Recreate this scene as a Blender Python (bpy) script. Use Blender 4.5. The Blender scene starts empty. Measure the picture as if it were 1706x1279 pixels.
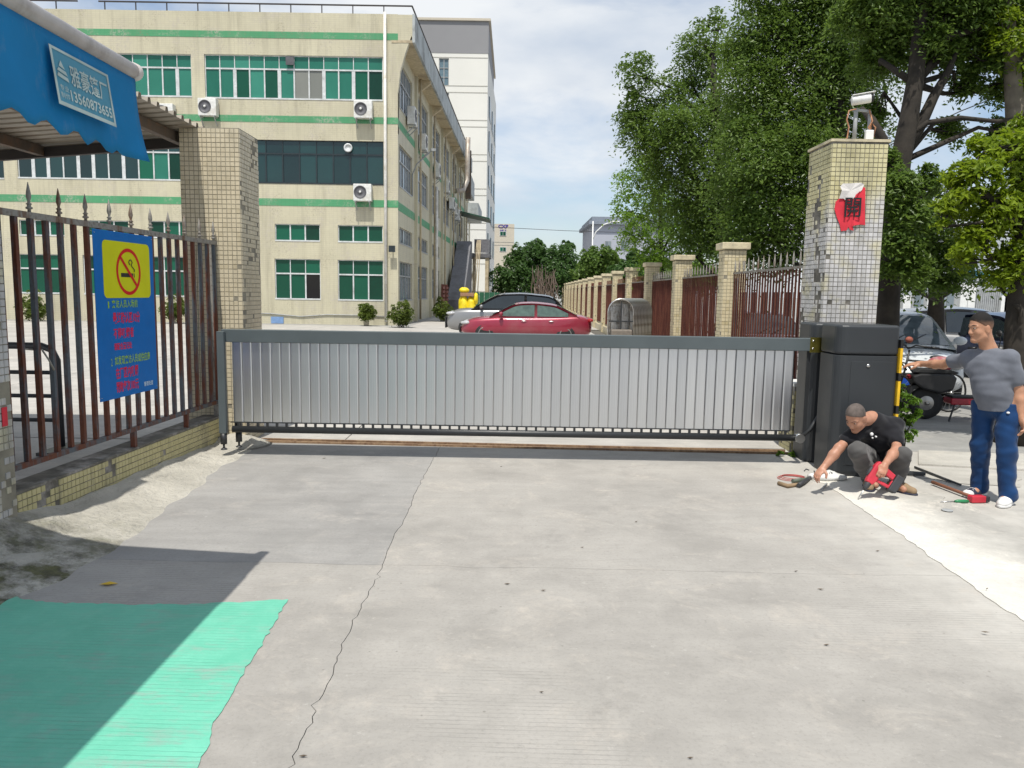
import bpy, math, random
import numpy as np
from mathutils import Vector, Matrix

random.seed(7)
np.random.seed(7)
RNG = np.random.default_rng(11)
R = math.radians
SC = bpy.context.scene
COL = SC.collection

# ------------------------------------------------------------------ camera, sky, sun, exposure
PITCH, ROLL, EYE, FPX = 6.77, 0.90, 1.80, 1290.0
cam_data = bpy.data.cameras.new('camera')
cam = bpy.data.objects.new('camera', cam_data)
COL.objects.link(cam)
CAMROT = Matrix.Rotation(R(90 - PITCH), 3, 'X') @ Matrix.Rotation(R(ROLL), 3, 'Z')
cam.matrix_world = Matrix.Translation((0, 0, EYE)) @ CAMROT.to_4x4()
cam_data.sensor_width = 36.0
cam_data.lens = 36.0 * FPX / 1706.0
cam_data.clip_start = 0.05
cam_data.clip_end = 2500.0
SC.camera = cam

TO_SUN = Vector((-0.16, -1.22, 2.80)).normalized()
SUN_EL = math.asin(TO_SUN.z)
SUN_AZ = math.atan2(TO_SUN.x, TO_SUN.y)
world = bpy.data.worlds.new('World')
SC.world = world
world.use_nodes = True
wt = world.node_tree
wt.nodes.clear()
w_out = wt.nodes.new('ShaderNodeOutputWorld')
sky = wt.nodes.new('ShaderNodeTexSky')
sky.sky_type = 'NISHITA'
sky.sun_disc = False
sky.sun_elevation = SUN_EL
sky.sun_rotation = SUN_AZ
sky.air_density = 1.0
sky.dust_density = 1.2
sky.ozone_density = 1.4
bg_sky = wt.nodes.new('ShaderNodeBackground')
bg_sky.inputs['Strength'].default_value = 0.15
wt.links.new(sky.outputs[0], bg_sky.inputs['Color'])
# thin broken cloud over the whole sky
wtc = wt.nodes.new('ShaderNodeTexCoord')
wmap = wt.nodes.new('ShaderNodeMapping')
wmap.inputs['Scale'].default_value = (1.0, 1.0, 2.6)
wt.links.new(wtc.outputs['Generated'], wmap.inputs['Vector'])
wn1 = wt.nodes.new('ShaderNodeTexNoise')
wn1.inputs['Scale'].default_value = 2.3
wn1.inputs['Detail'].default_value = 8
wn1.inputs['Roughness'].default_value = 0.55
wn1.inputs['Distortion'].default_value = 0.3
wt.links.new(wmap.outputs[0], wn1.inputs['Vector'])
wr1 = wt.nodes.new('ShaderNodeValToRGB')
wr1.color_ramp.elements[0].position = 0.36
wr1.color_ramp.elements[1].position = 0.54
wt.links.new(wn1.outputs['Fac'], wr1.inputs['Fac'])
wn2 = wt.nodes.new('ShaderNodeTexNoise')
wn2.inputs['Scale'].default_value = 3.4
wn2.inputs['Detail'].default_value = 7
wt.links.new(wmap.outputs[0], wn2.inputs['Vector'])
wr2 = wt.nodes.new('ShaderNodeValToRGB')
wr2.color_ramp.elements[0].position = 0.35
wr2.color_ramp.elements[0].color = (0.58, 0.67, 0.80, 1)
wr2.color_ramp.elements[1].position = 0.62
wr2.color_ramp.elements[1].color = (0.94, 0.97, 1.0, 1)
wt.links.new(wn2.outputs['Fac'], wr2.inputs['Fac'])
bg_cloud = wt.nodes.new('ShaderNodeBackground')
bg_cloud.inputs['Strength'].default_value = 0.95
wt.links.new(wr2.outputs['Color'], bg_cloud.inputs['Color'])
wmix = wt.nodes.new('ShaderNodeMixShader')
wt.links.new(wr1.outputs['Color'], wmix.inputs['Fac'])
wt.links.new(bg_sky.outputs[0], wmix.inputs[1])
wt.links.new(bg_cloud.outputs[0], wmix.inputs[2])
wt.links.new(wmix.outputs[0], w_out.inputs['Surface'])

sun_data = bpy.data.lights.new('sun', 'SUN')
sun_data.energy = 4.6
sun_data.angle = R(0.53)
sun_data.color = (1.0, 0.96, 0.88)
sun = bpy.data.objects.new('sun', sun_data)
COL.objects.link(sun)
sun.rotation_euler = TO_SUN.to_track_quat('Z', 'Y').to_euler()
sun.location = (-5, -20, 40)

SC.view_settings.view_transform = 'Standard'
SC.view_settings.look = 'None'
SC.view_settings.exposure = 0.0
SC.view_settings.gamma = 1.0
SC.view_settings.use_curve_mapping = False
SC.render.engine = 'CYCLES'
SC.cycles.max_bounces = 8
SC.cycles.transparent_max_bounces = 12
SC.cycles.sample_clamp_indirect = 6.0
SC.cycles.use_denoising = True

# ------------------------------------------------------------------ measuring helpers (photo pixel -> place)
def ray(px, py):
    d = Vector(((px - 853.0) / FPX, -(py - 639.5) / FPX, -1.0))
    return CAMROT @ d

def at(px, py, Y):
    d = ray(px, py)
    t = Y / d.y
    return Vector((d.x * t, Y, EYE + d.z * t))

def G(px, py, z=0.0):
    d = ray(px, py)
    t = (z - EYE) / d.z
    return Vector((d.x * t, d.y * t, z))

# ------------------------------------------------------------------ objects, labels
def tag(o, label=None, cat=None, group=None, kind=None):
    if label: o['label'] = label
    if cat: o['category'] = cat
    if group: o['group'] = group
    if kind: o['kind'] = kind
    return o

def thing(name, label, cat, loc=(0, 0, 0), rz=0.0, group=None):
    o = bpy.data.objects.new(name, None)
    o.empty_display_size = 0.1
    COL.objects.link(o)
    o.location = loc
    o.rotation_euler = (0, 0, rz)
    return tag(o, label, cat, group)

def link(name, me, parent=None):
    o = bpy.data.objects.new(name, me)
    COL.objects.link(o)
    if parent is not None:
        o.parent = parent
    return o

def copy_tree(o, parent=None):
    c = o.copy()
    COL.objects.link(c)
    if parent is not None:
        c.parent = parent
    for ch in KIDS.get(o.name, []):
        copy_tree(bpy.data.objects[ch], c)
    return c

KIDS = {}
def index_children():
    KIDS.clear()
    for o in bpy.data.objects:
        if o.parent is not None:
            KIDS.setdefault(o.parent.name, []).append(o.name)

def mod_bevel(o, w=0.004, seg=2, ang=35):
    m = o.modifiers.new('bevel', 'BEVEL')
    m.width = w
    m.segments = seg
    m.limit_method = 'ANGLE'
    m.angle_limit = R(ang)
    return o

class MB:
    """collects shapes in the coordinates of the thing they belong to, links them as one mesh"""
    def __init__(self):
        self.v, self.f, self.sm, self.mi = [], [], [], []
        self.cur = 0
    def add(self, verts, faces, smooth=False):
        b = len(self.v)
        self.v.extend([tuple(p) for p in verts])
        for f in faces:
            self.f.append(tuple(b + i for i in f))
            self.sm.append(smooth)
            self.mi.append(self.cur)
        return self
    def box(self, a, b):
        (x0, y0, z0), (x1, y1, z1) = a, b
        V = [(x0, y0, z0), (x1, y0, z0), (x1, y1, z0), (x0, y1, z0), (x0, y0, z1), (x1, y0, z1), (x1, y1, z1), (x0, y1, z1)]
        F = [(0, 3, 2, 1), (4, 5, 6, 7), (0, 1, 5, 4), (1, 2, 6, 5), (2, 3, 7, 6), (3, 0, 4, 7)]
        return self.add(V, F)
    def obox(self, c, s, M=None):
        c = Vector(c)
        V = []
        for k in range(8):
            p = Vector(((-.5, .5)[k & 1] * s[0], (-.5, .5)[(k >> 1) & 1] * s[1], (-.5, .5)[(k >> 2) & 1] * s[2]))
            if M is not None: p = M @ p
            V.append(c + p)
        F = [(0, 2, 3, 1), (4, 5, 7, 6), (0, 1, 5, 4), (1, 3, 7, 5), (3, 2, 6, 7), (2, 0, 4, 6)]
        return self.add(V, F)
    def bar(self, p0, p1, w, h=None, up=(0, 0, 1)):
        p0, p1 = Vector(p0), Vector(p1)
        h = h or w
        d = (p1 - p0)
        L = d.length
        d = d / L
        u = Vector(up)
        if abs(d.dot(u)) > 0.99: u = Vector((0, 1, 0))
        s = d.cross(u).normalized()
        u = s.cross(d)
        M = Matrix((s, d, u)).transposed()
        return self.obox((p0 + p1) / 2, (w, L, h), M)
    def tube(self, pts, r, n=10, cap=True, smooth=True):
        pts = [Vector(p) for p in pts]
        rs = r if isinstance(r, (list, tuple)) else [r] * len(pts)
        rings = []
        ref = None
        for i, p in enumerate(pts):
            d = (pts[min(i + 1, len(pts) - 1)] - pts[max(i - 1, 0)])
            if d.length < 1e-9: d = Vector((0, 0, 1))
            d.normalize()
            if ref is None:
                ref = Vector((0, 0, 1)) if abs(d.z) < 0.9 else Vector((1, 0, 0))
            s = d.cross(ref)
            if s.length < 1e-6: s = d.cross(Vector((0, 1, 0)))
            s.normalize()
            u = s.cross(d).normalized()
            ref = u
            rings.append([p + (s * math.cos(2 * math.pi * k / n) + u * math.sin(2 * math.pi * k / n)) * rs[i] for k in range(n)])
        V = [q for rg in rings for q in rg]
        F = []
        for i in range(len(rings) - 1):
            for k in range(n):
                a, b = i * n + k, i * n + (k + 1) % n
                F.append((a, b, b + n, a + n))
        self.add(V, F, smooth)
        if cap:
            b = len(self.v) - len(V)
            self.f.append(tuple(b + k for k in range(n - 1, -1, -1))); self.sm.append(False); self.mi.append(self.cur)
            e = b + (len(rings) - 1) * n
            self.f.append(tuple(e + k for k in range(n))); self.sm.append(False); self.mi.append(self.cur)
        return self
    def cyl(self, p0, p1, r0, r1=None, n=16, cap=True):
        return self.tube([p0, p1], [r0, r0 if r1 is None else r1], n, cap)
    def lathe(self, prof, c=(0, 0, 0), axis=(0, 0, 1), n=20, smooth=True):
        ax = Vector(axis).normalized()
        s = ax.cross(Vector((1, 0, 0)) if abs(ax.x) < 0.9 else Vector((0, 1, 0))).normalized()
        u = ax.cross(s)
        c = Vector(c)
        V, F = [], []
        for (r, h) in prof:
            for k in range(n):
                a = 2 * math.pi * k / n
                V.append(c + ax * h + (s * math.cos(a) + u * math.sin(a)) * r)
        for i in range(len(prof) - 1):
            for k in range(n):
                a, b = i * n + k, i * n + (k + 1) % n
                F.append((a, b, b + n, a + n))
        F.append(tuple(range(n - 1, -1, -1)))
        F.append(tuple((len(prof) - 1) * n + k for k in range(n)))
        return self.add(V, F, smooth)
    def ell(self, c, r, M=None, nu=16, nv=10):
        c = Vector(c)
        V, F = [], []
        for j in range(nv + 1):
            th = math.pi * j / nv
            for i in range(nu):
                ph = 2 * math.pi * i / nu
                p = Vector((r[0] * math.sin(th) * math.cos(ph), r[1] * math.sin(th) * math.sin(ph), r[2] * math.cos(th)))
                if M is not None: p = M @ p
                V.append(c + p)
        for j in range(nv):
            for i in range(nu):
                a, b = j * nu + i, j * nu + (i + 1) % nu
                F.append((a, a + nu, b + nu, b))
        return self.add(V, F, True)
    def prism(self, poly, e0, e1, d0, d1, o=(0, 0, 0), n=None):
        """poly of (a,b) in the e0,e1 directions, extruded along n from d0 to d1"""
        e0, e1, o = Vector(e0), Vector(e1), Vector(o)
        n = Vector(n) if n is not None else e0.cross(e1)
        k = len(poly)
        V = [o + e0 * a + e1 * b + n * d0 for a, b in poly] + [o + e0 * a + e1 * b + n * d1 for a, b in poly]
        F = [tuple(range(k - 1, -1, -1)), tuple(range(k, 2 * k))]
        for i in range(k):
            j = (i + 1) % k
            F.append((i, j, j + k, i + k))
        return self.add(V, F)
    def quad(self, a, b, c, d):
        return self.add([a, b, c, d], [(0, 1, 2, 3)])
    def mesh(self, name, mats):
        me = bpy.data.meshes.new(name)
        me.from_pydata(self.v, [], self.f)
        if not isinstance(mats, (list, tuple)): mats = [mats]
        for m in mats: me.materials.append(m)
        me.polygons.foreach_set('use_smooth', self.sm)
        if len(mats) > 1: me.polygons.foreach_set('material_index', self.mi)
        me.update()
        return me
    def build(self, name, mats, parent=None):
        return link(name, self.mesh(name, mats), parent)

def np_mesh(name, V, F, mat, smooth=False):
    """V (n,3), F (m,k) arrays"""
    me = bpy.data.meshes.new(name)
    V = np.asarray(V, np.float32); F = np.asarray(F, np.int32)
    m, k = F.shape
    me.vertices.add(len(V))
    me.vertices.foreach_set('co', V.ravel())
    me.loops.add(m * k)
    me.loops.foreach_set('vertex_index', F.ravel())
    me.polygons.add(m)
    me.polygons.foreach_set('loop_start', np.arange(0, m * k, k, dtype=np.int32))
    me.polygons.foreach_set('loop_total', np.full(m, k, np.int32))
    me.polygons.foreach_set('use_smooth', np.full(m, smooth))
    me.materials.append(mat)
    me.update(calc_edges=True)
    return me

def text_obj(name, s, o, u, v, w, h, mat, parent, thick=0.0, bold=0.0, kind=None):
    """lettering that fills w x h, lower left corner at o, along u and v"""
    c = bpy.data.curves.new('t', 'FONT')
    c.body = s
    c.resolution_u = 2
    c.offset = bold
    tmp = bpy.data.objects.new('t', c)
    COL.objects.link(tmp)
    dg = bpy.context.evaluated_depsgraph_get()
    me = bpy.data.meshes.new_from_object(tmp.evaluated_get(dg))
    bpy.data.objects.remove(tmp)
    bpy.data.curves.remove(c)
    n = len(me.vertices)
    co = np.empty(n * 3, np.float32)
    me.vertices.foreach_get('co', co)
    co = co.reshape(n, 3)
    lo, hi = co.min(0), co.max(0)
    a = (co[:, 0] - lo[0]) / (hi[0] - lo[0]) * w
    b = (co[:, 1] - lo[1]) / (hi[1] - lo[1]) * h
    P = np.array(o)[None] + a[:, None] * np.array(u)[None] + b[:, None] * np.array(v)[None]
    me.vertices.foreach_set('co', P.astype(np.float32).ravel())
    me.materials.clear()
    me.materials.append(mat)
    me.update()
    return link(name, me, parent)

# ------------------------------------------------------------------ materials
class Nodes:
    def __init__(self, name):
        self.m = bpy.data.materials.new(name)
        self.m.use_nodes = True
        self.t = self.m.node_tree
        self.t.nodes.clear()
        self.out = self.t.nodes.new('ShaderNodeOutputMaterial')
        self.tc = self.t.nodes.new('ShaderNodeTexCoord').outputs['Object']
    def put(self, sock, val):
        if isinstance(val, bpy.types.NodeSocket): self.t.links.new(val, sock)
        elif val is not None:
            if sock.type == 'RGBA' and len(val) == 3: val = (*val, 1)
            sock.default_value = val
    def node(self, typ, ins=None, **props):
        n = self.t.nodes.new(typ)
        for k, v in props.items(): setattr(n, k, v)
        for k, v in (ins or {}).items(): self.put(n.inputs[k], v)
        return n
    def mapped(self, scale=(1, 1, 1), rot=(0, 0, 0), vec=None):
        return self.node('ShaderNodeMapping', {'Vector': vec or self.tc, 'Scale': scale, 'Rotation': rot}).outputs[0]
    def noise(self, scale=5, detail=4, rough=.55, vec=None, dist=0.0):
        return self.node('ShaderNodeTexNoise', {'Vector': vec or self.tc, 'Scale': scale, 'Detail': detail, 'Roughness': rough, 'Distortion': dist}).outputs['Fac']
    def ramp(self, fac, stops, interp='LINEAR'):
        n = self.node('ShaderNodeValToRGB', {'Fac': fac})
        cr = n.color_ramp
        cr.interpolation = interp
        while len(cr.elements) < len(stops): cr.elements.new(0.5)
        for e, (p, c) in zip(cr.elements, stops):
            e.position = p
            e.color = (c, c, c, 1) if isinstance(c, (int, float)) else (*c, 1)
        return n.outputs['Color']
    def mix(self, fac, a, b, blend='MIX'):
        n = self.node('ShaderNodeMix', data_type='RGBA', blend_type=blend)
        self.put(n.inputs[0], fac); self.put(n.inputs[6], a); self.put(n.inputs[7], b)
        return n.outputs[2]
    def math(self, op, a, b=None, c=None, clamp=False):
        n = self.node('ShaderNodeMath', operation=op, use_clamp=clamp)
        self.put(n.inputs[0], a)
        if b is not None: self.put(n.inputs[1], b)
        if c is not None: self.put(n.inputs[2], c)
        return n.outputs[0]
    def sep(self, vec=None):
        return self.node('ShaderNodeSeparateXYZ', {0: vec or self.tc}).outputs
    def bump(self, h, strength=.3, dist=.01):
        return self.node('ShaderNodeBump', {'Height': h, 'Strength': strength, 'Distance': dist}).outputs[0]
    def bsdf(self, color, rough=.6, metal=0.0, normal=None, spec=None, **kw):
        b = self.node('ShaderNodeBsdfPrincipled', {'Base Color': color, 'Roughness': rough, 'Metallic': metal})
        if normal is not None: self.put(b.inputs['Normal'], normal)
        if spec is not None: self.put(b.inputs['Specular IOR Level'], spec)
        for k, v in kw.items(): self.put(b.inputs[k.replace('_', ' ')], v)
        self.t.links.new(b.outputs[0], self.out.inputs['Surface'])
        return b
    def island(self):
        return self.node('ShaderNodeNewGeometry').outputs['Random Per Island']
    def objrand(self):
        return self.node('ShaderNodeObjectInfo').outputs['Random']

def pbr(name, col, rough=.55, metal=0.0, var=.18, scale=6, bump=.12, bscale=60, spec=None, dirt=None, dscale=3, coat=0.0):
    """one plain material with grain, wear and uneven gloss"""
    n = Nodes(name)
    a = n.noise(scale, 5)
    lo = tuple(c * (1 - var) for c in col); hi = tuple(min(1, c * (1 + var)) for c in col)
    c = n.ramp(a, [(.3, lo), (.7, hi)])
    if dirt:
        d = n.ramp(n.noise(dscale, 7, .65), [(.5, 0.0), (.68, 1.0)])
        c = n.mix(d, c, dirt)
    g = n.noise(scale * 3, 4)
    ro = n.math('ADD', n.math('MULTIPLY', g, .18), rough - .09)
    nm = n.bump(n.noise(bscale, 3), bump, .004) if bump else None
    b = n.bsdf(c, ro, metal, nm, spec)
    if coat:
        b.inputs['Coat Weight'].default_value = coat
        b.inputs['Coat Roughness'].default_value = .06
    return n.m
# ================================================================== shared materials
CEM_A, CEM_B = G(1380, 812), G(1706, 1036)
CEM_D = (CEM_B - CEM_A).normalized()
CEM_N = Vector((-CEM_D.y, CEM_D.x, 0))
if CEM_N.x < 0: CEM_N = -CEM_N
def strip_distance(n, amp, scale=2.2):
    """metres right of the left edge of the fresh cement, with a ragged wander"""
    v = n.node('ShaderNodeVectorMath', {0: n.tc, 1: tuple(CEM_A)}, operation='SUBTRACT').outputs[0]
    d = n.node('ShaderNodeVectorMath', {0: v, 1: tuple(CEM_N)}, operation='DOT_PRODUCT').outputs['Value']
    return n.math('ADD', d, n.math('MULTIPLY', n.math('SUBTRACT', n.noise(scale, 8, .68), .5), amp))
def concrete_mat(name, base, lines=True, stain=.12, dark=(.20, .19, .17), spread=None, fade=None):
    n = Nodes(name)
    big = n.noise(.55, 6, .62)
    med = n.noise(2.6, 7, .65, dist=.4)
    fine = n.noise(46, 5, .75)
    streak = n.noise(3.0, 5, .6, n.mapped((.35, 2.6, 1)))
    lo = tuple(c * .76 for c in base); hi = tuple(min(1, c * 1.20) for c in base)
    c = n.ramp(big, [(.30, lo), (.70, hi)])
    c = n.mix(n.ramp(med, [(.38, 0.0), (.72, .55)]), c, tuple(min(1, x * 1.28) for x in base))
    c = n.mix(n.ramp(streak, [(.36, stain), (.56, 0.0)]), c, tuple(x * .62 for x in base))
    c = n.mix(n.ramp(n.noise(7.5, 6, .7), [(.60, 0.0), (.74, .5)]), c, tuple(x * .66 for x in base))
    c = n.mix(n.ramp(n.noise(14, 6, .75), [(.60, 0.0), (.72, .6)]), c, tuple(min(1, x * 1.45) for x in base))
    c = n.mix(n.ramp(fine, [(.25, .5), (.5, 0.0), (.75, .0)]), c, tuple(x * .62 for x in base))
    if spread:
        d = strip_distance(n, .9)
        f = n.math('MULTIPLY', n.ramp(n.math('ADD', n.math('MULTIPLY', d, .5), .5), [(.20, 0.0), (.46, .85)]), n.ramp(n.noise(3.1, 7, .7), [(.36, .45), (.6, 1.0)]))
        c = n.mix(f, c, spread)
    if fade:
        d = strip_distance(n, .7, 3.0)
        c = n.mix(n.ramp(n.math('MULTIPLY', d, .5), [(.16, 0.0), (.40, 1.0)]), c, n.ramp(n.noise(2.4, 7, .7), [(.35, tuple(x * .85 for x in fade)), (.65, tuple(x * 1.15 for x in fade))]))
    blot = n.math('MULTIPLY', n.ramp(n.noise(1.9, 9, .76, dist=.6), [(.52, 0.0), (.66, 1.0)]), n.ramp(n.noise(18, 5, .75), [(.40, .2), (.60, 1.0)]))
    c = n.mix(n.math('MULTIPLY', blot, .62), c, tuple(min(1, x * y) for x, y in zip(base, (1.42, 1.36, 1.30))))
    dk = n.math('MULTIPLY', n.ramp(n.noise(.9, 8, .74, n.mapped((1, 1, 1), (0, 0, 1.1)), dist=.8), [(.53, 0.0), (.68, 1.0)]), n.ramp(n.noise(11, 5, .75), [(.40, .25), (.62, 1.0)]))
    c = n.mix(n.math('MULTIPLY', dk, .46), c, tuple(x * .60 for x in base))
    spk = n.node('ShaderNodeTexVoronoi', {'Vector': n.tc, 'Scale': 9.0, 'Randomness': 1.0}).outputs['Distance']
    spot = n.math('MULTIPLY', n.ramp(spk, [(.045, 1.0), (.075, 0.0)]), n.ramp(n.noise(2.2, 2), [(.5, 0.0), (.56, 1.0)]))
    c = n.mix(n.math('MULTIPLY', spot, .75), c, dark)
    h = n.math('MULTIPLY', fine, .55)
    if lines:
        wv = n.node('ShaderNodeTexWave', {'Vector': n.mapped((1, 1, 1), (0, 0, R(91.2))), 'Scale': 10.0, 'Distortion': 1.2, 'Detail': 3.0, 'Detail Scale': 1.4}, wave_type='BANDS').outputs['Fac']
        amt = n.math('MULTIPLY', n.ramp(n.noise(.55, 4), [(.47, 0.0), (.62, 1.0)]), n.ramp(n.noise(3.2, 5, .7, n.mapped((.5, 2.2, 1))), [(.40, 0.0), (.58, 1.0)]))
        groove = n.math('MULTIPLY', n.ramp(wv, [(.02, 1.0), (.30, 0.0)]), amt)
        c = n.mix(n.math('MULTIPLY', groove, .28), c, tuple(x * .5 for x in base))
        h = n.math('SUBTRACT', h, n.math('MULTIPLY', groove, 1.0))
    n.bsdf(c, n.math('ADD', n.math('MULTIPLY', med, .25), .68), 0, n.bump(h, .5, .004), .25)
    return n.m

M = {}
M['concrete'] = concrete_mat('worn_concrete', (.325, .308, .282), spread=(.48, .46, .42))
M['concrete_grey'] = concrete_mat('smooth_grey_concrete', (.285, .276, .262), lines=False, stain=.2)
M['yard'] = concrete_mat('yard_concrete', (.40, .38, .35), lines=False, stain=.3)
M['asphalt'] = pbr('asphalt', (.10, .10, .10), .85, var=.2, scale=.8, bump=.5, bscale=160, dirt=(.16, .155, .15), dscale=1.2)
M['street'] = concrete_mat('street_concrete', (.30, .295, .28), lines=False, stain=.3)
M['new_cement'] = concrete_mat('new_cement', (.56, .54, .49), lines=False, stain=.10, dark=(.4, .38, .35), fade=(.36, .345, .315))
M['cement_smear'] = concrete_mat('cement_smear', (.355, .345, .33), lines=False, stain=.15, dark=(.25, .24, .22))
M['joint'] = pbr('joint_dirt', (.11, .10, .085), .9, bump=.4)
M['kerb'] = concrete_mat('kerb_stone', (.42, .40, .36), lines=False, stain=.3)

def paint_mat():
    n = Nodes('green_floor_paint')
    base = n.ramp(n.noise(1.3, 5, .6), [(.3, (.115, .43, .30)), (.7, (.16, .52, .375))])
    base = n.mix(n.ramp(n.noise(9, 6, .7), [(.45, 0.0), (.75, .35)]), base, (.24, .60, .45))
    wear = n.math('MULTIPLY', n.ramp(n.noise(5.5, 8, .72, n.mapped((.6, 1.5, 1))), [(.50, 0.0), (.64, 1.0)]), n.ramp(n.noise(1.1, 3), [(.38, 0.0), (.60, .75)]))
    c = n.mix(wear, base, (.27, .36, .31))
    wv = n.node('ShaderNodeTexWave', {'Vector': n.mapped((1, 1, 1), (0, 0, R(91.2))), 'Scale': 10.0, 'Distortion': 1.4, 'Detail': 3.0, 'Detail Scale': 1.4}, wave_type='BANDS').outputs['Fac']
    amt = n.math('MULTIPLY', n.ramp(n.noise(.9, 4), [(.36, .15), (.6, 1.0)]), n.ramp(n.noise(3.2, 5, .7, n.mapped((.5, 2.2, 1))), [(.36, .1), (.58, 1.0)]))
    g = n.math('MULTIPLY', n.ramp(wv, [(.02, 1.0), (.28, 0.0)]), amt)
    c = n.mix(n.math('MULTIPLY', g, .28), c, (.08, .27, .20))
    n.bsdf(c, .55, 0, n.bump(n.math('SUBTRACT', n.noise(60, 3), g), .5, .003), .3)
    return n.m
M['green_paint'] = paint_mat()

def ramp_mat():
    n = Nodes('mortar_fillet')
    c = n.ramp(n.noise(2.2, 7, .65), [(.3, (.40, .38, .33)), (.7, (.58, .55, .48))])
    y = n.sep()[1]
    near = n.math('SUBTRACT', 5.9, y)
    moss = n.math('MULTIPLY', n.ramp(n.noise(3.4, 8, .72), [(.40, 0.0), (.56, 1.0)]), n.math('MULTIPLY', near, .9, clamp=True))
    c = n.mix(moss, c, n.ramp(n.noise(11, 5), [(.35, (.075, .07, .055)), (.65, (.15, .15, .075))]))
    c = n.mix(n.ramp(n.noise(7, 8, .75, n.mapped((1.4, .5, 1))), [(.55, 0.0), (.72, .6)]), c, (.22, .21, .19))
    n.bsdf(c, .9, 0, n.bump(n.math('ADD', n.noise(24, 6, .7), n.noise(6, 4)), 1.0, .03), .2)
    return n.m
M['mortar_fillet'] = ramp_mat()

def tile_mat(name, c0, c1, residue=0.0, grime=.3):
    n = Nodes(name)
    isl = n.island()
    c = n.ramp(isl, [(0, c0), (.25, c1), (1, tuple(min(1, x * 1.07) for x in c1))])
    x, y, z = n.sep()
    if residue:
        # paste and whitewash left by old posters: below a ragged line
        lvl = n.math('ADD', z, n.math('MULTIPLY', n.math('SUBTRACT', n.noise(2.1, 4), .5), 1.3))
        f = n.ramp(n.math('DIVIDE', lvl, 4.0), [(.66, 1.0), (.74, 0.0)])
        f = n.math('MULTIPLY', f, n.ramp(n.noise(4.0, 5), [(.36, .35), (.52, 1.0)]))
        c = n.mix(n.math('MULTIPLY', f, residue), c, n.ramp(isl, [(0, (.46, .45, .44)), (1, (.60, .585, .58))]))
    g = n.ramp(n.noise(1.7, 7, .7, n.mapped((1.6, 1.6, .45))), [(.50, 0.0), (.70, grime)])
    c = n.mix(g, c, (.10, .095, .075))
    n.bsdf(c, n.math('ADD', n.math('MULTIPLY', n.noise(14, 3), .3), .22), 0, n.bump(n.noise(30, 3), .12, .003), .4)
    return n.m
M['mosaic'] = tile_mat('cream_mosaic_tile', (.52, .45, .31), (.57, .50, .36))
M['mosaic_low'] = tile_mat('stained_mosaic_tile', (.40, .36, .18), (.46, .41, .21), grime=.9)
M['mosaic_pillar'] = tile_mat('whitewashed_mosaic_tile', (.50, .45, .24), (.58, .53, .31), residue=1.0, grime=.5)
M['grout'] = pbr('dark_grout', (.13, .12, .10), .9, var=.45, scale=7, bump=.5, bscale=40, dirt=(.33, .31, .29), dscale=5)
M['grout_light'] = pbr('grey_grout', (.24, .22, .17), .9, var=.3, scale=5, bump=.5, bscale=40)
M['tile_cap'] = pbr('pillar_cap_plaster', (.56, .49, .33), .8, dirt=(.30, .27, .20), dscale=4, bump=.3)
M['fence_pillar'] = tile_mat('fence_pillar_tile', (.52, .44, .26), (.62, .54, .36), grime=.25)

def iron_mat(name, a, b, lo=.44, hi=.56):
    n = Nodes(name)
    r = n.objrand()
    off = n.node('ShaderNodeCombineXYZ', {0: n.math('MULTIPLY', r, 31.0), 1: 0.0, 2: n.math('MULTIPLY', r, 17.0)}).outputs[0]
    vec = n.node('ShaderNodeVectorMath', {0: n.tc, 1: off}, operation='ADD').outputs[0]
    f = n.noise(2.0, 8, .72, n.mapped((3, 3, .55), vec=vec))
    c = n.ramp(f, [(lo, a), (hi, b)])
    c = n.mix(n.ramp(n.noise(26, 5, vec=vec), [(.5, 0.0), (.7, .5)]), c, (.05, .018, .01))
    n.bsdf(c, .62, .0, n.bump(n.noise(70, 4, vec=vec), .3, .003), .35)
    return n.m
M['iron'] = iron_mat('rusting_grey_iron', (.085, .10, .115), (.115, .034, .016), .44, .55)
M['iron_red'] = iron_mat('rusting_red_iron', (.15, .05, .03), (.09, .022, .016))
M['iron_rail'] = iron_mat('weathered_iron_rail', (.25, .24, .215), (.15, .085, .05), .5, .62)
M['iron_dark'] = pbr('dark_steel_tube', (.035, .037, .04), .45, bump=.1)
M['rail_steel'] = iron_mat('rusty_track_steel', (.20, .12, .07), (.30, .20, .12))

M['gate_paint'] = pbr('grey_green_powder_coat', (.085, .104, .110), .42, var=.08, scale=3, bump=.06, bscale=220)
M['gate_dark'] = pbr('black_powder_coat', (.022, .024, .026), .45, var=.1, bump=.06, bscale=220)
M['cabinet'] = pbr('charcoal_powder_coat', (.030, .034, .038), .42, var=.08, scale=2, bump=.10, bscale=320)
M['cabinet_side'] = M['cabinet']
M['zinc_yellow'] = pbr('yellow_zinc_plate', (.42, .36, .08), .32, 1.0, var=.25, scale=9, bump=.05)
M['steel'] = pbr('bright_steel', (.58, .58, .57), .3, 1.0, var=.1, bump=.05)
M['stainless'] = pbr('stainless_tube', (.52, .51, .49), .34, 1.0, var=.2, scale=5, bump=.06, dirt=(.25, .21, .16), dscale=8)
M['rubber'] = pbr('black_rubber', (.018, .018, .018), .75, bump=.2)
M['black'] = pbr('black_plastic', (.016, .016, .017), .42, bump=.08)
M['yellow'] = pbr('safety_yellow', (.75, .46, .02), .45, bump=.08)
M['white'] = pbr('white_paint', (.75, .75, .73), .45, var=.06, bump=.05)

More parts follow.
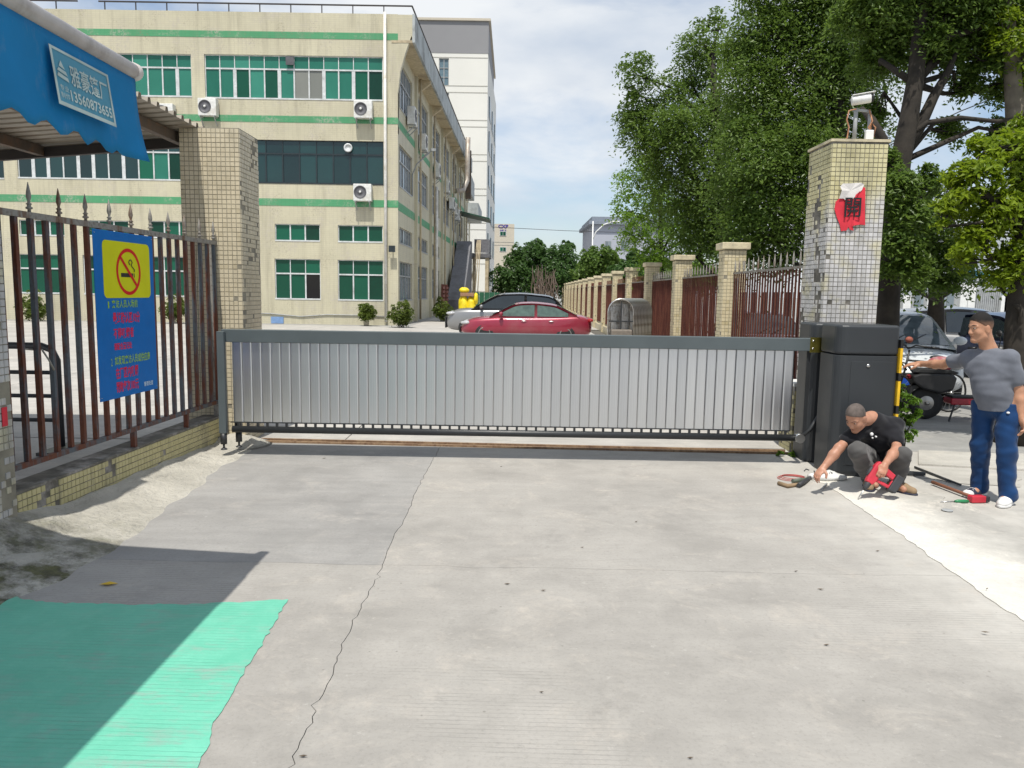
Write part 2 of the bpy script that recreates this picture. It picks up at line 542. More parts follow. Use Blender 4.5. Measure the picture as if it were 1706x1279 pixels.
def slat_mat():
    n = Nodes('brushed_aluminium_slat')
    r = n.objrand()
    vec = n.mapped((60, 60, .35))
    f = n.noise(3.0, 5, .6, vec)
    c = n.ramp(f, [(.25, (.64, .65, .66)), (.75, (.80, .81, .82))])
    c = n.mix(n.math('MULTIPLY', r, .22), c, (.36, .38, .42))
    n.bsdf(c, n.math('ADD', n.math('MULTIPLY', f, .12), .27), 1.0, n.bump(n.noise(2.0, 3, .5, n.mapped((90, 90, .2))), .10, .004))
    return n.m
M['slat'] = slat_mat()

def facade_mat(name, base, dark, tile=.10):
    n = Nodes(name)
    big = n.noise(.35, 6, .6)
    c = n.ramp(big, [(.3, tuple(x * .88 for x in base)), (.7, tuple(min(1, x * 1.07) for x in base))])
    streak = n.noise(1.6, 8, .7, n.mapped((1.6, 1.6, .14)))
    c = n.mix(n.ramp(streak, [(.50, 0.0), (.74, .6)]), c, dark)
    patch = n.math('MULTIPLY', n.ramp(n.noise(.55, 6, .7), [(.50, 0.0), (.62, 1.0)]), n.ramp(n.noise(7.5, 6, .78), [(.46, 0.0), (.56, .7)]))
    c = n.mix(patch, c, (.50, .455, .39))
    sp = n.math('MULTIPLY', n.ramp(n.noise(.8, 5, .7), [(.50, 0.0), (.62, 1.0)]), n.ramp(n.noise(12, 5, .8), [(.52, 0.0), (.62, .65)]))
    c = n.mix(sp, c, (.23, .195, .13))
    br = n.node('ShaderNodeTexBrick', {'Vector': n.mapped((1, 1, 1), (R(90), 0, 0)), 'Color1': (1, 1, 1, 1), 'Color2': (.93, .93, .93, 1), 'Mortar': (.70, .70, .70, 1), 'Scale': 1.0, 'Mortar Size': .006, 'Brick Width': tile * 2, 'Row Height': tile}, offset=0.0).outputs['Color']
    c = n.mix(.5, c, br, 'MULTIPLY')
    n.bsdf(c, .6, 0, n.bump(n.noise(12, 5), .15, .01), .3)
    return n.m
M['facade'] = facade_mat('cream_tile_facade', (.58, .54, .395), (.33, .30, .22))
M['facade_side'] = M['facade']
M['green_band'] = facade_mat('green_tile_band', (.09, .33, .16), (.16, .30, .18))
M['fascia'] = pbr('pale_concrete_fascia', (.42, .45, .45), .8, dirt=(.20, .21, .20), dscale=.8, scale=.6)
M['soffit'] = pbr('cream_soffit', (.50, .42, .28), .8, dirt=(.25, .20, .14), dscale=.6)

def glass_mat(name, c0, c1, rough=.12, spec=.5):
    n = Nodes(name)
    r = n.objrand()
    g = n.noise(1.1, 4, .6, n.mapped((1, 1, .6)))
    f = n.math('ADD', n.math('MULTIPLY', r, .75), n.math('MULTIPLY', g, .35), clamp=True)
    c = n.ramp(f, [(.1, c0), (.9, c1)])
    n.bsdf(c, rough, 0, n.bump(n.noise(1.4, 2), .06, .02), spec)
    return n.m
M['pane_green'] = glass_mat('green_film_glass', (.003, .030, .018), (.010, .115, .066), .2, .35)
M['pane_bright'] = glass_mat('paler_green_film_glass', (.006, .095, .062), (.045, .24, .17), .2, .4)  # paler green film, mostly on the top floor panes
M['pane_dark'] = glass_mat('dark_tinted_glass', (.005, .018, .018), (.012, .050, .048), .06, .7)
M['pane_grey'] = glass_mat('grey_frosted_glass', (.16, .17, .15), (.28, .28, .25), .3)
M['pane_black'] = glass_mat('open_black_window', (.006, .006, .008), (.012, .012, .015))
M['pane_blue'] = glass_mat('grey_blue_glass', (.10, .13, .15), (.26, .31, .34), .1, .6)
M['frame_white'] = pbr('white_aluminium_frame', (.62, .64, .64), .4, bump=.03, dirt=(.42, .43, .42))
M['frame_dark'] = pbr('dark_bronze_frame', (.02, .03, .035), .4, bump=.03)
M['frame_grey'] = pbr('grey_aluminium_frame', (.34, .35, .35), .45, bump=.03)
M['pipe_white'] = pbr('white_pvc_pipe', (.70, .68, .63), .5, dirt=(.5, .46, .38))
M['ac_white'] = pbr('ac_casing', (.72, .72, .69), .5, bump=.03, dirt=(.55, .52, .45), dscale=2)
M['ac_grille'] = pbr('ac_fan_grille', (.10, .10, .11), .6)
M['tower_wall'] = pbr('pale_tower_render', (.74, .73, .68), .8, var=.06, scale=.1, bump=0)
M['tower_grey'] = pbr('grey_tower_render', (.26, .26, .27), .8, var=.08, scale=.1, bump=0)
M['tower_line'] = pbr('tower_joint', (.40, .39, .35), .9, bump=0)  # darker tone of the joint lines on tower and office
M['far_cream'] = pbr('cream_office_render', (.54, .49, .40), .8, var=.06, scale=.1, bump=0)
M['far_grey'] = pbr('pale_grey_render', (.40, .42, .48), .8, var=.06, scale=.2, bump=0)
M['logo_blue'] = pbr('blue_logo', (.08, .06, .30), .5)
M['stair_grey'] = pbr('stair_concrete', (.16, .16, .175), .85, dirt=(.10, .10, .10), dscale=.7)

M['corrugated'] = pbr('galvanised_sheet', (.36, .32, .26), .5, .2, var=.25, scale=2, dirt=(.22, .17, .12), dscale=2)
M['beam_rust'] = pbr('brown_steel_beam', (.10, .075, .055), .7, dirt=(.16, .09, .05), dscale=5)
M['beam_dark'] = pbr('dark_steel_beam', (.035, .03, .028), .7)

def fabric_mat(name, c, trans=.35):
    n = Nodes(name)
    f = n.noise(2.2, 5, .6)
    col = n.ramp(f, [(.3, tuple(x * .86 for x in c)), (.7, tuple(min(1, x * 1.1) for x in c))])
    col = n.mix(n.ramp(n.noise(6, 6, .7, n.mapped((1, 1, .5))), [(.56, 0.0), (.72, .35)]), col, tuple(min(1, x * .5 + .22) for x in c))
    b = n.node('ShaderNodeBsdfPrincipled', {'Base Color': col, 'Roughness': .7})
    n.put(b.inputs['Normal'], n.bump(n.noise(3.0, 4, .6), .35, .02))
    t = n.node('ShaderNodeBsdfTranslucent', {'Color': col})
    mx = n.node('ShaderNodeMixShader', {0: trans, 1: b.outputs[0], 2: t.outputs[0]})
    n.t.links.new(mx.outputs[0], n.out.inputs['Surface'])
    return n.m
M['awning'] = fabric_mat('blue_awning_cloth', (.006, .26, .55), .36)
M['awning_label'] = fabric_mat('teal_label_print', (.10, .34, .46), .25)
M['label_white'] = pbr('pale_label_ink', (.40, .50, .48), .8)
M['alu_bar'] = pbr('off_white_awning_bar', (.52, .48, .45), .4, dirt=(.33, .29, .26), dscale=5)

M['sign_blue'] = pbr('blue_sign_print', (.002, .135, .44), .5, var=.06, bump=.02, spec=.2)
M['sign_yellow'] = pbr('yellow_sign_print', (.62, .62, .005), .5, spec=.2, var=.04, bump=0)
M['sign_red'] = pbr('red_sign_print', (.60, .012, .012), .5, spec=.2, var=.04, bump=0)
M['sign_pink'] = pbr('crimson_sign_lettering', (.66, .02, .07), .5, spec=.2, var=.04, bump=0)
M['sign_green'] = pbr('lime_sign_lettering', (.28, .50, .03), .3, var=.04, bump=0)
M['sign_black'] = pbr('black_sign_print', (.012, .012, .012), .35, bump=0)
M['sign_pale'] = pbr('pale_sign_lettering', (.55, .68, .75), .35, bump=0)
M['poster_red'] = pbr('torn_red_paper', (.62, .025, .045), .75, var=.15, bump=.3, bscale=18)
M['poster_white'] = pbr('torn_white_paper', (.66, .63, .60), .8, bump=.3, bscale=18)

def leaf_mat(name, dark, light, trans=.4):
    n = Nodes(name)
    r = n.island()
    clump = n.noise(.8, 3)
    f = n.math('ADD', n.math('MULTIPLY', r, .55), n.math('MULTIPLY', clump, .5), clamp=True)
    c = n.ramp(f, [(.15, dark), (.85, light)])
    b = n.node('ShaderNodeBsdfPrincipled', {'Base Color': c, 'Roughness': .42, 'Specular IOR Level': .35})
    tr = n.node('ShaderNodeBsdfTranslucent', {'Color': n.mix(.5, c, tuple(min(1, x * 1.6) for x in light))})
    mx = n.node('ShaderNodeMixShader', {0: trans, 1: b.outputs[0], 2: tr.outputs[0]})
    n.t.links.new(mx.outputs[0], n.out.inputs['Surface'])
    return n.m
M['leaf_ficus'] = leaf_mat('ficus_leaf', (.042, .090, .012), (.155, .235, .040))
M['leaf_fresh'] = leaf_mat('fresh_ficus_leaf', (.075, .165, .012), (.20, .32, .035), .5)
M['leaf_lime'] = leaf_mat('lime_leaf', (.10, .17, .008), (.26, .34, .022), .5)
M['leaf_far'] = leaf_mat('distant_leaf', (.034, .085, .020), (.095, .175, .045))
M['leaf_far_light'] = leaf_mat('distant_pale_leaf', (.06, .125, .022), (.16, .25, .05))
M['leaf_shrub'] = leaf_mat('shrub_leaf', (.05, .12, .012), (.15, .26, .03), .4)
M['leaf_dry'] = leaf_mat('dry_vine', (.12, .09, .07), (.26, .20, .16), .1)
M['leaf_bush'] = leaf_mat('clipped_bush_leaf', (.05, .085, .012), (.16, .21, .035), .35)
M['bark'] = pbr('dark_bark', (.032, .026, .020), .9, var=.35, scale=7, bump=.9, bscale=22)
M['bark_pale'] = pbr('pale_bark', (.17, .145, .115), .9, var=.3, scale=7, bump=.8, bscale=22)
# ================================================================== ground
SITE = 0.021                      # the yard runs a little to the right of the lens axis
mb = MB().quad((-400, -300, -.03), (500, -300, -.03), (500, 900, -.03), (-400, 900, -.03))
tag(mb.build('ground', M['joint']), kind='structure')

def poly_sheet(name, pts, z, mat, parent=None, depth=None):
    """flat sheet (or slab with depth) with the outline pts"""
    n = len(pts)
    if depth is None:
        V = [(p[0], p[1], z) for p in pts]
        mbx = MB().add(V, [tuple(range(n))])
    else:
        mbx = MB().prism([(p[0], p[1]) for p in pts], (1, 0, 0), (0, 1, 0), z - depth, z)
    return tag(mbx.build(name, mat, parent), kind='structure')

def wig(pts, amp=.012, step=.12, seed=0):
    """a line of ground points made to wander like a crack"""
    rg = np.random.default_rng(seed)
    out = []
    for a, b in zip(pts[:-1], pts[1:]):
        a, b = np.array(a[:2]), np.array(b[:2])
        L = np.linalg.norm(b - a)
        k = max(1, int(L / step))
        nrm = np.array((-(b - a)[1], (b - a)[0])) / max(L, 1e-6)
        for i in range(k):
            q = a + (b - a) * i / k
            if i: q = q + nrm * rg.normal(0, amp)
            out.append(q)
    out.append(np.array(pts[-1][:2]))
    return out

# the crack line that runs away from the lens, and the one across it
long_px = [(470, 1300), (500, 1235), (545, 1140), (578, 1060), (598, 1020), (607, 1000), (622, 975), (632, 952), (637, 941)]
long_px2 = [(637, 941), (645, 918), (655, 897), (676, 860), (695, 815), (713, 780), (727, 756), (735, 738)]
near = wig([G(*p) for p in long_px], .008, .045, 3)
far = wig([G(*p) for p in long_px2], .006, .10, 4)
cx, cy = far[0]
YB = 9.02
near = [np.array((near[0][0] - .02 * (near[0][1] + 2), -2.2))] + near
far[-1] = np.array((far[-1][0], YB))
crossL = wig([(-3.62, cy + .03), (cx, cy)], .008, .2, 5)
crossR = wig([(cx, cy), (cx + 1.4, cy - .02), (9.5, cy - .12)], .008, .2, 6)
g = .0019
def off(line, dx=0, dy=0): return [p + np.array((dx, dy)) for p in line]
road = thing('road', None, None)
tag(road, kind='structure')
def slab(pts, mt='concrete'): return poly_sheet('concrete_slab', pts, 0.0, M[mt], road, .028)
slab([(-3.62, -2.2)] + off(near, -g, 0)[:-1] + [np.array((cx - g, cy - g))] + off(crossL, 0, -g)[::-1][1:])
slab(off(near, g, 0)[:-1] + [np.array((cx + g, cy - g))] + off(crossR, 0, -g)[1:] + [(9.5, -2.2)])
slab(off(crossL, 0, g)[:-1] + [np.array((cx - g, cy + g))] + off(far, -g, 0)[1:] + [(-3.62, YB)], 'concrete_grey')
slab([np.array((cx + g, cy + g))] + off(crossR, 0, g)[1:] + [(9.5, YB)] + off(far, g, 0)[::-1][:-1])
# yard beyond the gate, in big bays
for i, (ya, yb) in enumerate([(9.05, 15.0), (15.012, 21.0), (21.012, 27.0), (27.012, 33.0), (33.012, 38.6)]):
    for (xa, xb) in [(-44, -20.006), (-19.994, -9.006), (-8.994, -2.006), (-1.994, 3.62)]:
        poly_sheet('yard_slab', [(xa, ya), (xb, ya), (xb, yb), (xa, yb)], 0.0, M['yard'])
poly_sheet('yard_lane', [(-5.2, 38.612), (4.6, 38.612), (7.5, 160), (-6, 160)], -.002, M['yard'])
poly_sheet('verge', [(-44, 38.612), (-5.212, 38.612), (-5.0, 109), (-44, 109)], -.006, M['street'])
# street outside, right of the fence, and the carriageway behind the lens
poly_sheet('street', [(3.64, 9.05), (60, 9.05), (60, 160), (8, 160)], -.004, M['street'])
poly_sheet('apron', [(9.512, -2.2), (60, -2.2), (60, 9.038), (9.512, 9.038)], -.002, M['street'])
poly_sheet('carriageway', [(-80, -30), (80, -30), (80, -2.22), (-80, -2.22)], -.008, M['asphalt'])
poly_sheet('far_ground', [(-390, 161), (490, 161), (490, 890), (-390, 890)], -.02, M['street'])
poly_sheet('left_ground', [(-80, -2.2), (-3.64, -2.2), (-3.64, 9.04), (-80, 9.04)], -.004, M['yard'])

# fresh cement run towards the gate post, lighter smears beside it
st_l = wig([G(*p) for p in [(1352, 800), (1375, 806), (1420, 838), (1462, 866), (1500, 890), (1560, 935), (1600, 962), (1650, 1000), (1720, 1045), (1900, 1175)]], .006, .05, 8)
st_r = wig([G(*p) for p in [(2500, 1120), (2000, 985), (1800, 925), (1740, 900), (1660, 868), (1620, 846), (1560, 826), (1500, 812), (1440, 797), (1385, 789)]], .03, .06, 9)
poly_sheet('cement_strip', st_l + st_r, .006, M['new_cement'], None, .005)
kb = [G(1530, 752), G(1530, 775), G(1800, 790), G(1800, 764)]
poly_sheet('kerb_strip', kb, .02, M['kerb'], None, .019)
poly_sheet('dirt_strip', wig([G(1500, 776), G(1500, 792), G(1600, 806), G(1700, 812), G(1700, 792), G(1600, 782), G(1500, 776)], .03, .1, 13)[:-1], .005, M['kerb'])

# green floor paint in the near left corner
gp = [G(*p) for p in [(480, 999), (470, 1018), (440, 1065), (420, 1100), (400, 1130), (385, 1160), (363, 1195), (352, 1215), (350, 1240), (335, 1262), (327, 1300)]]
gp_edge = wig(gp, .0045, .035, 14)
gp_top = wig([G(-160, 996), G(0, 1000), G(20, 992), G(60, 1003), G(190, 1007), G(300, 1008), G(390, 1004), G(480, 999)], .008, .03, 15)
poly_sheet('green_paint', gp_top[:-1] + gp_edge + [np.array((gp_edge[-1][0] - .05, 1.2)), np.array((-3.6, 1.2))], .004, M['green_paint'])

# mortar fillet along the foot of the left wall
FX = -3.50                        # road face of the low wall
foot = [G(*p) for p in [(20, 1000), (60, 985), (165, 938), (213, 908), (232, 885), (300, 838), (345, 800), (395, 765), (425, 748)]]
fy = np.array([p.y for p in foot]); fx = np.array([p.x for p in foot])
ys = np.linspace(3.2, 8.90, 110)
V, F = [], []
rg = np.random.default_rng(5)
K = 14
ph = rg.uniform(0, 6, 8)
for i, y in enumerate(ys):
    xe = np.interp(y, fy, fx) + .03 * math.sin(y * 5 + ph[0]) + .02 * math.sin(y * 13 + ph[1])
    hz = .16 - .05 * (y - 5) / 4 + .02 * math.sin(y * 2.3 + ph[2]) + (.10 if y < 5 else .10 * max(0, 1 - (y - 5) / .8))
    for k in range(K + 1):
        t = k / K
        x = FX - .04 + (xe - FX + .04) * t
        z = hz * (1 - t) ** 1.4 * (1 - .25 * math.sin(math.pi * t)) + .008 * math.sin(y * 9 + k) * (1 - t) + .006 * math.sin(y * 23 + k * 2.1) * math.sin(math.pi * t)
        V.append((x, y, max(z, .004) if k < K else -.005))
for i in range(len(ys) - 1):
    for k in range(K):
        a = i * (K + 1) + k
        F.append((a, a + 1, a + K + 2, a + K + 1))
tag(link('mortar_fillet', np_mesh('mortar_fillet', V, F, M['mortar_fillet'], True)), kind='structure')
# the fillet also turns round the gate pillar
mbx = MB()
for (x0, y0, r) in [(-3.2, 8.82, .42)]:
    prof = [(r, 0.002), (r * .75, .03), (r * .5, .075), (r * .25, .11), (.001, .13)]
    mbx.lathe(prof, (x0, y0, 0), n=22)
tag(mbx.build('mortar_heap', M['mortar_fillet']), kind='structure')

# ================================================================== far buildings
def wall_holes(mbx, x0, x1, z0, z1, holes, P, depth):
    """a wall face with real openings. P(a, b, d) -> point; d runs inwards"""
    xs = sorted({x0, x1, *[h[0] for h in holes], *[h[2] for h in holes]})
    zs = sorted({z0, z1, *[h[1] for h in holes], *[h[3] for h in holes]})
    xs = [x for x in xs if x0 <= x <= x1]; zs = [z for z in zs if z0 <= z <= z1]
    for i in range(len(xs) - 1):
        for j in range(len(zs) - 1):
            cxm, czm = (xs[i] + xs[i + 1]) / 2, (zs[j] + zs[j + 1]) / 2
            if any(h[0] < cxm < h[2] and h[1] < czm < h[3] for h in holes): continue
            mbx.quad(P(xs[i], zs[j], 0), P(xs[i + 1], zs[j], 0), P(xs[i + 1], zs[j + 1], 0), P(xs[i], zs[j + 1], 0))
    for (a, b, c, d) in holes:
        mbx.quad(P(a, b, 0), P(c, b, 0), P(c, b, depth), P(a, b, depth))
        mbx.quad(P(c, b, 0), P(c, d, 0), P(c, d, depth), P(c, b, depth))
        mbx.quad(P(c, d, 0), P(a, d, 0), P(a, d, depth), P(c, d, depth))
        mbx.quad(P(a, d, 0), P(a, b, 0), P(a, b, depth), P(a, d, depth))

YF = 40.0
fac = thing('factory_building', 'long cream tiled factory block with green bands and green tinted windows', 'building', (0, 0, 0))
XC = at(663, 300, YF).x                       # front right corner
XL = XC - 34.0
ZR = at(640, 23, YF).z
def FP(a, b, d): return (a, YF + d, b)
def w_rect(x0, y0, x1, y1):
    p, q = at(x0, (y1 + y0) / 2, YF), at(x1, (y1 + y0) / 2, YF)
    xm = (x0 + x1) / 2
    return (p.x, at(xm, y1, YF).z, q.x, at(xm, y0, YF).z)
wins = []
def W(x0, y0, x1, y1, cols, tr, glass='pane_green', fr='frame_white', special=None, wide=()):
    wins.append((w_rect(x0, y0, x1, y1), cols, tr, glass, fr, special or {}, wide))
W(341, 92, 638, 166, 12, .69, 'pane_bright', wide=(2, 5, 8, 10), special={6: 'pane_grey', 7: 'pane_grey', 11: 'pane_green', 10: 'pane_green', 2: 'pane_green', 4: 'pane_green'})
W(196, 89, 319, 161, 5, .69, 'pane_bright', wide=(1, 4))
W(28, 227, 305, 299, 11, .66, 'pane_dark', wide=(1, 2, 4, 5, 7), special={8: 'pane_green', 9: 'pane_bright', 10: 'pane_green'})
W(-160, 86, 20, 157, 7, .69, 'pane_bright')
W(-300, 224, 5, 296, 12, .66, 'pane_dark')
W(330, 233, 639, 306, 11, .69, 'pane_dark', 'frame_dark')
for x, ya, yb in [(32, 366, 393), (139, 367, 394), (248, 368, 397), (353, 370, 399), (458, 373, 402), (563, 375, 404), (-75, 364, 391), (-182, 362, 389)]:
    W(x, ya, x + 75, yb, 3, None)
for i, (x, ya, yb) in enumerate([(32, 423, 489), (139, 425, 491), (248, 427, 494), (353, 429, 497), (458, 431, 499), (563, 433, 501), (-75, 421, 487), (-182, 419, 485)]):
    W(x, ya, x + 76, yb, 3, .64, special={2: 'pane_black'} if i in (1, 4) else {})
wall = MB()
wall_holes(wall, XL, XC, -.3, ZR, [w[0] for w in wins], FP, .16)
wall.quad((XL, YF, -.3), (XL, YF, ZR), (XL, 84, ZR), (XL, 84, -.3))
wall.quad((XL, YF, ZR), (XC, YF, ZR), (XC + .64, 84, ZR), (XL, 84, ZR))

def build_window(root, rect, cols, tr, glass, fr, special, wide, P, dark_back=True):
    a, b, c, d = rect
    t = .045
    m = MB()
    def bx(x0, z0, x1, z1, d0=.07, d1=.13):
        pts = [P(x0, z0, d0), P(x1, z0, d0), P(x1, z1, d0), P(x0, z1, d0), P(x0, z0, d1), P(x1, z0, d1), P(x1, z1, d1), P(x0, z1, d1)]
        m.add(pts, [(0, 1, 2, 3), (7, 6, 5, 4), (0, 4, 5, 1), (1, 5, 6, 2), (2, 6, 7, 3), (3, 7, 4, 0)])
    zt = b + (d - b) * tr if tr else None
    bx(a, b, c, b + t * 1.6, -.02, .13); bx(a, d - t, c, d)
    bx(a, b + t * 1.6, a + t, d - t); bx(c - t, b + t * 1.6, c, d - t)
    if zt: bx(a + t, zt - t * .8, c - t, zt + t * .8, .06, .13)
    wd = (c - a) / cols
    for i in range(1, cols):
        x = a + wd * i
        h = t * (1.9 if i in wide else .75)
        top = (zt - t * .8) if zt else d - t
        bx(x - h, b + t * 1.6, x + h, top, .065, .13)
        if zt: bx(x - t * .45, zt + t * .8, x + t * .45, d - t, .075, .13)
    w = m.build('window', M[fr], root)
    for i in range(cols):
        x0, x1 = a + wd * i, a + wd * (i + 1)
        dd = .10 + .006 * (i % 2)
        q = MB().quad(P(x0, b, dd), P(x1, b, dd), P(x1, zt or d, dd), P(x0, zt or d, dd))
        q.build('pane', M[special.get(i, glass)], w)
        if zt:
            q = MB().quad(P(x0, zt, .11), P(x1, zt, .11), P(x1, d, .11), P(x0, d, .11))
            q.build('pane', M[glass], w)
    return w
for w in wins:
    build_window(fac, *w[:1], w[1], w[2], w[3], w[4], w[5], w[6], FP)

# right flank of the factory, running away
SX = .0147
def flank_x(Y): return XC + (Y - YF) * SX
def SP(a, b, d): return (flank_x(a) - d, a, b)
zt3 = [w_rect(341, 92, 638, 166)[1] - .2, w_rect(341, 92, 638, 166)[3]]
zt2 = [w_rect(330, 233, 639, 306)[1], w_rect(330, 233, 639, 306)[3]]
zs1 = [w_rect(563, 375, 638, 404)[1], w_rect(563, 375, 638, 404)[3]]
zg0 = [w_rect(563, 433, 638, 501)[1], w_rect(563, 433, 638, 501)[3]]
side = []
bays = [(40.45, 44.9), (47.2, 52.0), (54.3, 59.2), (61.4, 66.4), (68.4, 73.4), (75.4, 80.6)]
for (ya, yb) in bays:
    side.append((ya, zt3[0], yb, zt3[1], 1))
    side.append((ya, zt2[0], yb, zt2[1], 1))
    if ya < 61: side.append((ya, zs1[0], yb, zs1[1], 0))
    if ya < 61: side.append((ya, zg0[0], yb, zg0[1], 1))
wall_holes(wall, YF, 84, -.3, ZR, [s[:4] for s in side], SP, .2)
wall.quad((XL, 84, -.3), (flank_x(84), 84, -.3), (flank_x(84), 84, ZR), (XL, 84, ZR))
wall.build('wall', M['facade'], fac)
for (ya, z0, yb, z1, tr) in side:
    build_window(fac, (ya, z0, yb, z1), 5, .64 if tr else None, 'pane_blue', 'frame_grey', {}, (), lambda a, b, d: SP(a, b, d * 1.3))
# green bands, proud of the wall
for (ya, yb) in [(52, 63), (192, 203), (330, 342)]:
    z0, z1 = at(430, yb, YF).z, at(430, ya, YF).z
    MB().box((XL - .01, YF - .012, z0), (XC + .012, YF + .05, z1)).build('green_band', M['green_band'], fac)
    if ya > 60:
        for k, (y0, y1) in enumerate([(40.05, 45.9), (46.35, 53.0), (53.4, 60.1), (60.5, 67.2), (67.6, 74.2), (74.6, 83.9)]):
            m = MB()
            p = [SP(y0, z0 - .12, -.012), SP(y1, z0 - .12, -.012), SP(y1, z1 - .05, -.012), SP(y0, z1 - .05, -.012)]
            q = [SP(y0, z0 - .12, .03), SP(y1, z0 - .12, .03), SP(y1, z1 - .05, .03), SP(y0, z1 - .05, .03)]
            m.add(p + q, [(0, 1, 2, 3), (7, 6, 5, 4), (0, 4, 5, 1), (1, 5, 6, 2), (2, 6, 7, 3), (3, 7, 4, 0)])
            m.build('green_band', M['green_band'], fac)
# pilasters and down pipes along the flank
for y in (46.1, 53.2, 60.3, 67.4, 74.4, 82.5):
    m = MB().obox((flank_x(y) + .05, y, 7.0), (.22, .35, 14.2))
    m.build('pilaster', M['facade'], fac)
    m = MB().cyl((flank_x(y) + .28, y + .4, .1), (flank_x(y) + .28, y + .4, 14.6), .06, n=8)
    m.build('drain_pipe', M['soffit'], fac)
m = MB().cyl((flank_x(53.6) + .42, 53.6, .05), (flank_x(53.6) + .42, 53.6, 8.8), .10, n=10)
m.build('drain_pipe', M['pipe_white'], fac)
m = MB().tube([at(641, 20, 39.86), at(642, 280, 39.86), at(643, 536, 39.86)], .075, 10)
m.build('drain_pipe', M['pipe_white'], fac)
# overhanging eave with its fascia, stepped further back
def eave(y0, y1, ztop, hgt, ov):
    m = MB()
    for (za, zb, o0, o1, nm, mt) in [(ztop - hgt, ztop, ov - .12, ov, 'fascia', 'fascia'), (ztop - hgt - .02, ztop - hgt + .10, -.3, ov - .125, 'eave', 'soffit')]:
        p = []
        for y in (y0, y1):
            for (o, z) in ((o0, za), (o1, za), (o1, zb), (o0, zb)):
                p.append((flank_x(y) + o, y, z))
        mm = MB().add(p, [(0, 1, 2, 3), (7, 6, 5, 4), (0, 4, 5, 1), (1, 5, 6, 2), (2, 6, 7, 3), (3, 7, 4, 0)])
        mm.build(nm, M[mt], fac)
eave(YF - .02, 82.0, ZR + .02, 1.35, .85)
# the curved end fin that carries the eave at the corner
fin = [(0, 9.6), (.0, 11.6), (.12, 12.6), (.38, 13.5), (.68, 14.3), (.76, ZR - 1.3), (.76, ZR - .02), (0, ZR - .02)]
MB().prism([(XC + .004 + a, b) for a, b in fin], (1, 0, 0), (0, 0, 1), -YF - .32, -YF + .006, n=(0, -1, 0)).build('end_fin', M['facade'], fac)
for y in (47.0, 53.2, 60.3, 67.4, 74.5):
    MB().prism([(flank_x(y) + .01, 13.2), (flank_x(y) + .8, ZR - 1.5), (flank_x(y) + .8, ZR - 1.36), (flank_x(y) + .01, ZR - 1.36)], (1, 0, 0), (0, 0, 1), -y - .15, -y + .15, n=(0, -1, 0)).build('eave_bracket', M['soffit'], fac)
# railing on the parapet
m = MB()
zt = ZR + .42
for (xa, xb) in [(XL, at(128, 15, YF).x), (at(163, 15, YF).x, XC + .7)]:
    m.bar((xa, YF + .1, zt), (xb, YF + .1, zt), .06)
    x = xa + .3
    while x < xb:
        m.bar((x, YF + .1, ZR - .02), (x, YF + .1, zt), .045)
        x += 1.53
m.bar((XC + .7, YF + .1, zt), (flank_x(82) + .75, 82, zt), .06)
for y in np.arange(41, 82, 1.6): m.bar((flank_x(y) + .72, y, ZR), (flank_x(y) + .72, y, zt), .045)
m.build('roof_railing', M['beam_dark'], fac)
m = MB(); p = at(462, 533, 39.97)
m.box((p.x - .32, 39.95, p.z - .17), (p.x + .32, 39.995, p.z + .17))
m.build('wall_vent', pbr('pale_blue_vent', (.18, .30, .52), .5), fac)
# small round vent and exhaust louvre in the window strips
m = MB().lathe([(.22, 0), (.22, .03), (.14, .04), (.14, .02)], at(580, 246, 39.98), (0, -1, 0), 16)
m.build('vent_fan', M['frame_white'], fac)
p = at(483, 101, 39.97); m = MB().box((p.x - .2, 39.93, p.z - .2), (p.x + .2, 39.99, p.z + .2))
m.build('vent_fan', M['ac_grille'], fac)
# lamp on the corner, conduit and camera arm
p = at(653, 413, 39.7); m = MB().box((p.x - .16, 39.62, p.z - .2), (p.x + .16, 39.74, p.z + .12)); m.bar((p.x, 39.74, p.z - .05), (p.x, 40.02, p.z - .05), .06)
m.build('floodlight', M['frame_dark'], fac)
m = MB(); a = Vector(SP(44.9, 8.3, -.02))
m.tube([a + Vector((0, 0, -1.2)), a, a + Vector((.25, 0, .6)), a + Vector((1.1, -.2, 1.3))], .04, 6); m.obox(a + Vector((1.2, -.25, 1.35)), (.3, .14, .14))
m.build('camera_arm', M['frame_grey'], fac)
m = MB()
pts = [at(x, y, 39.96) for x, y in [(405, 521), (450, 522), (500, 527), (545, 524), (600, 525), (640, 527)]]
m.tube(pts, .025, 5); m.build('cable', M['frame_grey'], fac)
# rear wing of the same factory, beyond the stair
m = MB()
x0 = flank_x(84) - .2
m.box((x0 - 12, 84.02, -.3), (x0 - .6, 108, 13.6))
m.build('rear_wall', M['facade'], fac)
m = MB(); m.box((x0 - 12, 84.5, 12.6), (x0 + .6, 95, 14.6)); m.box((x0 - 12, 97, 11.0), (x0 + 1.0, 107.5, 12.6))
m.build('eave', M['fascia'], fac)
for k, (ya, za) in enumerate([(86, 3.5), (86, 7.0), (86, 10), (92, 3.5), (92, 7), (92, 10), (99, 3.5), (99, 7), (99, 9.2)]):
    MB().box((x0 - .66, ya, za), (x0 - .54, ya + 4, za + 2)).build('window', M['pane_blue'], fac)
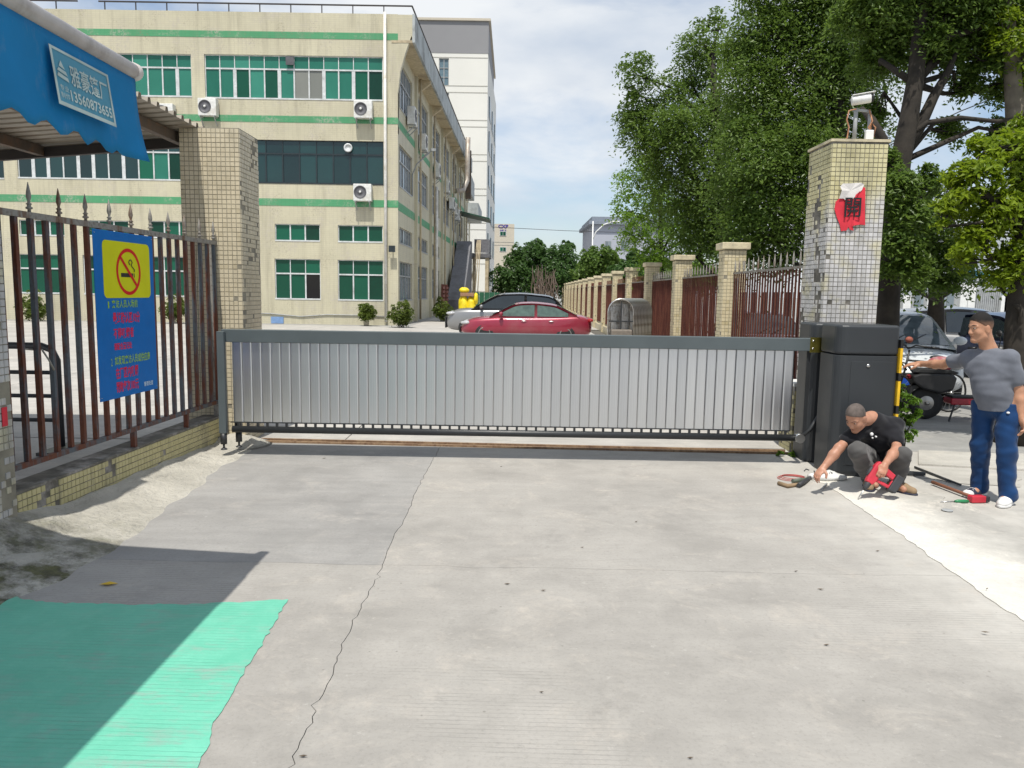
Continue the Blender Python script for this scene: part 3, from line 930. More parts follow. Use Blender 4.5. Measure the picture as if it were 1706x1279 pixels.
# external stair with its landing and door canopy
m = MB()
ys0, ys1 = 62.0, 74.0
xs0 = flank_x(64) + .3
m.prism([(ys0, -.1), (ys1, -.1), (ys1, 6.4), (ys1 - 1.5, 6.4), (ys0, 1.1)], (0, 1, 0), (0, 0, 1), xs0, xs0 + 1.3)
m.build('stair', M['stair_grey'], fac)
m = MB(); m.box((xs0 + .1, 74.1, 5.0), (xs0 + 3.0, 78.0, 5.4)); m.box((xs0 + 2.85, 74.1, 5.45), (xs0 + 2.95, 78, 6.7)); m.box((xs0 + 1.5, 74.1, 5.45), (xs0 + 2.84, 74.2, 6.7))
m.build('landing', M['stair_grey'], fac)
for (x, y) in [(xs0 + 2.7, 74.4), (xs0 + 1.5, 74.4), (xs0 + 2.7, 77.6)]:
    MB().box((x - .16, y - .16, -.1), (x + .16, y + .16, 4.98)).build('post', M['soffit'], fac)
for k in range(4):
    MB().cyl((xs0 + 1.8 - k * .3, 73.9, .2), (xs0 + 2.1 - .1 * k, 73.9, 6.6), .05, n=6).build('drain_pipe', M['soffit'], fac)
m = MB(); m.prism([(xs0 - .2, 9.3), (xs0 + 2.9, 8.6), (xs0 + 2.9, 8.72), (xs0 - .2, 9.42)], (1, 0, 0), (0, 0, 1), -79, -74.5, n=(0, -1, 0))
m.build('door_canopy', pbr('dark_green_sheet', (.02, .075, .045), .5), fac)
# dusty duct climbing the flank
m = MB(); yd = 70.5; xd = flank_x(yd) + .9
m.tube([(xd - .6, yd - 2, 10.4), (xd, yd - 1, 10.6), (xd + .3, yd, 11.6), (xd + .3, yd, 12.6), (xd + .35, yd, 15.3)], .22, 10)
m.build('exhaust_duct', pbr('duct_sheet', (.40, .36, .31), .5, .3, dirt=(.2, .13, .08)), fac)
m = MB(); m.obox((xd + .35, yd + .8, 12.2), (.5, .5, 4.2)); m.build('chimney', M['beam_rust'], fac)

# ------------------------------------------------------------------ air conditioners
def make_ac():
    r = thing('air_conditioner', 'x', 'air conditioner')
    m = MB().box((-.43, -.36, 0), (.43, 0, .80)); mod_bevel(m.build('casing', M['ac_white'], r), .02)
    m = MB().lathe([(.28, 0), (.30, .015), (.27, .02), (.27, .008), (.05, .006), (.05, .03)], (-.10, -.36, .42), (0, -1, 0), 24); fn = m.build('fan_grille', M['ac_grille'], r)
    m = MB().lathe([(.06, .03), (.05, .042)], (-.10, -.36, .42), (0, -1, 0), 12); m.build('hub', M['ac_white'], fn)
    m = MB(); m.bar((-.33, -.40, -.03), (-.33, .02, -.03), .05); m.bar((.33, -.40, -.03), (.33, .02, -.03), .05); m.bar((-.33, -.36, -.05), (-.33, .02, -.4), .04); m.bar((.33, -.36, -.05), (.33, .02, -.4), .04)
    m.build('bracket', M['frame_grey'], r)
    return r
ac0 = make_ac()
index_children()
def place_ac(loc, rz, label, first=False, s=1.0):
    o = ac0 if first else copy_tree(ac0)
    o.location = loc
    o.rotation_euler = (0, 0, rz)
    o['label'] = label
    o['group'] = 'air conditioners on the factory wall'
    o.scale = (s, s, s)
for k, (px, py, lb) in enumerate([(607, 199, 'white air conditioner below the top floor windows by the white corner pipe'), (606, 336, 'white air conditioner under the dark window strip by the white pipe'), (350, 195, 'white air conditioner above the left gate pillar under the top windows'), (279, 204, 'white air conditioner half hidden behind the corrugated canopy edge')]):
    p = at(px, py, 39.95)
    place_ac((p.x, 39.94, p.z), 0, lb, k == 0, 1.05)
for k, (y, z, lb) in enumerate([(43.0, 10.6, 'first and highest air conditioner on the side wall next to the corner fin'), (47.6, 10.1, 'second air conditioner on the side wall, beside the first brown pilaster'), (55.0, 9.6, 'third air conditioner on the side wall under an upper window'), (61.8, 9.4, 'fourth air conditioner on the side wall, near the exhaust duct'),
                                (66.0, 8.6, 'fifth air conditioner on the side wall, below the exhaust duct'), (68.5, 8.4, 'sixth air conditioner on the side wall, beyond the exhaust duct'), (71.5, 8.2, 'farthest air conditioner on the side wall, above the door canopy')]):
    place_ac((flank_x(y) + .08, y, z), R(90), lb, False, 1.15)

# ------------------------------------------------------------------ white tower block
tw = thing('tower_block', 'tall white tower block with grey top band rising behind the factory', 'building')
YT = 120.0
xr, xl = at(812, 200, YT).x, at(640, 200, YT).x
zt = at(780, 35, YT).z
m = MB()
zb = at(780, 88, YT).z; zl = at(780, 566, YT).z
rects = []
for x0, x1, y0 in [(731, 748, 97), (731, 748, 154), (731, 748, 211), (672, 689, 97), (672, 689, 154), (731, 748, 268), (731, 748, 325)]:
    a = at(x0, y0 + 46, YT); b = at(x1, y0, YT)
    rects.append((a.x, a.z, b.x, b.z))
def TP(a, b, d): return (a, YT + d, b)
wall_holes(m, xl, xr, zl + .05, zb - .05, rects, TP, .3)
tx2 = xr + .6
def TSx(y): return xr + (y - YT) * SX
for (z0, z1) in [(zl + .05, zb - .05)]:
    m.quad((xr, YT, z0), (TSx(152), 152, z0), (TSx(152), 152, z1), (xr, YT, z1))
m.build('wall', M['tower_wall'], tw)
m = MB(); m.box((xl, YT - .04, zb - .05), (xr + .05, YT + 30, zt)); m.build('top_band', M['tower_grey'], tw)
m = MB(); m.box((xl, YT - .3, zt + .01), (xr + .35, YT + 31, zt + .35)); m.build('roof_edge', M['far_cream'], tw)
m = MB(); m.box((xl, YT - .04, -.3), (xr + .05, YT + 32, zl + .05)); m.build('base', pbr('grey_tower_base', (.34, .34, .37), .8, bump=0), tw)
for (a, b, c, d) in rects:
    f = MB(); t = .12
    f.box((a, YT + .1, b), (c, YT + .2, b + t)); f.box((a, YT + .1, d - t), (c, YT + .2, d)); f.box((a, YT + .1, b + t), (a + t, YT + .2, d - t)); f.box((c - t, YT + .1, b + t), (c, YT + .2, d - t)); f.box(((a + c) / 2 - .06, YT + .12, b + t), ((a + c) / 2 + .06, YT + .19, d - t))
    for q in (.33, .66): f.box((a + t, YT + .13, b + (d - b) * q - .05), ((a + c) / 2 - .061, YT + .18, b + (d - b) * q + .05)); f.box(((a + c) / 2 + .061, YT + .13, b + (d - b) * q - .05), (c - t, YT + .18, b + (d - b) * q + .05))
    w = f.build('window', M['frame_grey'], tw)
    MB().quad((a, YT + .22, b), (c, YT + .22, b), (c, YT + .22, d), (a, YT + .22, d)).build('pane', pbr('blue_grey_pane', (.13, .20, .24), .15, bump=0), w)
for py in (96, 143, 154, 200, 211, 257, 268, 314, 325, 371, 382, 428, 439, 485, 496):
    z = at(780, py, YT).z
    MB().box((xl, YT - .025, z - .06), (xr - .01, YT + .05, z + .06)).build('groove', M['tower_line'], tw)
for k in range(7):
    z = zl + 3.2 + k * 5.2
    for (y0, y1) in [(124, 130), (134, 140), (144, 150)]:
        MB().box((TSx(y0) - .2, y0, z), (TSx(y0) + .16, y1, z + 3)).build('window', pbr('tower_side_pane', (.12, .17, .20), .2, bump=0) if (k == 0 and y0 == 124) else bpy.data.materials['tower_side_pane'], tw)

# ------------------------------------------------------------------ office with letters, grey house, green hoarding
ob = thing('office_building', 'cream office building with purple letters near its roof beyond the trees', 'building')
YO = 190.0
a, b = at(790, 372, YO), at(857, 372, YO)
MB().box((a.x - 6, YO, -.3), (b.x, YO + 30, a.z)).build('wall', M['far_cream'], ob)
for (x0, y0, x1, y1) in [(833, 386, 843, 392), (833, 412, 843, 418)]:
    p, q = at(x0, y1, YO), at(x1, y0, YO)
    f = MB(); f.box((p.x - .1, YO - .1, p.z - .1), (q.x + .1, YO - .02, q.z + .1)); w = f.build('window', M['frame_white'], ob)
    for s in (0, 1):
        MB().box((p.x + (q.x - p.x) * (.5 * s + .03), YO - .14, p.z), (p.x + (q.x - p.x) * (.5 * s + .47), YO - .101, q.z)).build('pane', M['pane_green'], w)
for y in (403, 408): z = at(840, y, YO).z; MB().box((a.x - 6, YO - .05, z - .06), (b.x, YO + .02, z + .06)).build('groove', M['tower_line'], ob)
p, q = at(830, 381, YO), at(847, 374, YO)
text_obj('lettering', 'CXP', (p.x, YO - .06, p.z + .15), (1, 0, 0), (0, 0, 1), q.x - p.x, q.z - p.z - .15, M['logo_blue'], ob, bold=.04)
text_obj('lettering', '\u521b\u65b0\u54c1', (p.x + .4, YO - .06, p.z - .85), (1, 0, 0), (0, 0, 1), (q.x - p.x) * .65, .75, M['logo_blue'], ob, bold=.02)

gh = thing('grey_house', 'pale grey building with stepped roof edge behind the far street trees', 'building')
YH = 110.0
a, b = at(988, 374, YH), at(1075, 374, YH)
MB().box((a.x, YH, -.3), (b.x + 4, YH + 16, at(1010, 374, YH).z)).build('wall', M['far_grey'], gh)
z0 = at(1010, 374, YH).z
MB().box((a.x - .6, YH - .6, z0 + .01), (b.x + 4, YH + 16, z0 + .5)).box((a.x - .2, YH - .3, z0 + .51), (b.x + 4, YH + 15.8, z0 + 1.05)).build('cornice', pbr('blue_grey_cornice', (.22, .25, .30), .7, bump=0), gh)
for (x0, y0, x1, y1) in [(1034, 400, 1048, 415), (1034, 432, 1048, 447), (1008, 402, 1018, 415)]:
    p, q = at(x0, y1, YH), at(x1, y0, YH)
    f = MB().box((p.x - .06, YH - .06, p.z - .06), (q.x + .06, YH + .02, q.z + .06)); w = f.build('window', M['frame_grey'], gh)
    for s in (0, 1): MB().box((p.x + (q.x - p.x) * (.5 * s + .03), YH - .10, p.z), (p.x + (q.x - p.x) * (.5 * s + .47), YH - .061, q.z)).build('pane', M['pane_blue'], w)

hd = thing('green_hoarding', 'low dark green site hoarding beside the yellow wrapped cart', 'hoarding')
a, b = at(790, 492, 62), at(832, 492, 62)
for k in range(5):
    x = a.x + (b.x - a.x) * k / 5
    MB().box((x + .01, 62, 0), (x + (b.x - a.x) / 5 - .01, 62.06, 1.75)).build('panel', pbr('green_sheet', (.015, .10, .05), .55) if k == 0 else bpy.data.materials['green_sheet'], hd)
MB().bar((a.x, 62.1, 1.55), (b.x, 62.1, 1.55), .06).bar((a.x, 62.1, .3), (b.x, 62.1, .3), .06).build('rail', M['frame_grey'], hd)

ph_ = thing('gatehouse', 'small white flat roofed gatehouse with a raised boom far down the lane', 'gatehouse')
a, b = at(850, 478, 95), at(895, 478, 95)
MB().box((a.x, 95, 0), (b.x, 98, 2.5)).build('wall', M['white'], ph_)
MB().box((a.x - .4, 94.6, 2.51), (b.x + .4, 98.3, 2.75)).build('roof', M['far_grey'], ph_)
MB().box((a.x + .5, 94.95, 1.1), (a.x + 1.5, 94.99, 2.1)).build('window', M['pane_dark'], ph_)
MB().bar((a.x + 1.0, 94.3, .0), (a.x + 1.0, 94.3, 4.1), .12).bar((a.x + 1.0, 94.3, 2.8), (a.x - 2.2, 94.3, 3.9), .10).build('boom', M['white'], ph_)
# ================================================================== gate pillars, walls, fences
TP_ = .0515                       # mosaic pitch
def tile_faces(root, x0, x1, y0, y1, z0, z1, faces, mat, core, miss, pitch=TP_, gap=.0055, proud=.005, seed=1, core_name='core', pieces=None):
    """a tiled block: a mortar core and small proud tiles; miss(face, u, v) -> chance a tile has fallen"""
    rg = np.random.default_rng(seed)
    cb = MB().box((x0, y0, z0), (x1, y1, z1))
    cb.build(core_name, core, root)
    Vs, Fs = [], []
    base = np.array([(0, 0, 0), (1, 0, 0), (1, 1, 0), (0, 1, 0), (.04, .04, 1), (.96, .04, 1), (.96, .96, 1), (.04, .96, 1)], float)
    Fq = np.array([(4, 5, 6, 7), (0, 1, 5, 4), (1, 2, 6, 5), (2, 3, 7, 6), (3, 0, 4, 7)])
    n = 0
    for fc in faces:
        if fc == '-y': o, u, v, d, L = (x0, y0, z0), (1, 0, 0), (0, 0, 1), (0, -1, 0), x1 - x0
        elif fc == '+x': o, u, v, d, L = (x1, y0, z0), (0, 1, 0), (0, 0, 1), (1, 0, 0), y1 - y0
        elif fc == '-x': o, u, v, d, L = (x0, y1, z0), (0, -1, 0), (0, 0, 1), (-1, 0, 0), y1 - y0
        o, u, v, d = map(lambda q: np.array(q, float), (o, u, v, d))
        nu = max(1, int(round(L / pitch))); pu = L / nu
        nv = int((z1 - z0) / pitch)
        for i in range(nu):
            for j in range(nv):
                if rg.random() < miss(fc, i / nu, z0 + (j + .5) * pitch): continue
                pr = proud * rg.uniform(.7, 1.3)
                oo = o + u * (i * pu + gap / 2) + v * (j * pitch + gap / 2)
                P = oo + base[:, :1] * u * (pu - gap) + base[:, 1:2] * v * (pitch - gap) + base[:, 2:] * d * pr
                if pieces is not None and pieces(fc, oo):
                    link('tile', np_mesh('tile', P, Fq, mat), root)
                else:
                    Vs.append(P); Fs.append(Fq + n); n += 8
    if Vs:
        o = link('tile_facing', np_mesh('tile_facing', np.concatenate(Vs), np.concatenate(Fs), mat), root)
        tag(o, kind='stuff')

def vn(x, y, s=0):
    from mathutils import noise
    return noise.noise(Vector((x, y, s * 7.3)))

# left gate pillar
PX0, PX1, PY0, PY1 = at(304, 400, 8.86).x, at(402, 400, 8.86).x, 8.86, 9.50
lp = thing('gate_pillar', 'cream mosaic tiled gate pillar at the left end of the gate', 'pillar')
tile_faces(lp, PX0, PX1, PY0, PY1, 0, 3.56, ['-y', '+x'], M['mosaic'], M['grout_light'],
           lambda f, u, z: (.004 if f == '-y' else (.32 if vn(u * 2.5, z * 1.6, 3) > .22 else .015)), seed=2)
# near left pillar, only its far edge is in view
np_ = thing('gate_pillar', 'near tiled wall pillar with flaking tiles at the left edge of the view', 'pillar')
NX0, NX1, NY0, NY1 = -4.10, -3.46, 4.66, at(24, 700, 5.3).y
NX1 = at(16, 640, NY1).x
tile_faces(np_, NX0 , NX1, NY0, NY1, 0, 3.56, ['+x'], M['mosaic_pillar'], M['grout_light'],
           lambda f, u, z: (.6 if (z < 1.15 and vn(u * 3, z * 3, 5) > .05) else .02), seed=4, pieces=lambda f, o: o[1] > NY1 - .22 and .1 < o[2] < 2.4)
rb = MB(); p = at(3, 690, NY1 - .02); rb.box((NX1 + .008, NY1 - .115, p.z - .07), (NX1 + .012, NY1 - .06, p.z + .06)); rb.build('red_sticker', M['poster_red'], np_)
# right gate pillar
QX0, QX1, QY0, QY1 = at(1377, 400, 8.80).x, at(1469, 400, 8.80).x, 8.80, 9.46
rp = thing('gate_pillar', 'whitewashed mosaic tiled gate pillar carrying a torn red poster and a camera', 'pillar')
ZP = at(1420, 236, 8.8).z
def miss_r(f, u, z):
    if f == '-x': return .60 if (vn(u * 2.2 + 4, z * 1.5, 1) > .02 and z < 3.2) else .03
    if z > 2.9: return .0
    return .25 if vn(u * 2.5, z * 1.9, 9) > .38 else .004
tile_faces(rp, QX0, QX1, QY0, QY1, 0, ZP, ['-y', '-x'], M['mosaic_pillar'], M['grout'], miss_r, seed=5, pitch=.0505)
MB().box((QX0 - .02, QY0 - .012, ZP + .001), (QX1 + .02, QY1 + .02, ZP + .03)).build('cap', M['tile_cap'], rp)
# lower stub of wall left of the right pillar
stub = thing('wall_stub', 'low broken tiled wall stub behind the right end of the gate', 'wall')
tile_faces(stub, QX0 - .24, QX0 - .012, QY0 + .05, QY0 + .5, 0, at(1335, 645, 8.8).z, ['-y', '-x'], M['mosaic_low'], M['grout'],
           lambda f, u, z: .35 if vn(u * 3, z * 4, 8) > .1 else .04, seed=6)
MB().box((QX0 - .25, QY0 + .04, at(1335, 645, 8.8).z + .001), (QX0 - .013, QY0 + .5, at(1335, 645, 8.8).z + .04)).build('coping', M['white'], stub)

# torn red poster on the right pillar
po = thing('poster', 'torn red paper poster with a black character stuck on the right pillar', 'poster')
def PP(px, py, d=.012):
    q = at(px, py, QY0); return Vector((q.x, QY0 - d, q.z))
def paper(pts, mat, name, d0, curl):
    c = PP(*pts[0]) * 0
    for p in pts: c += PP(*p)
    c /= len(pts)
    rg = np.random.default_rng(len(pts))
    n = len(pts)
    V = [Vector((c.x, QY0 - d0, c.z))] + [PP(p[0], p[1], d0 + curl * abs(rg.normal(0, 1))) for p in pts]
    F = [(0, 1 + i, 1 + (i + 1) % n) for i in range(n)]
    Vb = [v + Vector((0, .0015, 0)) for v in V]
    m = MB().add(V + Vb, F + [tuple(n + 1 + q for q in f[::-1]) for f in F] + [(1 + i, n + 2 + i, n + 2 + (i + 1) % n, 1 + (i + 1) % n) for i in range(n)])
    return m.build(name, mat, po)
paper([(1391, 336), (1397, 331), (1404, 329), (1412, 333), (1420, 328), (1427, 322), (1433, 316), (1434, 311), (1440, 313), (1440, 330), (1440, 352), (1440, 375), (1432, 374), (1421, 376), (1417, 378), (1421, 384), (1415, 383), (1412, 378), (1409, 384), (1400, 385), (1398, 374), (1393, 362), (1389, 348)], M['poster_red'], 'red_sheet', .014, .012)
paper([(1396, 331), (1400, 318), (1398, 311), (1403, 306), (1414, 306), (1424, 305), (1433, 305), (1438, 308), (1434, 317), (1426, 324), (1418, 333), (1410, 337), (1404, 331)], M['poster_white'], 'white_sheet', .026, .005)
a, b = PP(1404, 362), PP(1433, 330)
text_obj('lettering', '\u958b', (a.x, QY0 - .040, a.z), (1, 0, 0), (0, 0, 1), b.x - a.x, b.z - a.z, M['sign_black'], po, bold=.012)

# bullet camera on the pillar
cm = thing('security_camera', 'white bullet camera on a grey pipe mast on top of the right pillar', 'camera')
b0 = at(1423, 234, 9.05); z1 = at(1424, 180, 9.05).z
m = MB().cyl((b0.x, 9.05, ZP + .03), (b0.x, 9.05, z1), .022, n=10); m.lathe([(.06, 0), (.06, .012), (.03, .02)], (b0.x, 9.05, ZP + .03), n=14); m.build('mast', M['frame_grey'], cm)
m = MB(); q = Vector((b0.x + .16, 9.06, z1 - .03)); m.cyl((q.x, q.y, ZP + .03), q, .016, n=10); m.bar(q + Vector((0, 0, .0)), (b0.x, 9.05, z1 - .02), .025); m.build('arm', M['frame_grey'], cm)
m = MB(); c0 = Vector((b0.x - .07, 9.02, z1 + .07)); dv = Vector((.95, -.25, .12)).normalized()
m.cyl(c0, c0 + dv * .20, .052, n=18); m.bar(c0 + Vector((0, 0, .053)), c0 + dv * .24 + Vector((0, 0, .056)), .11, .010); mod_bevel(m.build('housing', M['ac_white'], cm), .006)
m = MB(); m.cyl(c0 + dv * .202, c0 + dv * .225, .046, n=16); m.build('lens', M['black'], cm)
m = MB(); m.tube([(b0.x - .02, 9.0, z1 - .02), (b0.x - .10, 9.0, z1 - .04), (b0.x - .12, 9.0, z1 - .14), (b0.x - .09, 9.0, ZP + .2), (b0.x - .1, 9.0, ZP + .08), (b0.x - .17, 8.98, ZP + .035), (b0.x - .3, 9.1, ZP + .04)], .008, 6)
m.tube([(b0.x + .14, 9.03, z1 - .02), (b0.x + .17, 9.0, z1 - .15), (b0.x + .13, 9.0, ZP + .2), (b0.x + .2, 9.0, ZP + .1), (b0.x + .21, 9.0, ZP + .2), (b0.x + .16, 9.0, ZP + .25), (b0.x + .15, 9.0, ZP + .08)], .009, 6)
m.build('cable', pbr('orange_brown_cable', (.42, .20, .10), .6), cm)
m = MB(); mod_bevel(m.box((b0.x + .10, 8.98, ZP + .035), (b0.x + .19, 9.03, ZP + .17)).build('junction_box', M['white'], cm), .01)

# the fence line closes on the pillar: it turns about its near end
FK, FPIV = .046, Vector((-3.53, 5.40, 0))
FROT = Matrix.Rotation(-math.atan(FK), 3, 'Z')
def along_fence(root):
    root.rotation_euler = (0, 0, -math.atan(FK))
    root.location = FPIV - FROT @ FPIV
# low wall under the left fence
lw = thing('low_wall', 'low yellow mosaic tiled wall under the rusty left fence', 'wall')
WY0, WY1 = NY1 + .002, PY0 - .002
tile_faces(lw, FX - .22, FX, WY0, WY1, 0, .315, ['+x'], M['mosaic_low'], M['grout'], lambda f, u, z: .55 if vn(u * 14, z * 5, 2) > .45 else .015, seed=8, pitch=.0525)
MB().box((FX - .225, WY0, .3155), (FX + .006, WY1, .335)).build('coping', M['grout'], lw)

# left iron fence
ZT, ZB = 2.30, .50
fe = thing('iron_fence', 'rusty grey spiked iron fence on the low wall left of the gate', 'fence')
XF = FX - .03
m = MB().box((XF - .02, WY0, ZT - .025), (XF + .02, WY1 + .0, ZT + .02)); m.build('rail', M['iron_rail'], fe)
m = MB().box((XF - .02, WY0, ZB - .02), (XF + .02, WY1, ZB + .02)); m.build('rail', M['iron'], fe)
pk = MB().box((-.0175, -.0175, ZB + .021), (.0175, .0175, ZT - .026)).mesh('picket', M['iron'])
fm = MB().lathe([(.012, 0), (.012, .02), (.024, .025), (.024, .035), (.014, .04), (.014, .052), (.022, .058), (.010, .068), (.010, .08), (.019, .11), (.016, .14), (.002, .215)], n=10)
fin_me = fm.mesh('finial', M['iron_rail'])
YB0 = 3.47 * FPX / (853 - 22) - .02
i = 0
y = YB0
while y < WY1 - .03:
    p = link('picket', pk, fe); p.location = (XF, y, 0)
    if i % 2 == 0:
        q = link('finial', fin_me, p); q.location = (0, 0, ZT + .02)
    y += .172; i += 1
m = MB().box((XF - .05, WY1 - .06, .336), (XF + .0, WY1 - .01, ZT + .02)); m.build('end_post', M['iron_rail'], fe)
for y in (6.98, 8.02):
    MB().box((XF - .022, y - .022, .336), (XF + .022, y + .022, ZB - .021)).build('post', M['iron'], fe)
m = MB().tube([at(38, 581, 5.62), at(60, 583, 5.75), at(66, 582, 5.77), at(78, 600, 5.8), at(86, 616, 5.85)], .007, 6); m.build('tie_wire', M['iron_rail'], fe)

# blue no-smoking board wired to the fence
SXF = XF + .024
sb = thing('notice_board', 'blue no smoking notice board with yellow pictogram wired to the left fence', 'sign')
def SQ(px, py):
    d = ray(px, py)
    t = (SXF - FK * FPIV.y) / (d.x - FK * d.y)
    q = FROT.inverted() @ (Vector((d.x * t, d.y * t, 0)) - FPIV) + FPIV
    return Vector((SXF, q.y, EYE + d.z * t))
sA, sB, sC, sD = SQ(153, 382), SQ(253, 393), SQ(261, 649), SQ(166, 668)
sy0, sy1 = (sA.y + sD.y) / 2, (sB.y + sC.y) / 2
sz1, sz0 = (sA.z + sB.z) / 2, (sC.z + sD.z) / 2
SW, SH = sy1 - sy0, sz1 - sz0
U, Vv = Vector((0, 1, 0)), Vector((0, 0, 1))
def BP(u, v, d=0): return Vector((SXF + d, sy0 + u * SW, sz0 + v * SH))
mod_bevel(MB().box((SXF, sy0, sz0), (SXF + .006, sy1, sz1)).build('board', M['sign_blue'], sb), .002)
def rrect(u0, v0, u1, v1, r, n=6):
    pts = []
    for (cu, cv, a0) in [(u1 - r / SW, v1 - r / SH, 0), (u0 + r / SW, v1 - r / SH, 90), (u0 + r / SW, v0 + r / SH, 180), (u1 - r / SW, v0 + r / SH, 270)]:
        for k in range(n + 1):
            a = R(a0 + 90 * k / n); pts.append((cu * SW + r * math.cos(a), cv * SH + r * math.sin(a)))
    return pts
O = BP(0, 0)
MB().prism(rrect(.13, .605, .93, .945, .05), U, Vv, .0062, .0078, O).build('yellow_panel', M['sign_yellow'], sb)
cu, cv, rr = .545 * SW, .765 * SH, .205
n = 48
ringo = [(cu + rr * .98 * math.cos(2 * math.pi * k / n), cv + rr * math.sin(2 * math.pi * k / n)) for k in range(n)]
ringi = [(cu + rr * .83 * math.cos(2 * math.pi * k / n), cv + rr * .85 * math.sin(2 * math.pi * k / n)) for k in range(n)]
V = [BP(a / SW, b / SH, .0092) for a, b in ringo + ringi]
MB().add(V, [(k, (k + 1) % n, n + (k + 1) % n, n + k) for k in range(n)]).build('red_ring', M['sign_red'], sb)
def strip(p, q, w, d, name, mat, par=sb):
    p, q = Vector((p[0], p[1])), Vector((q[0], q[1]))
    t = (q - p).normalized(); s = Vector((-t.y, t.x)) * w / 2
    MB().quad(*[BP(a.x / SW, a.y / SH, d) for a in (p - s, q - s, q + s, p + s)]).build(name, mat, par)
strip((cu - rr * .62, cv + rr * .60), (cu + rr * .62, cv - rr * .60), .030, .0099, 'red_bar', M['sign_red'])
strip((cu - rr * .62, cv - .03), (cu + rr * .35, cv - .03), .036, .0086, 'cigarette', M['sign_black'])
strip((cu + rr * .40, cv - .03), (cu + rr * .47, cv - .03), .036, .0086, 'cigarette_tip', M['sign_black'])
sm = [(.42, -.0), (.46, .10), (.28, .22), (.20, .30), (.30, .40), (.20, .52), (.08, .50), (.02, .40), (.10, .30)]
pts = [BP((cu + a * rr) / SW, (cv + b * rr + .0) / SH, .0088) for a, b in sm]
MB().tube(pts, .0052, 5).build('smoke_line', M['sign_black'], sb)
lines = [(.24, .545, .44, .05, '\u6765\u8bbf\u4eba\u5458\u5165\u573a\u524d', 'sign_green', '1'), (.25, .45, .46, .07, '\u6700\u7ec8\u786e\u8ba4\u533a10\u5206', 'sign_pink', None), (.25, .36, .34, .065, '\u4e0d\u5f97\u5438\u70df\u8005', 'sign_pink', None), (.25, .29, .30, .045, '\u8bf7\u914d\u5408\u767b\u8bb0\u5904', 'sign_pink', None),
         (.25, .20, .62, .055, '\u5982\u53d1\u73b0\u6765\u8bbf\u4eba\u5458\u6216\u4f9b\u5e94\u5546', 'sign_green', '2'), (.26, .115, .38, .07, '\u5728\u5382\u533a\u5185\u5438\u70df', 'sign_pink', None), (.26, .03, .38, .07, '\u7f5a\u6b3e\u6bcf\u6b21100\u5143', 'sign_pink', None)]
for (u0, v0, uw, vh, s, mt, num) in lines:
    text_obj('lettering', s, BP(u0, v0, .0075), U, Vv, uw * SW, vh * SH, M[mt], sb, bold=.022 if mt == 'sign_pink' else .012)
    if num: text_obj('lettering', num, BP(u0 - .06, v0, .0075), U, Vv, .02 * SW, vh * SH * .8, M[mt], sb)
text_obj('lettering', '\u7ba1\u7406\u5904\u5ba3', BP(.74, .035, .0075), U, Vv, .17 * SW, .03 * SH, M['sign_pale'], sb, bold=.01)
for (u, v) in [(.02, .98), (.98, .98), (.02, .02), (.98, .02)]:
    MB().tube([BP(u, v, .008), BP(u, v, .012), BP(u, v + .01, -.02)], .003, 5).build('wire', M['steel'], sb)

for root in (lw, fe, sb): along_fence(root)
# tube barrier parked behind the fence
bt = thing('tube_barrier', 'dark steel tube barrier with rounded corner behind the left fence', 'barrier')
Yb = 8.3
pz = [at(4, 575, Yb), at(80, 577, Yb)]
ztb = pz[0].z
xr_ = at(97, 640, Yb).x
m = MB().tube([(xr_ - 1.9, Yb, ztb), (xr_ - .16, Yb, ztb), (xr_ - .05, Yb, ztb - .04), (xr_, Yb, ztb - .15), (xr_, Yb, .05)], .038, 10)
m.tube([(xr_ - 1.9, Yb, ztb), (xr_ - 1.9, Yb, .05)], .038, 10); m.build('frame', M['iron_dark'], bt)
for py in (620, 659, 699):
    z = at(50, py, Yb).z
    MB().cyl((xr_ - 1.88, Yb, z), (xr_ - .02, Yb, z), .022, n=8).build('rail', M['iron_dark'], bt)
MB().box((xr_ - .1, Yb - .3, .005), (xr_ + .1, Yb + .3, .04)).box((xr_ - 2.0, Yb - .3, .005), (xr_ - 1.8, Yb + .3, .04)).build('foot', M['iron_dark'], bt)

# ------------------------------------------------------------------ right boundary fence
def fX(Y): return 3.41 + SITE * Y
PIT = 4.55
YP = [13.72 + PIT * k for k in range(16)]
HP = 2.72
pr = thing('fence_pillar', 'x', 'pillar', (0, 0, 0), -SITE)
tile_faces(pr, -.015, .365, 0, .40, -.02, HP - .12, ['-y', '-x'], M['fence_pillar'], M['grout_light'], lambda f, u, z: .35 if (z > 2.35 and u > .5 and f == '-y') else .02, seed=9, pitch=.062)
mod_bevel(MB().box((-.07, -.055, HP - .119), (.42, .455, HP)).build('cap', M['tile_cap'], pr), .012)
index_children()
rank = ['nearest to the gate', 'second from the gate', 'third from the gate', 'fourth from the gate', 'fifth from the gate', 'sixth from the gate', 'seventh from the gate', 'eighth from the gate', 'ninth from the gate', 'tenth from the gate', 'eleventh from the gate', 'twelfth from the gate', 'thirteenth from the gate', 'fourteenth from the gate', 'fifteenth from the gate', 'sixteenth from the gate']
for k, Y in enumerate(YP):
    o = pr if k == 0 else copy_tree(pr)
    o.location = (fX(Y), Y, 0)
    o['label'] = 'capped cream tiled pillar of the right boundary fence, ' + rank[k]
    o['group'] = 'pillars of the right boundary fence'
pk_r = MB().box((-.011, -.011, .42), (.011, .011, 2.17)).mesh('picket', M['iron_red'])
fin_r = MB().lathe([(.010, 0), (.010, .02), (.020, .028), (.012, .045), (.018, .085), (.002, .21)], n=8).mesh('finial', M['iron_rail'])
MS = pbr('dark_red_sheet', (.070, .018, .018), .6, dirt=(.10, .045, .03), dscale=3)
prevY = QY1
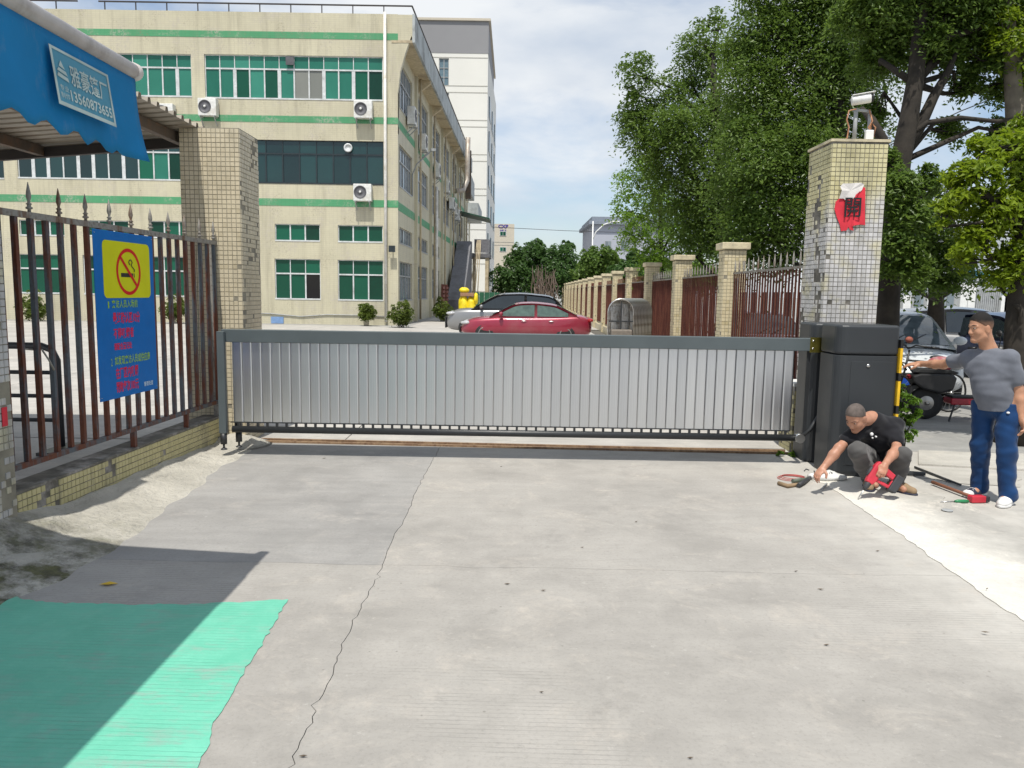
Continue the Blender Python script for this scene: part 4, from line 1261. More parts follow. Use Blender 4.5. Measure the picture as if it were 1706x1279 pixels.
for k, Y in enumerate(YP):
    y0, y1 = prevY + (.42 if k else .02), Y - .02
    a, b = Vector((fX(y0) + .16, y0, 0)), Vector((fX(y1) + .16, y1, 0))
    t = thing('fence_panel', 'spiked iron fence panel, ' + (rank[k - 1] + ' among those backed with red sheet' if k else 'with gaps in its red sheet, beside the poster pillar'), 'fence', a, math.atan2((b - a).y, (b - a).x), 'panels of the right boundary fence')
    L = (b - a).length
    MB().box((0, -.018, 2.17), (L, .018, 2.205)).build('rail', M['iron_rail'], t)
    MB().box((0, -.018, .385), (L, .018, .42)).build('rail', M['iron_red'], t)
    MB().box((0, -.12, -.02), (L, .12, .30)).build('plinth', M['fence_pillar'], t)
    npk = int(L / .135)
    if k < 3:
        for i in range(npk):
            p = link('picket', pk_r, t); p.location = ((i + .5) * L / npk, 0, 0)
            if i % 2 == 0:
                q = link('finial', fin_r, p); q.location = (0, 0, 2.205)
    else:
        m = MB()
        for i in range(npk):
            x = (i + .5) * L / npk
            m.box((x - .011, -.011, .42), (x + .011, .011, 2.17))
            if i % 2 == 0: m.bar((x, 0, 2.2), (x, 0, 2.38), .02)
        tag(m.build('pickets', M['iron_red'], t), kind='stuff')
    if k == 0:
        xa_, xb_ = .52 * L, .93 * L
        nn = int(L / .09); m = MB()
        for i in range(nn):
            x0_, x1_ = L * i / nn, L * (i + 1) / nn
            dd = .02 if i % 2 else .045
            mid_ = (x0_ + x1_) / 2
            m.box((x0_, -dd - .053, 1.52 if .30 * L < mid_ < .80 * L else .44), (x1_, -dd - .05, 1.86))
        m.build('sheet', MS, t)
    if k >= 1:
        m = MB()
        nn = int(L / .09)
        for i in range(nn):
            x0_, x1_ = L * i / nn, L * (i + 1) / nn
            dd = .02 if i % 2 else .045
            m.box((x0_, -dd - .003 - .05, .44), (x1_, -dd - .05, 2.12 if k > 1 else 1.98))
        m.build('sheet', MS, t)
    if k < 3:
        MB().box((L - .12, -.06, .3), (L - .02, -.02, 2.1)).build('end_post', M['frame_grey'], t)
    prevY = Y

# ================================================================== corrugated canopy and blue awning on the left
cc = thing('corrugated_canopy', 'rusty corrugated sheet canopy carried by the two left pillars', 'canopy')
CX1, CX0, CY0, CY1 = at(345, 214, 8.95).x - .07, -9.5, 4.9, 9.25
zr = at(345, 216, 8.95).z
SL = .085
def CZ(x): return zr + SL * (x - CX1)
prof = []
y = CY0
while y < CY1:
    for dy, dz in [(0, 0), (.115, 0), (.13, .05), (.175, .05), (.19, 0)]:
        prof.append((y + dy, dz))
    y += .19
prof = [p for i, p in enumerate(prof) if i == 0 or p[0] > prof[i - 1][0] + 1e-6]
V, F = [], []
nP = len(prof)
for (x, dz0) in [(CX0, 0), (CX1, 0), (CX0, .004), (CX1, .004)]:
    for (yy, dz) in prof: V.append((x, yy, CZ(x) + dz + dz0))
for i in range(nP - 1):
    F.append((i, i + 1, nP + i + 1, nP + i)); F.append((2 * nP + i, 3 * nP + i, 3 * nP + i + 1, 2 * nP + i + 1))
    F.append((nP + i, nP + i + 1, 3 * nP + i + 1, 3 * nP + i)); F.append((i, 2 * nP + i, 2 * nP + i + 1, i + 1))
MB().add(V, F).build('corrugated_sheet', M['corrugated'], cc)
for px in (300, 205, 62, -90, -260):
    x = at(px, 240, 9.1).x
    MB().box((x - .04, CY0 + .05, CZ(x) - .115), (x + .04, CY1 - .08, CZ(x) - .006)).build('beam', M['beam_rust'], cc)
for (yy, w) in [(9.19, .07), (5.1, .08)]:
    m = MB(); m.prism([(CX0, CZ(CX0) - .13), (CX1 - .3, CZ(CX1 - .3) - .13), (CX1 - .3, CZ(CX1 - .3) - .02), (CX0, CZ(CX0) - .02)], (1, 0, 0), (0, 0, 1), -yy - w / 2, -yy + w / 2, n=(0, -1, 0))
    m.build('purlin', M['beam_dark'], cc)
for (x, y) in [(CX0 + .3, 9.2), (CX0 + .3, 5.1)]:
    MB().box((x - .06, y - .06, 0), (x + .06, y + .06, CZ(x) - .13)).build('post', M['beam_dark'], cc)

aw = thing('awning', 'blue cloth awning with a printed label on its scalloped valance', 'awning')
ax = -1.85
ay1 = ax * FPX / (236 - 853) ; ay0 = -2.5
az = at(237, 125, ay1).z
NW = 150
V, F = [], []
NZ = 10
for i in range(NW + 1):
    y = ay0 + (ay1 - ay0) * i / NW
    s = (ay1 - y)
    drop = .372 + .020 * math.sin((y - 2.80) / .2 * 2 * math.pi + 1.6) if s > .2 else .385
    for k in range(NZ + 1):
        t = k / NZ
        flare = .020 * t * t * (.5 + .5 * math.sin(y * 6.5)) + (.05 * t * t * (1 - s / .18) if s < .18 else 0)
        V.append((ax + .015 + flare + .005 * math.sin(y * 17 + t * 2) * t, y, az - .02 - drop * t))
for i in range(NW):
    for k in range(NZ):
        a = i * (NZ + 1) + k
        F.append((a, a + 1, a + NZ + 2, a + NZ + 1))
o = link('valance', np_mesh('valance', V, F, M['awning'], True), aw)
sdm = o.modifiers.new('cloth', 'SOLIDIFY'); sdm.thickness = .003
# sloping sheet up to its wall
V, F = [], []
for i in range(31):
    y = ay0 + (ay1 - ay0) * i / 30
    for k in range(13):
        t = k / 12
        V.append((ax - .02 - 2.9 * t, y, az + .03 + .95 * t - .05 * math.sin(math.pi * t) + .01 * math.sin(y * 9) * math.sin(math.pi * t)))
for i in range(30):
    for k in range(12):
        a = i * 13 + k
        F.append((a, a + 13, a + 14, a + 1))
o = link('sheet', np_mesh('sheet', V, F, M['awning'], True), aw)
sdm = o.modifiers.new('cloth', 'SOLIDIFY'); sdm.thickness = .003
m = MB().cyl((ax, ay0, az + .02), (ax, ay1 + .0, az + .02), .036, n=20); m.build('front_bar', M['alu_bar'], aw)
m = MB().lathe([(.040, 0), (.042, .03), (.036, .045), (.016, .05)], (ax, ay1, az + .02), (0, 1, 0), 20); m.build('end_cap', M['alu_bar'], aw)
for y in (-1.8, 3.4 - 1.4):
    MB().bar((ax, y, az + .0), (ax - 1.5, y, az + .30), .05).bar((ax - 1.5, y, az + .30), (ax - 2.9, y, az + .75), .05).build('arm', M['alu_bar'], aw)
# label on the valance
lx = ax + .060
LY0, LY1 = (ax + .04) * FPX / (108 - 853), (ax + .04) * FPX / (200 - 853)
LZ0, LZ1 = at(203, 212, LY1).z, at(199, 125, LY1).z
def LP(u, v, d=0): return Vector((lx + d - .030 * v, LY0 + u * (LY1 - LY0), LZ0 + v * (LZ1 - LZ0)))
LWd, LH = LY1 - LY0, LZ1 - LZ0
MB().quad(LP(0, 0), LP(1, 0), LP(1, 1), LP(0, 1)).build('label', M['awning_label'], aw)
Ub, Vb = (LP(1, 0, .003) - LP(0, 0, .003)), (LP(0, 1, .003) - LP(0, 0, .003))
ub, vb = Ub.normalized(), Vb.normalized()
m = MB()
for (u0, v0, u1, v1) in [(0, 0, 1, .07), (0, .95, 1, 1), (0, .07, .035, .95), (.965, .07, 1, .95)]:
    m.quad(LP(u0, v0, .002), LP(u1, v0, .002), LP(u1, v1, .002), LP(u0, v1, .002))
m.build('label_border', M['label_white'], aw)
text_obj('lettering', '\u96c5\u8c6a\u7bf7\u5382', LP(.27, .43, .003), ub, vb, LWd * .66, Vb.length * .38, M['label_white'], aw, bold=.012)
text_obj('lettering', '13560873655', LP(.22, .14, .003), ub, vb, LWd * .73, Vb.length * .20, M['label_white'], aw, bold=.02)
text_obj('lettering', '\u4e13\u4e1a', LP(.06, .27, .003), ub, vb, LWd * .14, Vb.length * .10, M['label_white'], aw)
text_obj('lettering', '\u5236\u4f5c', LP(.06, .14, .003), ub, vb, LWd * .14, Vb.length * .10, M['label_white'], aw)
m = MB()
for q in [[(.05, .50), (.23, .46), (.22, .53), (.07, .57)], [(.06, .60), (.22, .56), (.20, .63), (.09, .66)], [(.10, .69), (.19, .66), (.14, .80)]]:
    P = [LP(u, v, .003) for u, v in q]
    m.add(P, [tuple(range(len(P)))])
m.build('emblem', M['label_white'], aw)

# ================================================================== the swing-up gate
YG = 8.20
gt = thing('barrier_gate', 'long grey barrier gate leaf of vertical aluminium slats across the drive', 'gate')
gL, gR = at(380, 548, YG).x, at(1352, 562, YG).x
zT = (at(380, 548, YG).z + at(1340, 563, YG).z) / 2
zTb = zT - .135
zRod = (at(400, 714, YG).z + at(1340, 730, YG).z) / 2
pT = (at(600, 573, YG).z + at(1200, 581, YG).z) / 2
pB = (at(600, 706, YG).z + at(1200, 714, YG).z) / 2
mod_bevel(MB().box((gL - .06, YG - .05, zTb), (gR, YG + .05, zT)).build('top_beam', M['gate_paint'], gt), .006)
m = MB().cyl((gL + .02, YG, zRod), (gR - .02, YG, zRod), .036, n=14); m.build('bottom_rail', M['gate_dark'], gt)
m = MB().box((gL, YG - .006, pB - .012), (at(1321, 640, YG).x, YG + .006, pB)); m.box((gL + .0, YG - .006, pT), (at(1321, 640, YG).x, YG + .006, pT + .014)); m.build('panel_edge', M['gate_dark'], gt)
# slats
s0, s1 = at(388, 640, YG).x, at(1321, 640, YG).x
NS = 58
sw = (s1 - s0) / NS
rg = np.random.default_rng(21)
arc = 7
prof = []
for i in range(arc + 1):
    t = i / arc
    prof.append((t * (sw - .0003), -.0010 * math.sin(math.pi * t) - .0004 * math.sin(3 * math.pi * t) if 0 < t < 1 else 0))
V = [(x, y, 0) for x, y in prof] + [(x, y, pT - pB) for x, y in prof] + [(x, y + .004 if 0 < i < arc else .004, 0) for i, (x, y) in enumerate(prof)] + [(x, y + .004 if 0 < i < arc else .004, pT - pB) for i, (x, y) in enumerate(prof)]
n1 = arc + 1
F = []
for i in range(arc): F += [(i, i + 1, n1 + i + 1, n1 + i), (2 * n1 + i + 1, 2 * n1 + i, 3 * n1 + i, 3 * n1 + i + 1)]
F += [(0, n1, 3 * n1, 2 * n1), (arc, 2 * n1 + arc, 3 * n1 + arc, n1 + arc)]
sl_me = MB().add(V, F, True).mesh('slat', M['slat'])
for i in range(NS):
    o = link('slat', sl_me, gt)
    o.location = (s0 + i * sw, YG + rg.normal(0, .0005), pB)
    o.rotation_euler = (R(rg.normal(.0, .10)), 0, R(rg.normal(0, .40)))
clip_t = MB().box((-.012, -.012, 0), (.012, .012, zTb - pT)).mesh('clip', M['gate_dark'])
clip_b = MB().box((-.012, -.012, 0), (.012, .012, pB - zRod - .03)).mesh('clip', M['gate_dark'])
for i in range(NS):
    x = s0 + (i + .5) * sw
    o = link('clip', clip_t, gt); o.location = (x, YG, pT + .014)
    o = link('clip', clip_b, gt); o.location = (x, YG, zRod + .02)
# left end: two posts on screw feet
xl_ = at(370, 650, YG - .08).x
for (x, y, w, mt) in [(xl_ + .005, YG - .085, .075, 'gate_paint'), (xl_ + .115, YG + .06, .07, 'gate_dark')]:
    zf = .085
    t0 = zT - .02
    po_ = MB().box((x - w / 2, y - .03, zRod - .03), (x + w / 2, y + .03, t0)).build('end_post', M[mt], gt)
    mod_bevel(po_, .004)
    m = MB().cyl((x, y, zf + .06), (x, y, zRod - .031), .034, n=12); m.build('foot_sleeve', M['gate_dark'], po_)
    m = MB().cyl((x, y, zf + .015), (x, y, zf + .06), .011, n=10); m.lathe([(.034, 0), (.034, .008), (.014, .02)], (x, y, zf), n=14); m.build('screw_foot', M['iron_dark'], po_)
# right stile, stay rod and hinge plate
xr_s = at(1343, 650, YG).x
MB().box((xr_s - .02, YG - .015, zRod + .03), (xr_s + .02, YG + .015, zTb - .001)).build('stile', M['gate_dark'], gt)
CXa, CXb = at(1392, 650, 7.65).x, at(1494, 650, 7.65).x
m = MB().box((gR - .03, YG - .058, zTb - .012), (CXa + .22, YG - .050, zT + .012))
hp = m.build('hinge_plate', M['zinc_yellow'], gt)
for (dx, dz) in [(.03, .03), (.03, .11), (.16, .03), (.16, .11)]:
    MB().lathe([(.012, 0), (.012, .006), (.006, .009)], (gR - .03 + dx, YG - .058, zTb + dz), (0, -1, 0), 10).build('bolt', M['steel'], hp)
MB().box((gR + .001, YG - .049, zTb), (CXa + .22, YG + .045, zT - .005)).build('hinge_arm', M['zinc_yellow'], gt)
MB().tube([(gR - .06, YG - .02, zRod + .01), (gR + .04, YG - .02, zRod + .10), (gR + .20, YG - .01, zRod + .38)], .022, 8).build('stay_rod', M['gate_dark'], gt)
MB().cyl((gR - .07, YG - .05, zRod), (gR - .07, YG + .04, zRod), .05, n=14).build('knuckle', M['steel'], gt)

# drive cabinet
dc = thing('drive_cabinet', 'charcoal steel drive cabinet that lifts the barrier gate', 'cabinet')
zC = at(1440, 541, 7.70).z
YC0, YC1 = 7.66, 8.10
def rounded(x0, x1, y0, y1, r, n=5, left=True):
    pts = []
    for (cx_, cy_, a0) in [(x1 - .03, y1 - .03, 0), (x0 + .03, y1 - .03, 90), (x0 + r, y0 + r, 180), (x1 - .03, y0 + .03, 270)]:
        rr_ = r if a0 == 180 else .03
        for k in range(n + 1):
            a = R(a0 + 90 * k / n); pts.append((cx_ + rr_ * math.cos(a), cy_ + rr_ * math.sin(a)))
    return pts
zl_ = at(1440, 592, 7.66).z
pb = rounded(CXa, CXb, YC0, YC1, .10)
mod_bevel(MB().prism(pb, (1, 0, 0), (0, 1, 0), .05, zl_ - .003).build('housing', M['cabinet'], dc), .003)
mod_bevel(MB().prism(pb, (1, 0, 0), (0, 1, 0), zl_ + .003, zC).build('lid', M['cabinet'], dc), .05, 4)
MB().prism([(x * .99 + (CXa + CXb) * .005, y) for x, y in pb], (1, 0, 0), (0, 1, 0), .0, .049).build('base', M['gate_dark'], dc)
dx0, dx1 = CXa + .14, CXb - .035
dr = mod_bevel(MB().box((dx0, YC0 - .004, .12), (dx1, YC0 + .002, zl_ - .06)).build('door', M['cabinet'], dc), .002)
p = at(1446, 609, YC0); MB().lathe([(.018, 0), (.018, .008), (.010, .012)], (p.x, YC0 - .004, p.z), (0, -1, 0), 16).build('lock', M['steel'], dr)
# rear half
RX0 = at(1347, 650, 8.32).x
pb2 = rounded(RX0, CXb - .02, 8.30, 8.70, .10)
mod_bevel(MB().prism(pb2, (1, 0, 0), (0, 1, 0), .0, zC - .01).build('rear_housing', M['cabinet'], dc), .04, 4)
MB().box((CXa + .22, 8.101, .1), (CXb - .05, 8.299, zC - .08)).build('core', M['gate_dark'], dc)
# striped guard edge on the right corner
sx = CXb + .004
z0_, z1_ = at(1497, 716, 7.66).z, at(1499, 566, 7.66).z
nst = 11
for i in range(nst):
    a, b = z0_ + (z1_ - z0_) * i / nst, z0_ + (z1_ - z0_) * (i + 1) / nst
    m = MB().box((sx - .002, YC0 - .022, a), (sx + .024, YC0 + .07, b))
    m.build('guard_stripe', M['yellow'] if i % 4 not in (2,) else M['black'], dc)

# steel track across the drive behind the gate
tr = thing('gate_track', 'rusty flat steel gate track let into the concrete behind the gate', 'track')
yt_l, yt_r = G(440, 737).y, G(1310, 757).y
for dy in (0, .14):
    V = []
    m = MB(); m.prism([(PX1 + .1, yt_l + dy), (QX0 - .3, yt_r + dy), (QX0 - .3, yt_r + dy + .035), (PX1 + .1, yt_l + dy + .035)], (1, 0, 0), (0, 1, 0), -.01, .022)
    m.build('rail', M['rail_steel'], tr)
# ================================================================== trees and plants
def leaf_cloud(clumps, size, per, rg, shape=.46, droop=.35, twig=46, spread=.24, solid=.45):
    """many small leaves on twigs through the volume of each clump. clumps: (centre, radii, weight)"""
    C, NRM = [], []
    for (c, r, wgt) in clumps:
        n = max(20, int(per * wgt))
        nt = max(4, n // twig)
        d = rg.normal(size=(nt, 3)); d /= np.linalg.norm(d, axis=1, keepdims=True)
        rad = solid + (1.08 - solid) * rg.random(nt) ** .5
        lump = 1 + .25 * np.sin(d[:, 0] * 5 + c[0]) * np.sin(d[:, 1] * 4 + c[1]) + .22 * np.sin(d[:, 2] * 6 + c[2] * 2)
        tc = np.array(c) + d * (rad * lump)[:, None] * np.array(r)
        # each spray is a flat fan that leans outwards and hangs a little
        ax = d * .55 + rg.normal(size=(nt, 3)) * .35 + np.array((0, 0, .95))
        ax /= np.linalg.norm(ax, axis=1, keepdims=True)
        idx = np.repeat(np.arange(nt), twig)
        off_ = rg.normal(size=(nt * twig, 3)) * spread * np.mean(r) ** .6
        a = ax[idx]
        along = (off_ * a).sum(1, keepdims=True)
        off_ = off_ - a * along * .68
        flat2 = (off_ ** 2).sum(1, keepdims=True)
        off_[:, 2:] -= flat2 * .55 / max(.05, spread)
        C.append(tc[idx] + off_)
        NRM.append(a * 1.0 + rg.normal(size=(nt * twig, 3)) * .42)
    C = np.concatenate(C); Nn = np.concatenate(NRM)
    Nn /= np.linalg.norm(Nn, axis=1, keepdims=True)
    n = len(C)
    t = rg.normal(size=(n, 3)); t[:, 2] -= droop
    t -= Nn * (t * Nn).sum(1, keepdims=True)
    t /= np.linalg.norm(t, axis=1, keepdims=True)
    s = np.cross(Nn, t)
    L = (size * rg.uniform(.65, 1.3, n))[:, None]
    w = L * shape * .5
    P = np.stack([C - t * L * .5, C + s * w - t * L * .05 + Nn * L * .10, C + t * L * .5 - Nn * L * .06, C - s * w - t * L * .05 + Nn * L * .10], 1)
    F = np.arange(n * 4).reshape(n, 4)
    return P.reshape(-1, 3), F

def clump_px(px, py, Y, rpx, flat=.85, deep=1.0):
    c = at(px, py, Y)
    r = rpx * Y / FPX * .86
    return (np.array(c), np.array((r, r * deep, r * flat)), (rpx / 50.0) ** 2)

def tree(name, label, cat, base, trunk_pts, trunk_r, clumps, leaf, size, per, bark='bark', group=None, seed=1, branches=True, **kw):
    rg = np.random.default_rng(seed)
    t = thing(name, label, cat, (0, 0, 0), 0, group)
    m = MB()
    pts = [Vector(p) for p in trunk_pts]
    k = len(pts)
    rs = [trunk_r * (1 - .62 * i / (k - 1)) for i in range(k)]
    rs[0] *= 1.35
    m.tube(pts, rs, 14)
    if branches:
        for (c, r, wgt) in clumps:
            c = Vector(c)
            cand = [p for p in pts if p.z < c.z - .1] or [pts[0] + (pts[-1] - pts[0]) * .5]
            s = min(cand, key=lambda p: (p - c).length + (c.z - p.z) * .2)
            mid = s.lerp(c, .5) + Vector(rg.normal(0, .18, 3)) + Vector((0, 0, .12))
            q = s.lerp(c, .8) + Vector(rg.normal(0, .1, 3))
            r0 = max(.018, trunk_r * .32 * min(1.4, wgt ** .25))
            m.tube([s, s.lerp(mid, .5), mid, q, c], [r0, r0 * .8, r0 * .6, r0 * .4, r0 * .2], 7)
            for _ in range(4):
                dv = Vector(rg.normal(0, 1, 3)).normalized() * float(np.mean(r)) * .85
                m.tube([q, q.lerp(c + dv, .55) + Vector(rg.normal(0, .06, 3)), c + dv], [r0 * .3, r0 * .2, .006], 5)
    m.build('trunk', M[bark], t)
    V, F = leaf_cloud(clumps, size, per, rg, **kw)
    link('crown', np_mesh('crown', V, F, M[leaf]), t)
    return t

def gp_(px, py): q = G(px, py); return (q.x, q.y, 0)
def tp(*pts): return [at(px, py, Y) for px, py, Y in pts]

# deep green ficus behind the boundary fence
Y = 22.0
b = at(1215, 500, Y); cl = [clump_px(*q[:2], Y + q[3], q[2]) for q in [(1060, 112, 30, 0), (1046, 150, 17, .5), (1062, 180, 34, .5), (1092, 150, 40, 0), (1100, 212, 55, 0), (1166, 72, 34, 0), (1184, 36, 26, .3), (1150, 122, 40, .4), (1196, 105, 46, .8), (1168, 185, 62, 0), (1120, 258, 56, .4), (1196, 262, 66, -.6), (1066, 225, 32, 0), (1050, 196, 22, .2), (1140, 320, 60, .6), (1220, 330, 60, 0), (1130, 205, 48, -1), (1225, 190, 60, 1), (1165, 390, 52, .6), (1180, 330, 60, .8), (1215, 405, 46, .4)]]
tree('ficus_tree', 'dark green ficus with ragged crown top, left of the other street trees', 'tree', b, [Vector((b.x, Y, 0)), Vector((b.x - .1, Y, 2.0)), Vector((b.x - .3, Y, 4.2)), Vector((b.x - .6, Y, 6.4)), Vector((b.x - .8, Y, 8.4))], .20, cl, 'leaf_ficus', .105, 2700, group='ficus street trees behind the boundary fence', seed=31)
Y = 27.5
b = at(1075, 500, Y); cl = [clump_px(*q[:2], Y + q[3], q[2]) for q in [(1056, 300, 36, 0), (1046, 345, 30, 0), (1064, 385, 34, 0), (1096, 330, 46, .5), (1100, 400, 44, 0), (1135, 360, 44, .6), (1075, 270, 28, 0), (1150, 425, 36, 0), (1180, 400, 36, .5), (1085, 430, 26, 0), (1120, 440, 24, 0)]]
tree('ficus_tree', 'bright fresh green street tree at the left end of the big trees', 'tree', b, [Vector((b.x + .6, Y, 0)), Vector((b.x + .6, Y, 1.6)), Vector((b.x + .5, Y, 3.2)), Vector((b.x + .4, Y, 5.0))], .16, cl, 'leaf_fresh', .12, 2300, group='ficus street trees behind the boundary fence', seed=32)
Y = 17.0
b = at(1395, 500, Y); cl = [clump_px(*q[:2], Y + q[3], q[2]) for q in [(1268, 52, 58, 0), (1235, 82, 34, .3), (1252, 130, 60, 0), (1330, 118, 78, .2), (1330, 30, 70, .5), (1405, 55, 80, 0), (1400, 150, 70, .3), (1300, 200, 76, 0), (1246, 224, 50, -.4), (1372, 232, 66, .5), (1312, 290, 70, -.3), (1276, 345, 56, -.6), (1238, 372, 46, -.5), (1335, 352, 58, .4), (1300, 402, 46, 0), (1462, 62, 70, .6), (1270, 262, 50, -1), (1340, 250, 58, -.8), (1440, 250, 50, .8), (1436, 330, 44, .8), (1225, 310, 44, .2), (1290, -20, 60, 0), (1390, -30, 70, 0), (1255, 408, 34, 0), (1400, 380, 46, .5)]]
tree('ficus_tree', 'tall dark ficus filling the sky left of the poster pillar', 'tree', b, [Vector((b.x + .3, Y, 0)), Vector((b.x + .25, Y, 2.2)), Vector((b.x, Y, 4.0)), Vector((b.x - .3, Y, 6.0)), Vector((b.x - .5, Y, 8.0))], .24, cl, 'leaf_ficus', .088, 3000, group='ficus street trees behind the boundary fence', seed=33)
# leaning tree whose trunks show right of the pillar
Y = 11.5
base = at(1474, 540, Y)
tr_pts = [Vector((base.x - .02, Y, 0)), at(1474, 560, Y), at(1478, 470, Y), at(1486, 400, Y), at(1492, 330, Y), at(1500, 270, Y), at(1514, 200, Y), at(1524, 140, Y), at(1530, 80, Y), at(1534, 10, Y), at(1540, -60, Y)]
cl = [clump_px(*q[:2], Y + q[3], q[2]) for q in [(1440, 14, 46, .5), (1510, 12, 60, .4), (1590, 24, 60, .4), (1655, 30, 50, .4), (1570, 82, 34, .2), (1640, 100, 34, .3), (1470, 90, 40, .6), (1610, 140, 24, .4), (1690, 140, 36, .6), (1600, -40, 70, 0), (1500, -50, 70, 0), (1690, -30, 70, .3), (1455, 185, 26, .8), (1585, 215, 24, .8), (1668, 215, 26, .8), (1545, 60, 30, 0), (1500, 300, 34, -.6), (1514, 350, 36, -.6), (1500, 400, 34, -.6), (1526, 440, 30, -.6), (1548, 296, 26, 0), (1494, 446, 22, -.5), (1480, 262, 20, -.4)]]
t = tree('ficus_tree', 'forked ficus with bare dark trunk rising right behind the poster pillar', 'tree', base, tr_pts, .21, cl, 'leaf_ficus', .080, 4200, group='ficus street trees behind the boundary fence', seed=34, solid=.2, spread=.19)
m = MB()
m.tube(tp((1502, 262, Y), (1535, 205, Y), (1556, 160, Y), (1580, 118, Y), (1600, 70, Y)), [.10, .085, .07, .05, .02], 9)
m.tube(tp((1490, 340, Y), (1478, 280, Y - .1), (1470, 232, Y - .2), (1452, 200, Y - .2), (1436, 180, Y)), [.10, .085, .075, .06, .03], 9)
m.tube(tp((1508, 232, Y), (1545, 204, Y - .1), (1600, 196, Y - .2), (1660, 202, Y - .2), (1700, 196, Y)), [.055, .04, .035, .03, .02], 8)
m.build('limb', M['bark'], t)
# lower dark growth between pillar and the lime tree
Y = 13.2
cl = [clump_px(*q[:2], Y + q[3] - .4, q[2]) for q in [(1505, 330, 44, 0), (1545, 380, 44, 0), (1500, 405, 36, .2), (1560, 430, 40, 0), (1530, 455, 34, 0), (1590, 400, 34, .2), (1580, 470, 24, 0), (1498, 460, 26, .4), (1540, 315, 34, .4), (1596, 345, 34, .6), (1610, 448, 26, .4)]]
b = at(1560, 545, 18.0)
tree('ficus_tree', 'shady bushy ficus growing between the poster pillar and the lime tree', 'tree', b, [Vector((b.x, 18.0, 0)), at(1560, 500, 17.4), at(1556, 440, 15.5), at(1548, 380, 13.6)], .20, cl, 'leaf_ficus', .088, 2300, seed=35)
# lime green tree at the right edge, its dark trunk beside the standing man
Y = 9.7
b = at(1700, 640, Y)
cl = [clump_px(*q[:2], Y + q[3], q[2]) for q in [(1625, 290, 46, 0), (1690, 250, 50, 0), (1590, 335, 32, 0), (1655, 350, 56, 0), (1712, 335, 60, 0), (1620, 400, 42, 0), (1690, 425, 48, 0), (1572, 362, 20, 0), (1665, 462, 26, 0), (1770, 300, 80, 0), (1640, 240, 26, .1), (1598, 285, 24, .1), (1715, 200, 34, .2), (1780, 420, 70, 0)]]
tree('lime_tree', 'lime green leafy tree at the right edge of the view', 'tree', b, [Vector((b.x, Y, 0)), Vector((b.x, Y, .6)), at(1695, 560, Y), at(1700, 470, Y), at(1706, 380, Y), at(1712, 280, Y)], .20, cl, 'leaf_lime', .085, 1500, seed=36, solid=.3, spread=.15)
# pale trunk further right with a hanging lime spray
Y = 11.5
b = at(1700, 640, Y)
cl = [clump_px(*q[:2], Y + q[3], q[2]) for q in [(1694, 62, 34, -.3), (1740, 20, 60, 0), (1730, 100, 40, 0), (1676, 30, 24, -.2), (1790, 90, 70, 0)]]
tree('pale_trunk_tree', 'pale grey trunk rising above the lime tree at the top right', 'tree', b, [Vector((b.x + .5, Y, 0)), at(1712, 400, Y), at(1692, 200, Y), at(1686, 110, Y), at(1680, 30, Y), at(1680, -60, Y)], .17, cl, 'leaf_lime', .085, 1500, bark='bark_pale', seed=37, solid=.3)

# far trees across the end of the lane
far = [('dense dark round tree beside the cream office building', 'leaf_far', 80, [(850, 452, 26), (880, 420, 26), (905, 436, 36), (870, 455, 30), (838, 474, 18), (896, 408, 14), (925, 450, 26), (858, 428, 16)], 872),
       ('mid green tree in the middle of the far tree row', 'leaf_far', 84, [(940, 425, 24), (958, 444, 26), (935, 455, 28), (968, 460, 22), (945, 408, 12)], 948),
       ('pale green tree by the street lamp in the far tree row', 'leaf_far_light', 76, [(990, 428, 24), (1008, 446, 26), (978, 452, 26), (1020, 430, 18), (1000, 470, 22), (968, 476, 16)], 992),
       ('green tree in front of the pale grey building', 'leaf_far', 60, [(1045, 452, 26), (1062, 436, 24), (1030, 470, 20), (1075, 462, 26), (1050, 484, 18), (1095, 440, 26)], 1056),
       ('small tree low behind the boundary fence', 'leaf_far_light', 46, [(1110, 460, 22), (1135, 452, 24), (1160, 450, 22), (1185, 455, 20)], 1140)]
for i, (lb, lf, Y, cs, bx) in enumerate(far):
    b = at(bx, 490, Y)
    cl = [clump_px(x, y, Y + (k % 3 - 1) * 1.5, r * 1.05) for k, (x, y, r) in enumerate(cs)]
    tree('street_tree', lb, 'tree', b, [Vector((b.x, Y, 0)), Vector((b.x, Y, 1.6)), at(bx, 455, Y)], .22, cl, lf, .34, 9000, group='far trees at the end of the lane', seed=50 + i, branches=False, spread=.22)
# dead hanging vines
dv = thing('dead_vines', 'bare brown hanging vines in front of the far dark tree', 'vines')
rg = np.random.default_rng(71)
m = MB()
for i in range(60):
    x0 = rg.uniform(888, 926); Y = 58 + rg.uniform(-.8, .8)
    top = rg.uniform(441, 478)
    m.tube([at(x0 + rg.normal(0, 2), top, Y), at(x0 + rg.normal(0, 3), top + 12, Y), at(x0 + rg.normal(0, 4), 478, Y), at(x0 + rg.normal(0, 5), 497, Y)], [.015, .035, .035, .03], 4, cap=False)
m.build('stems', M['leaf_dry'], dv)

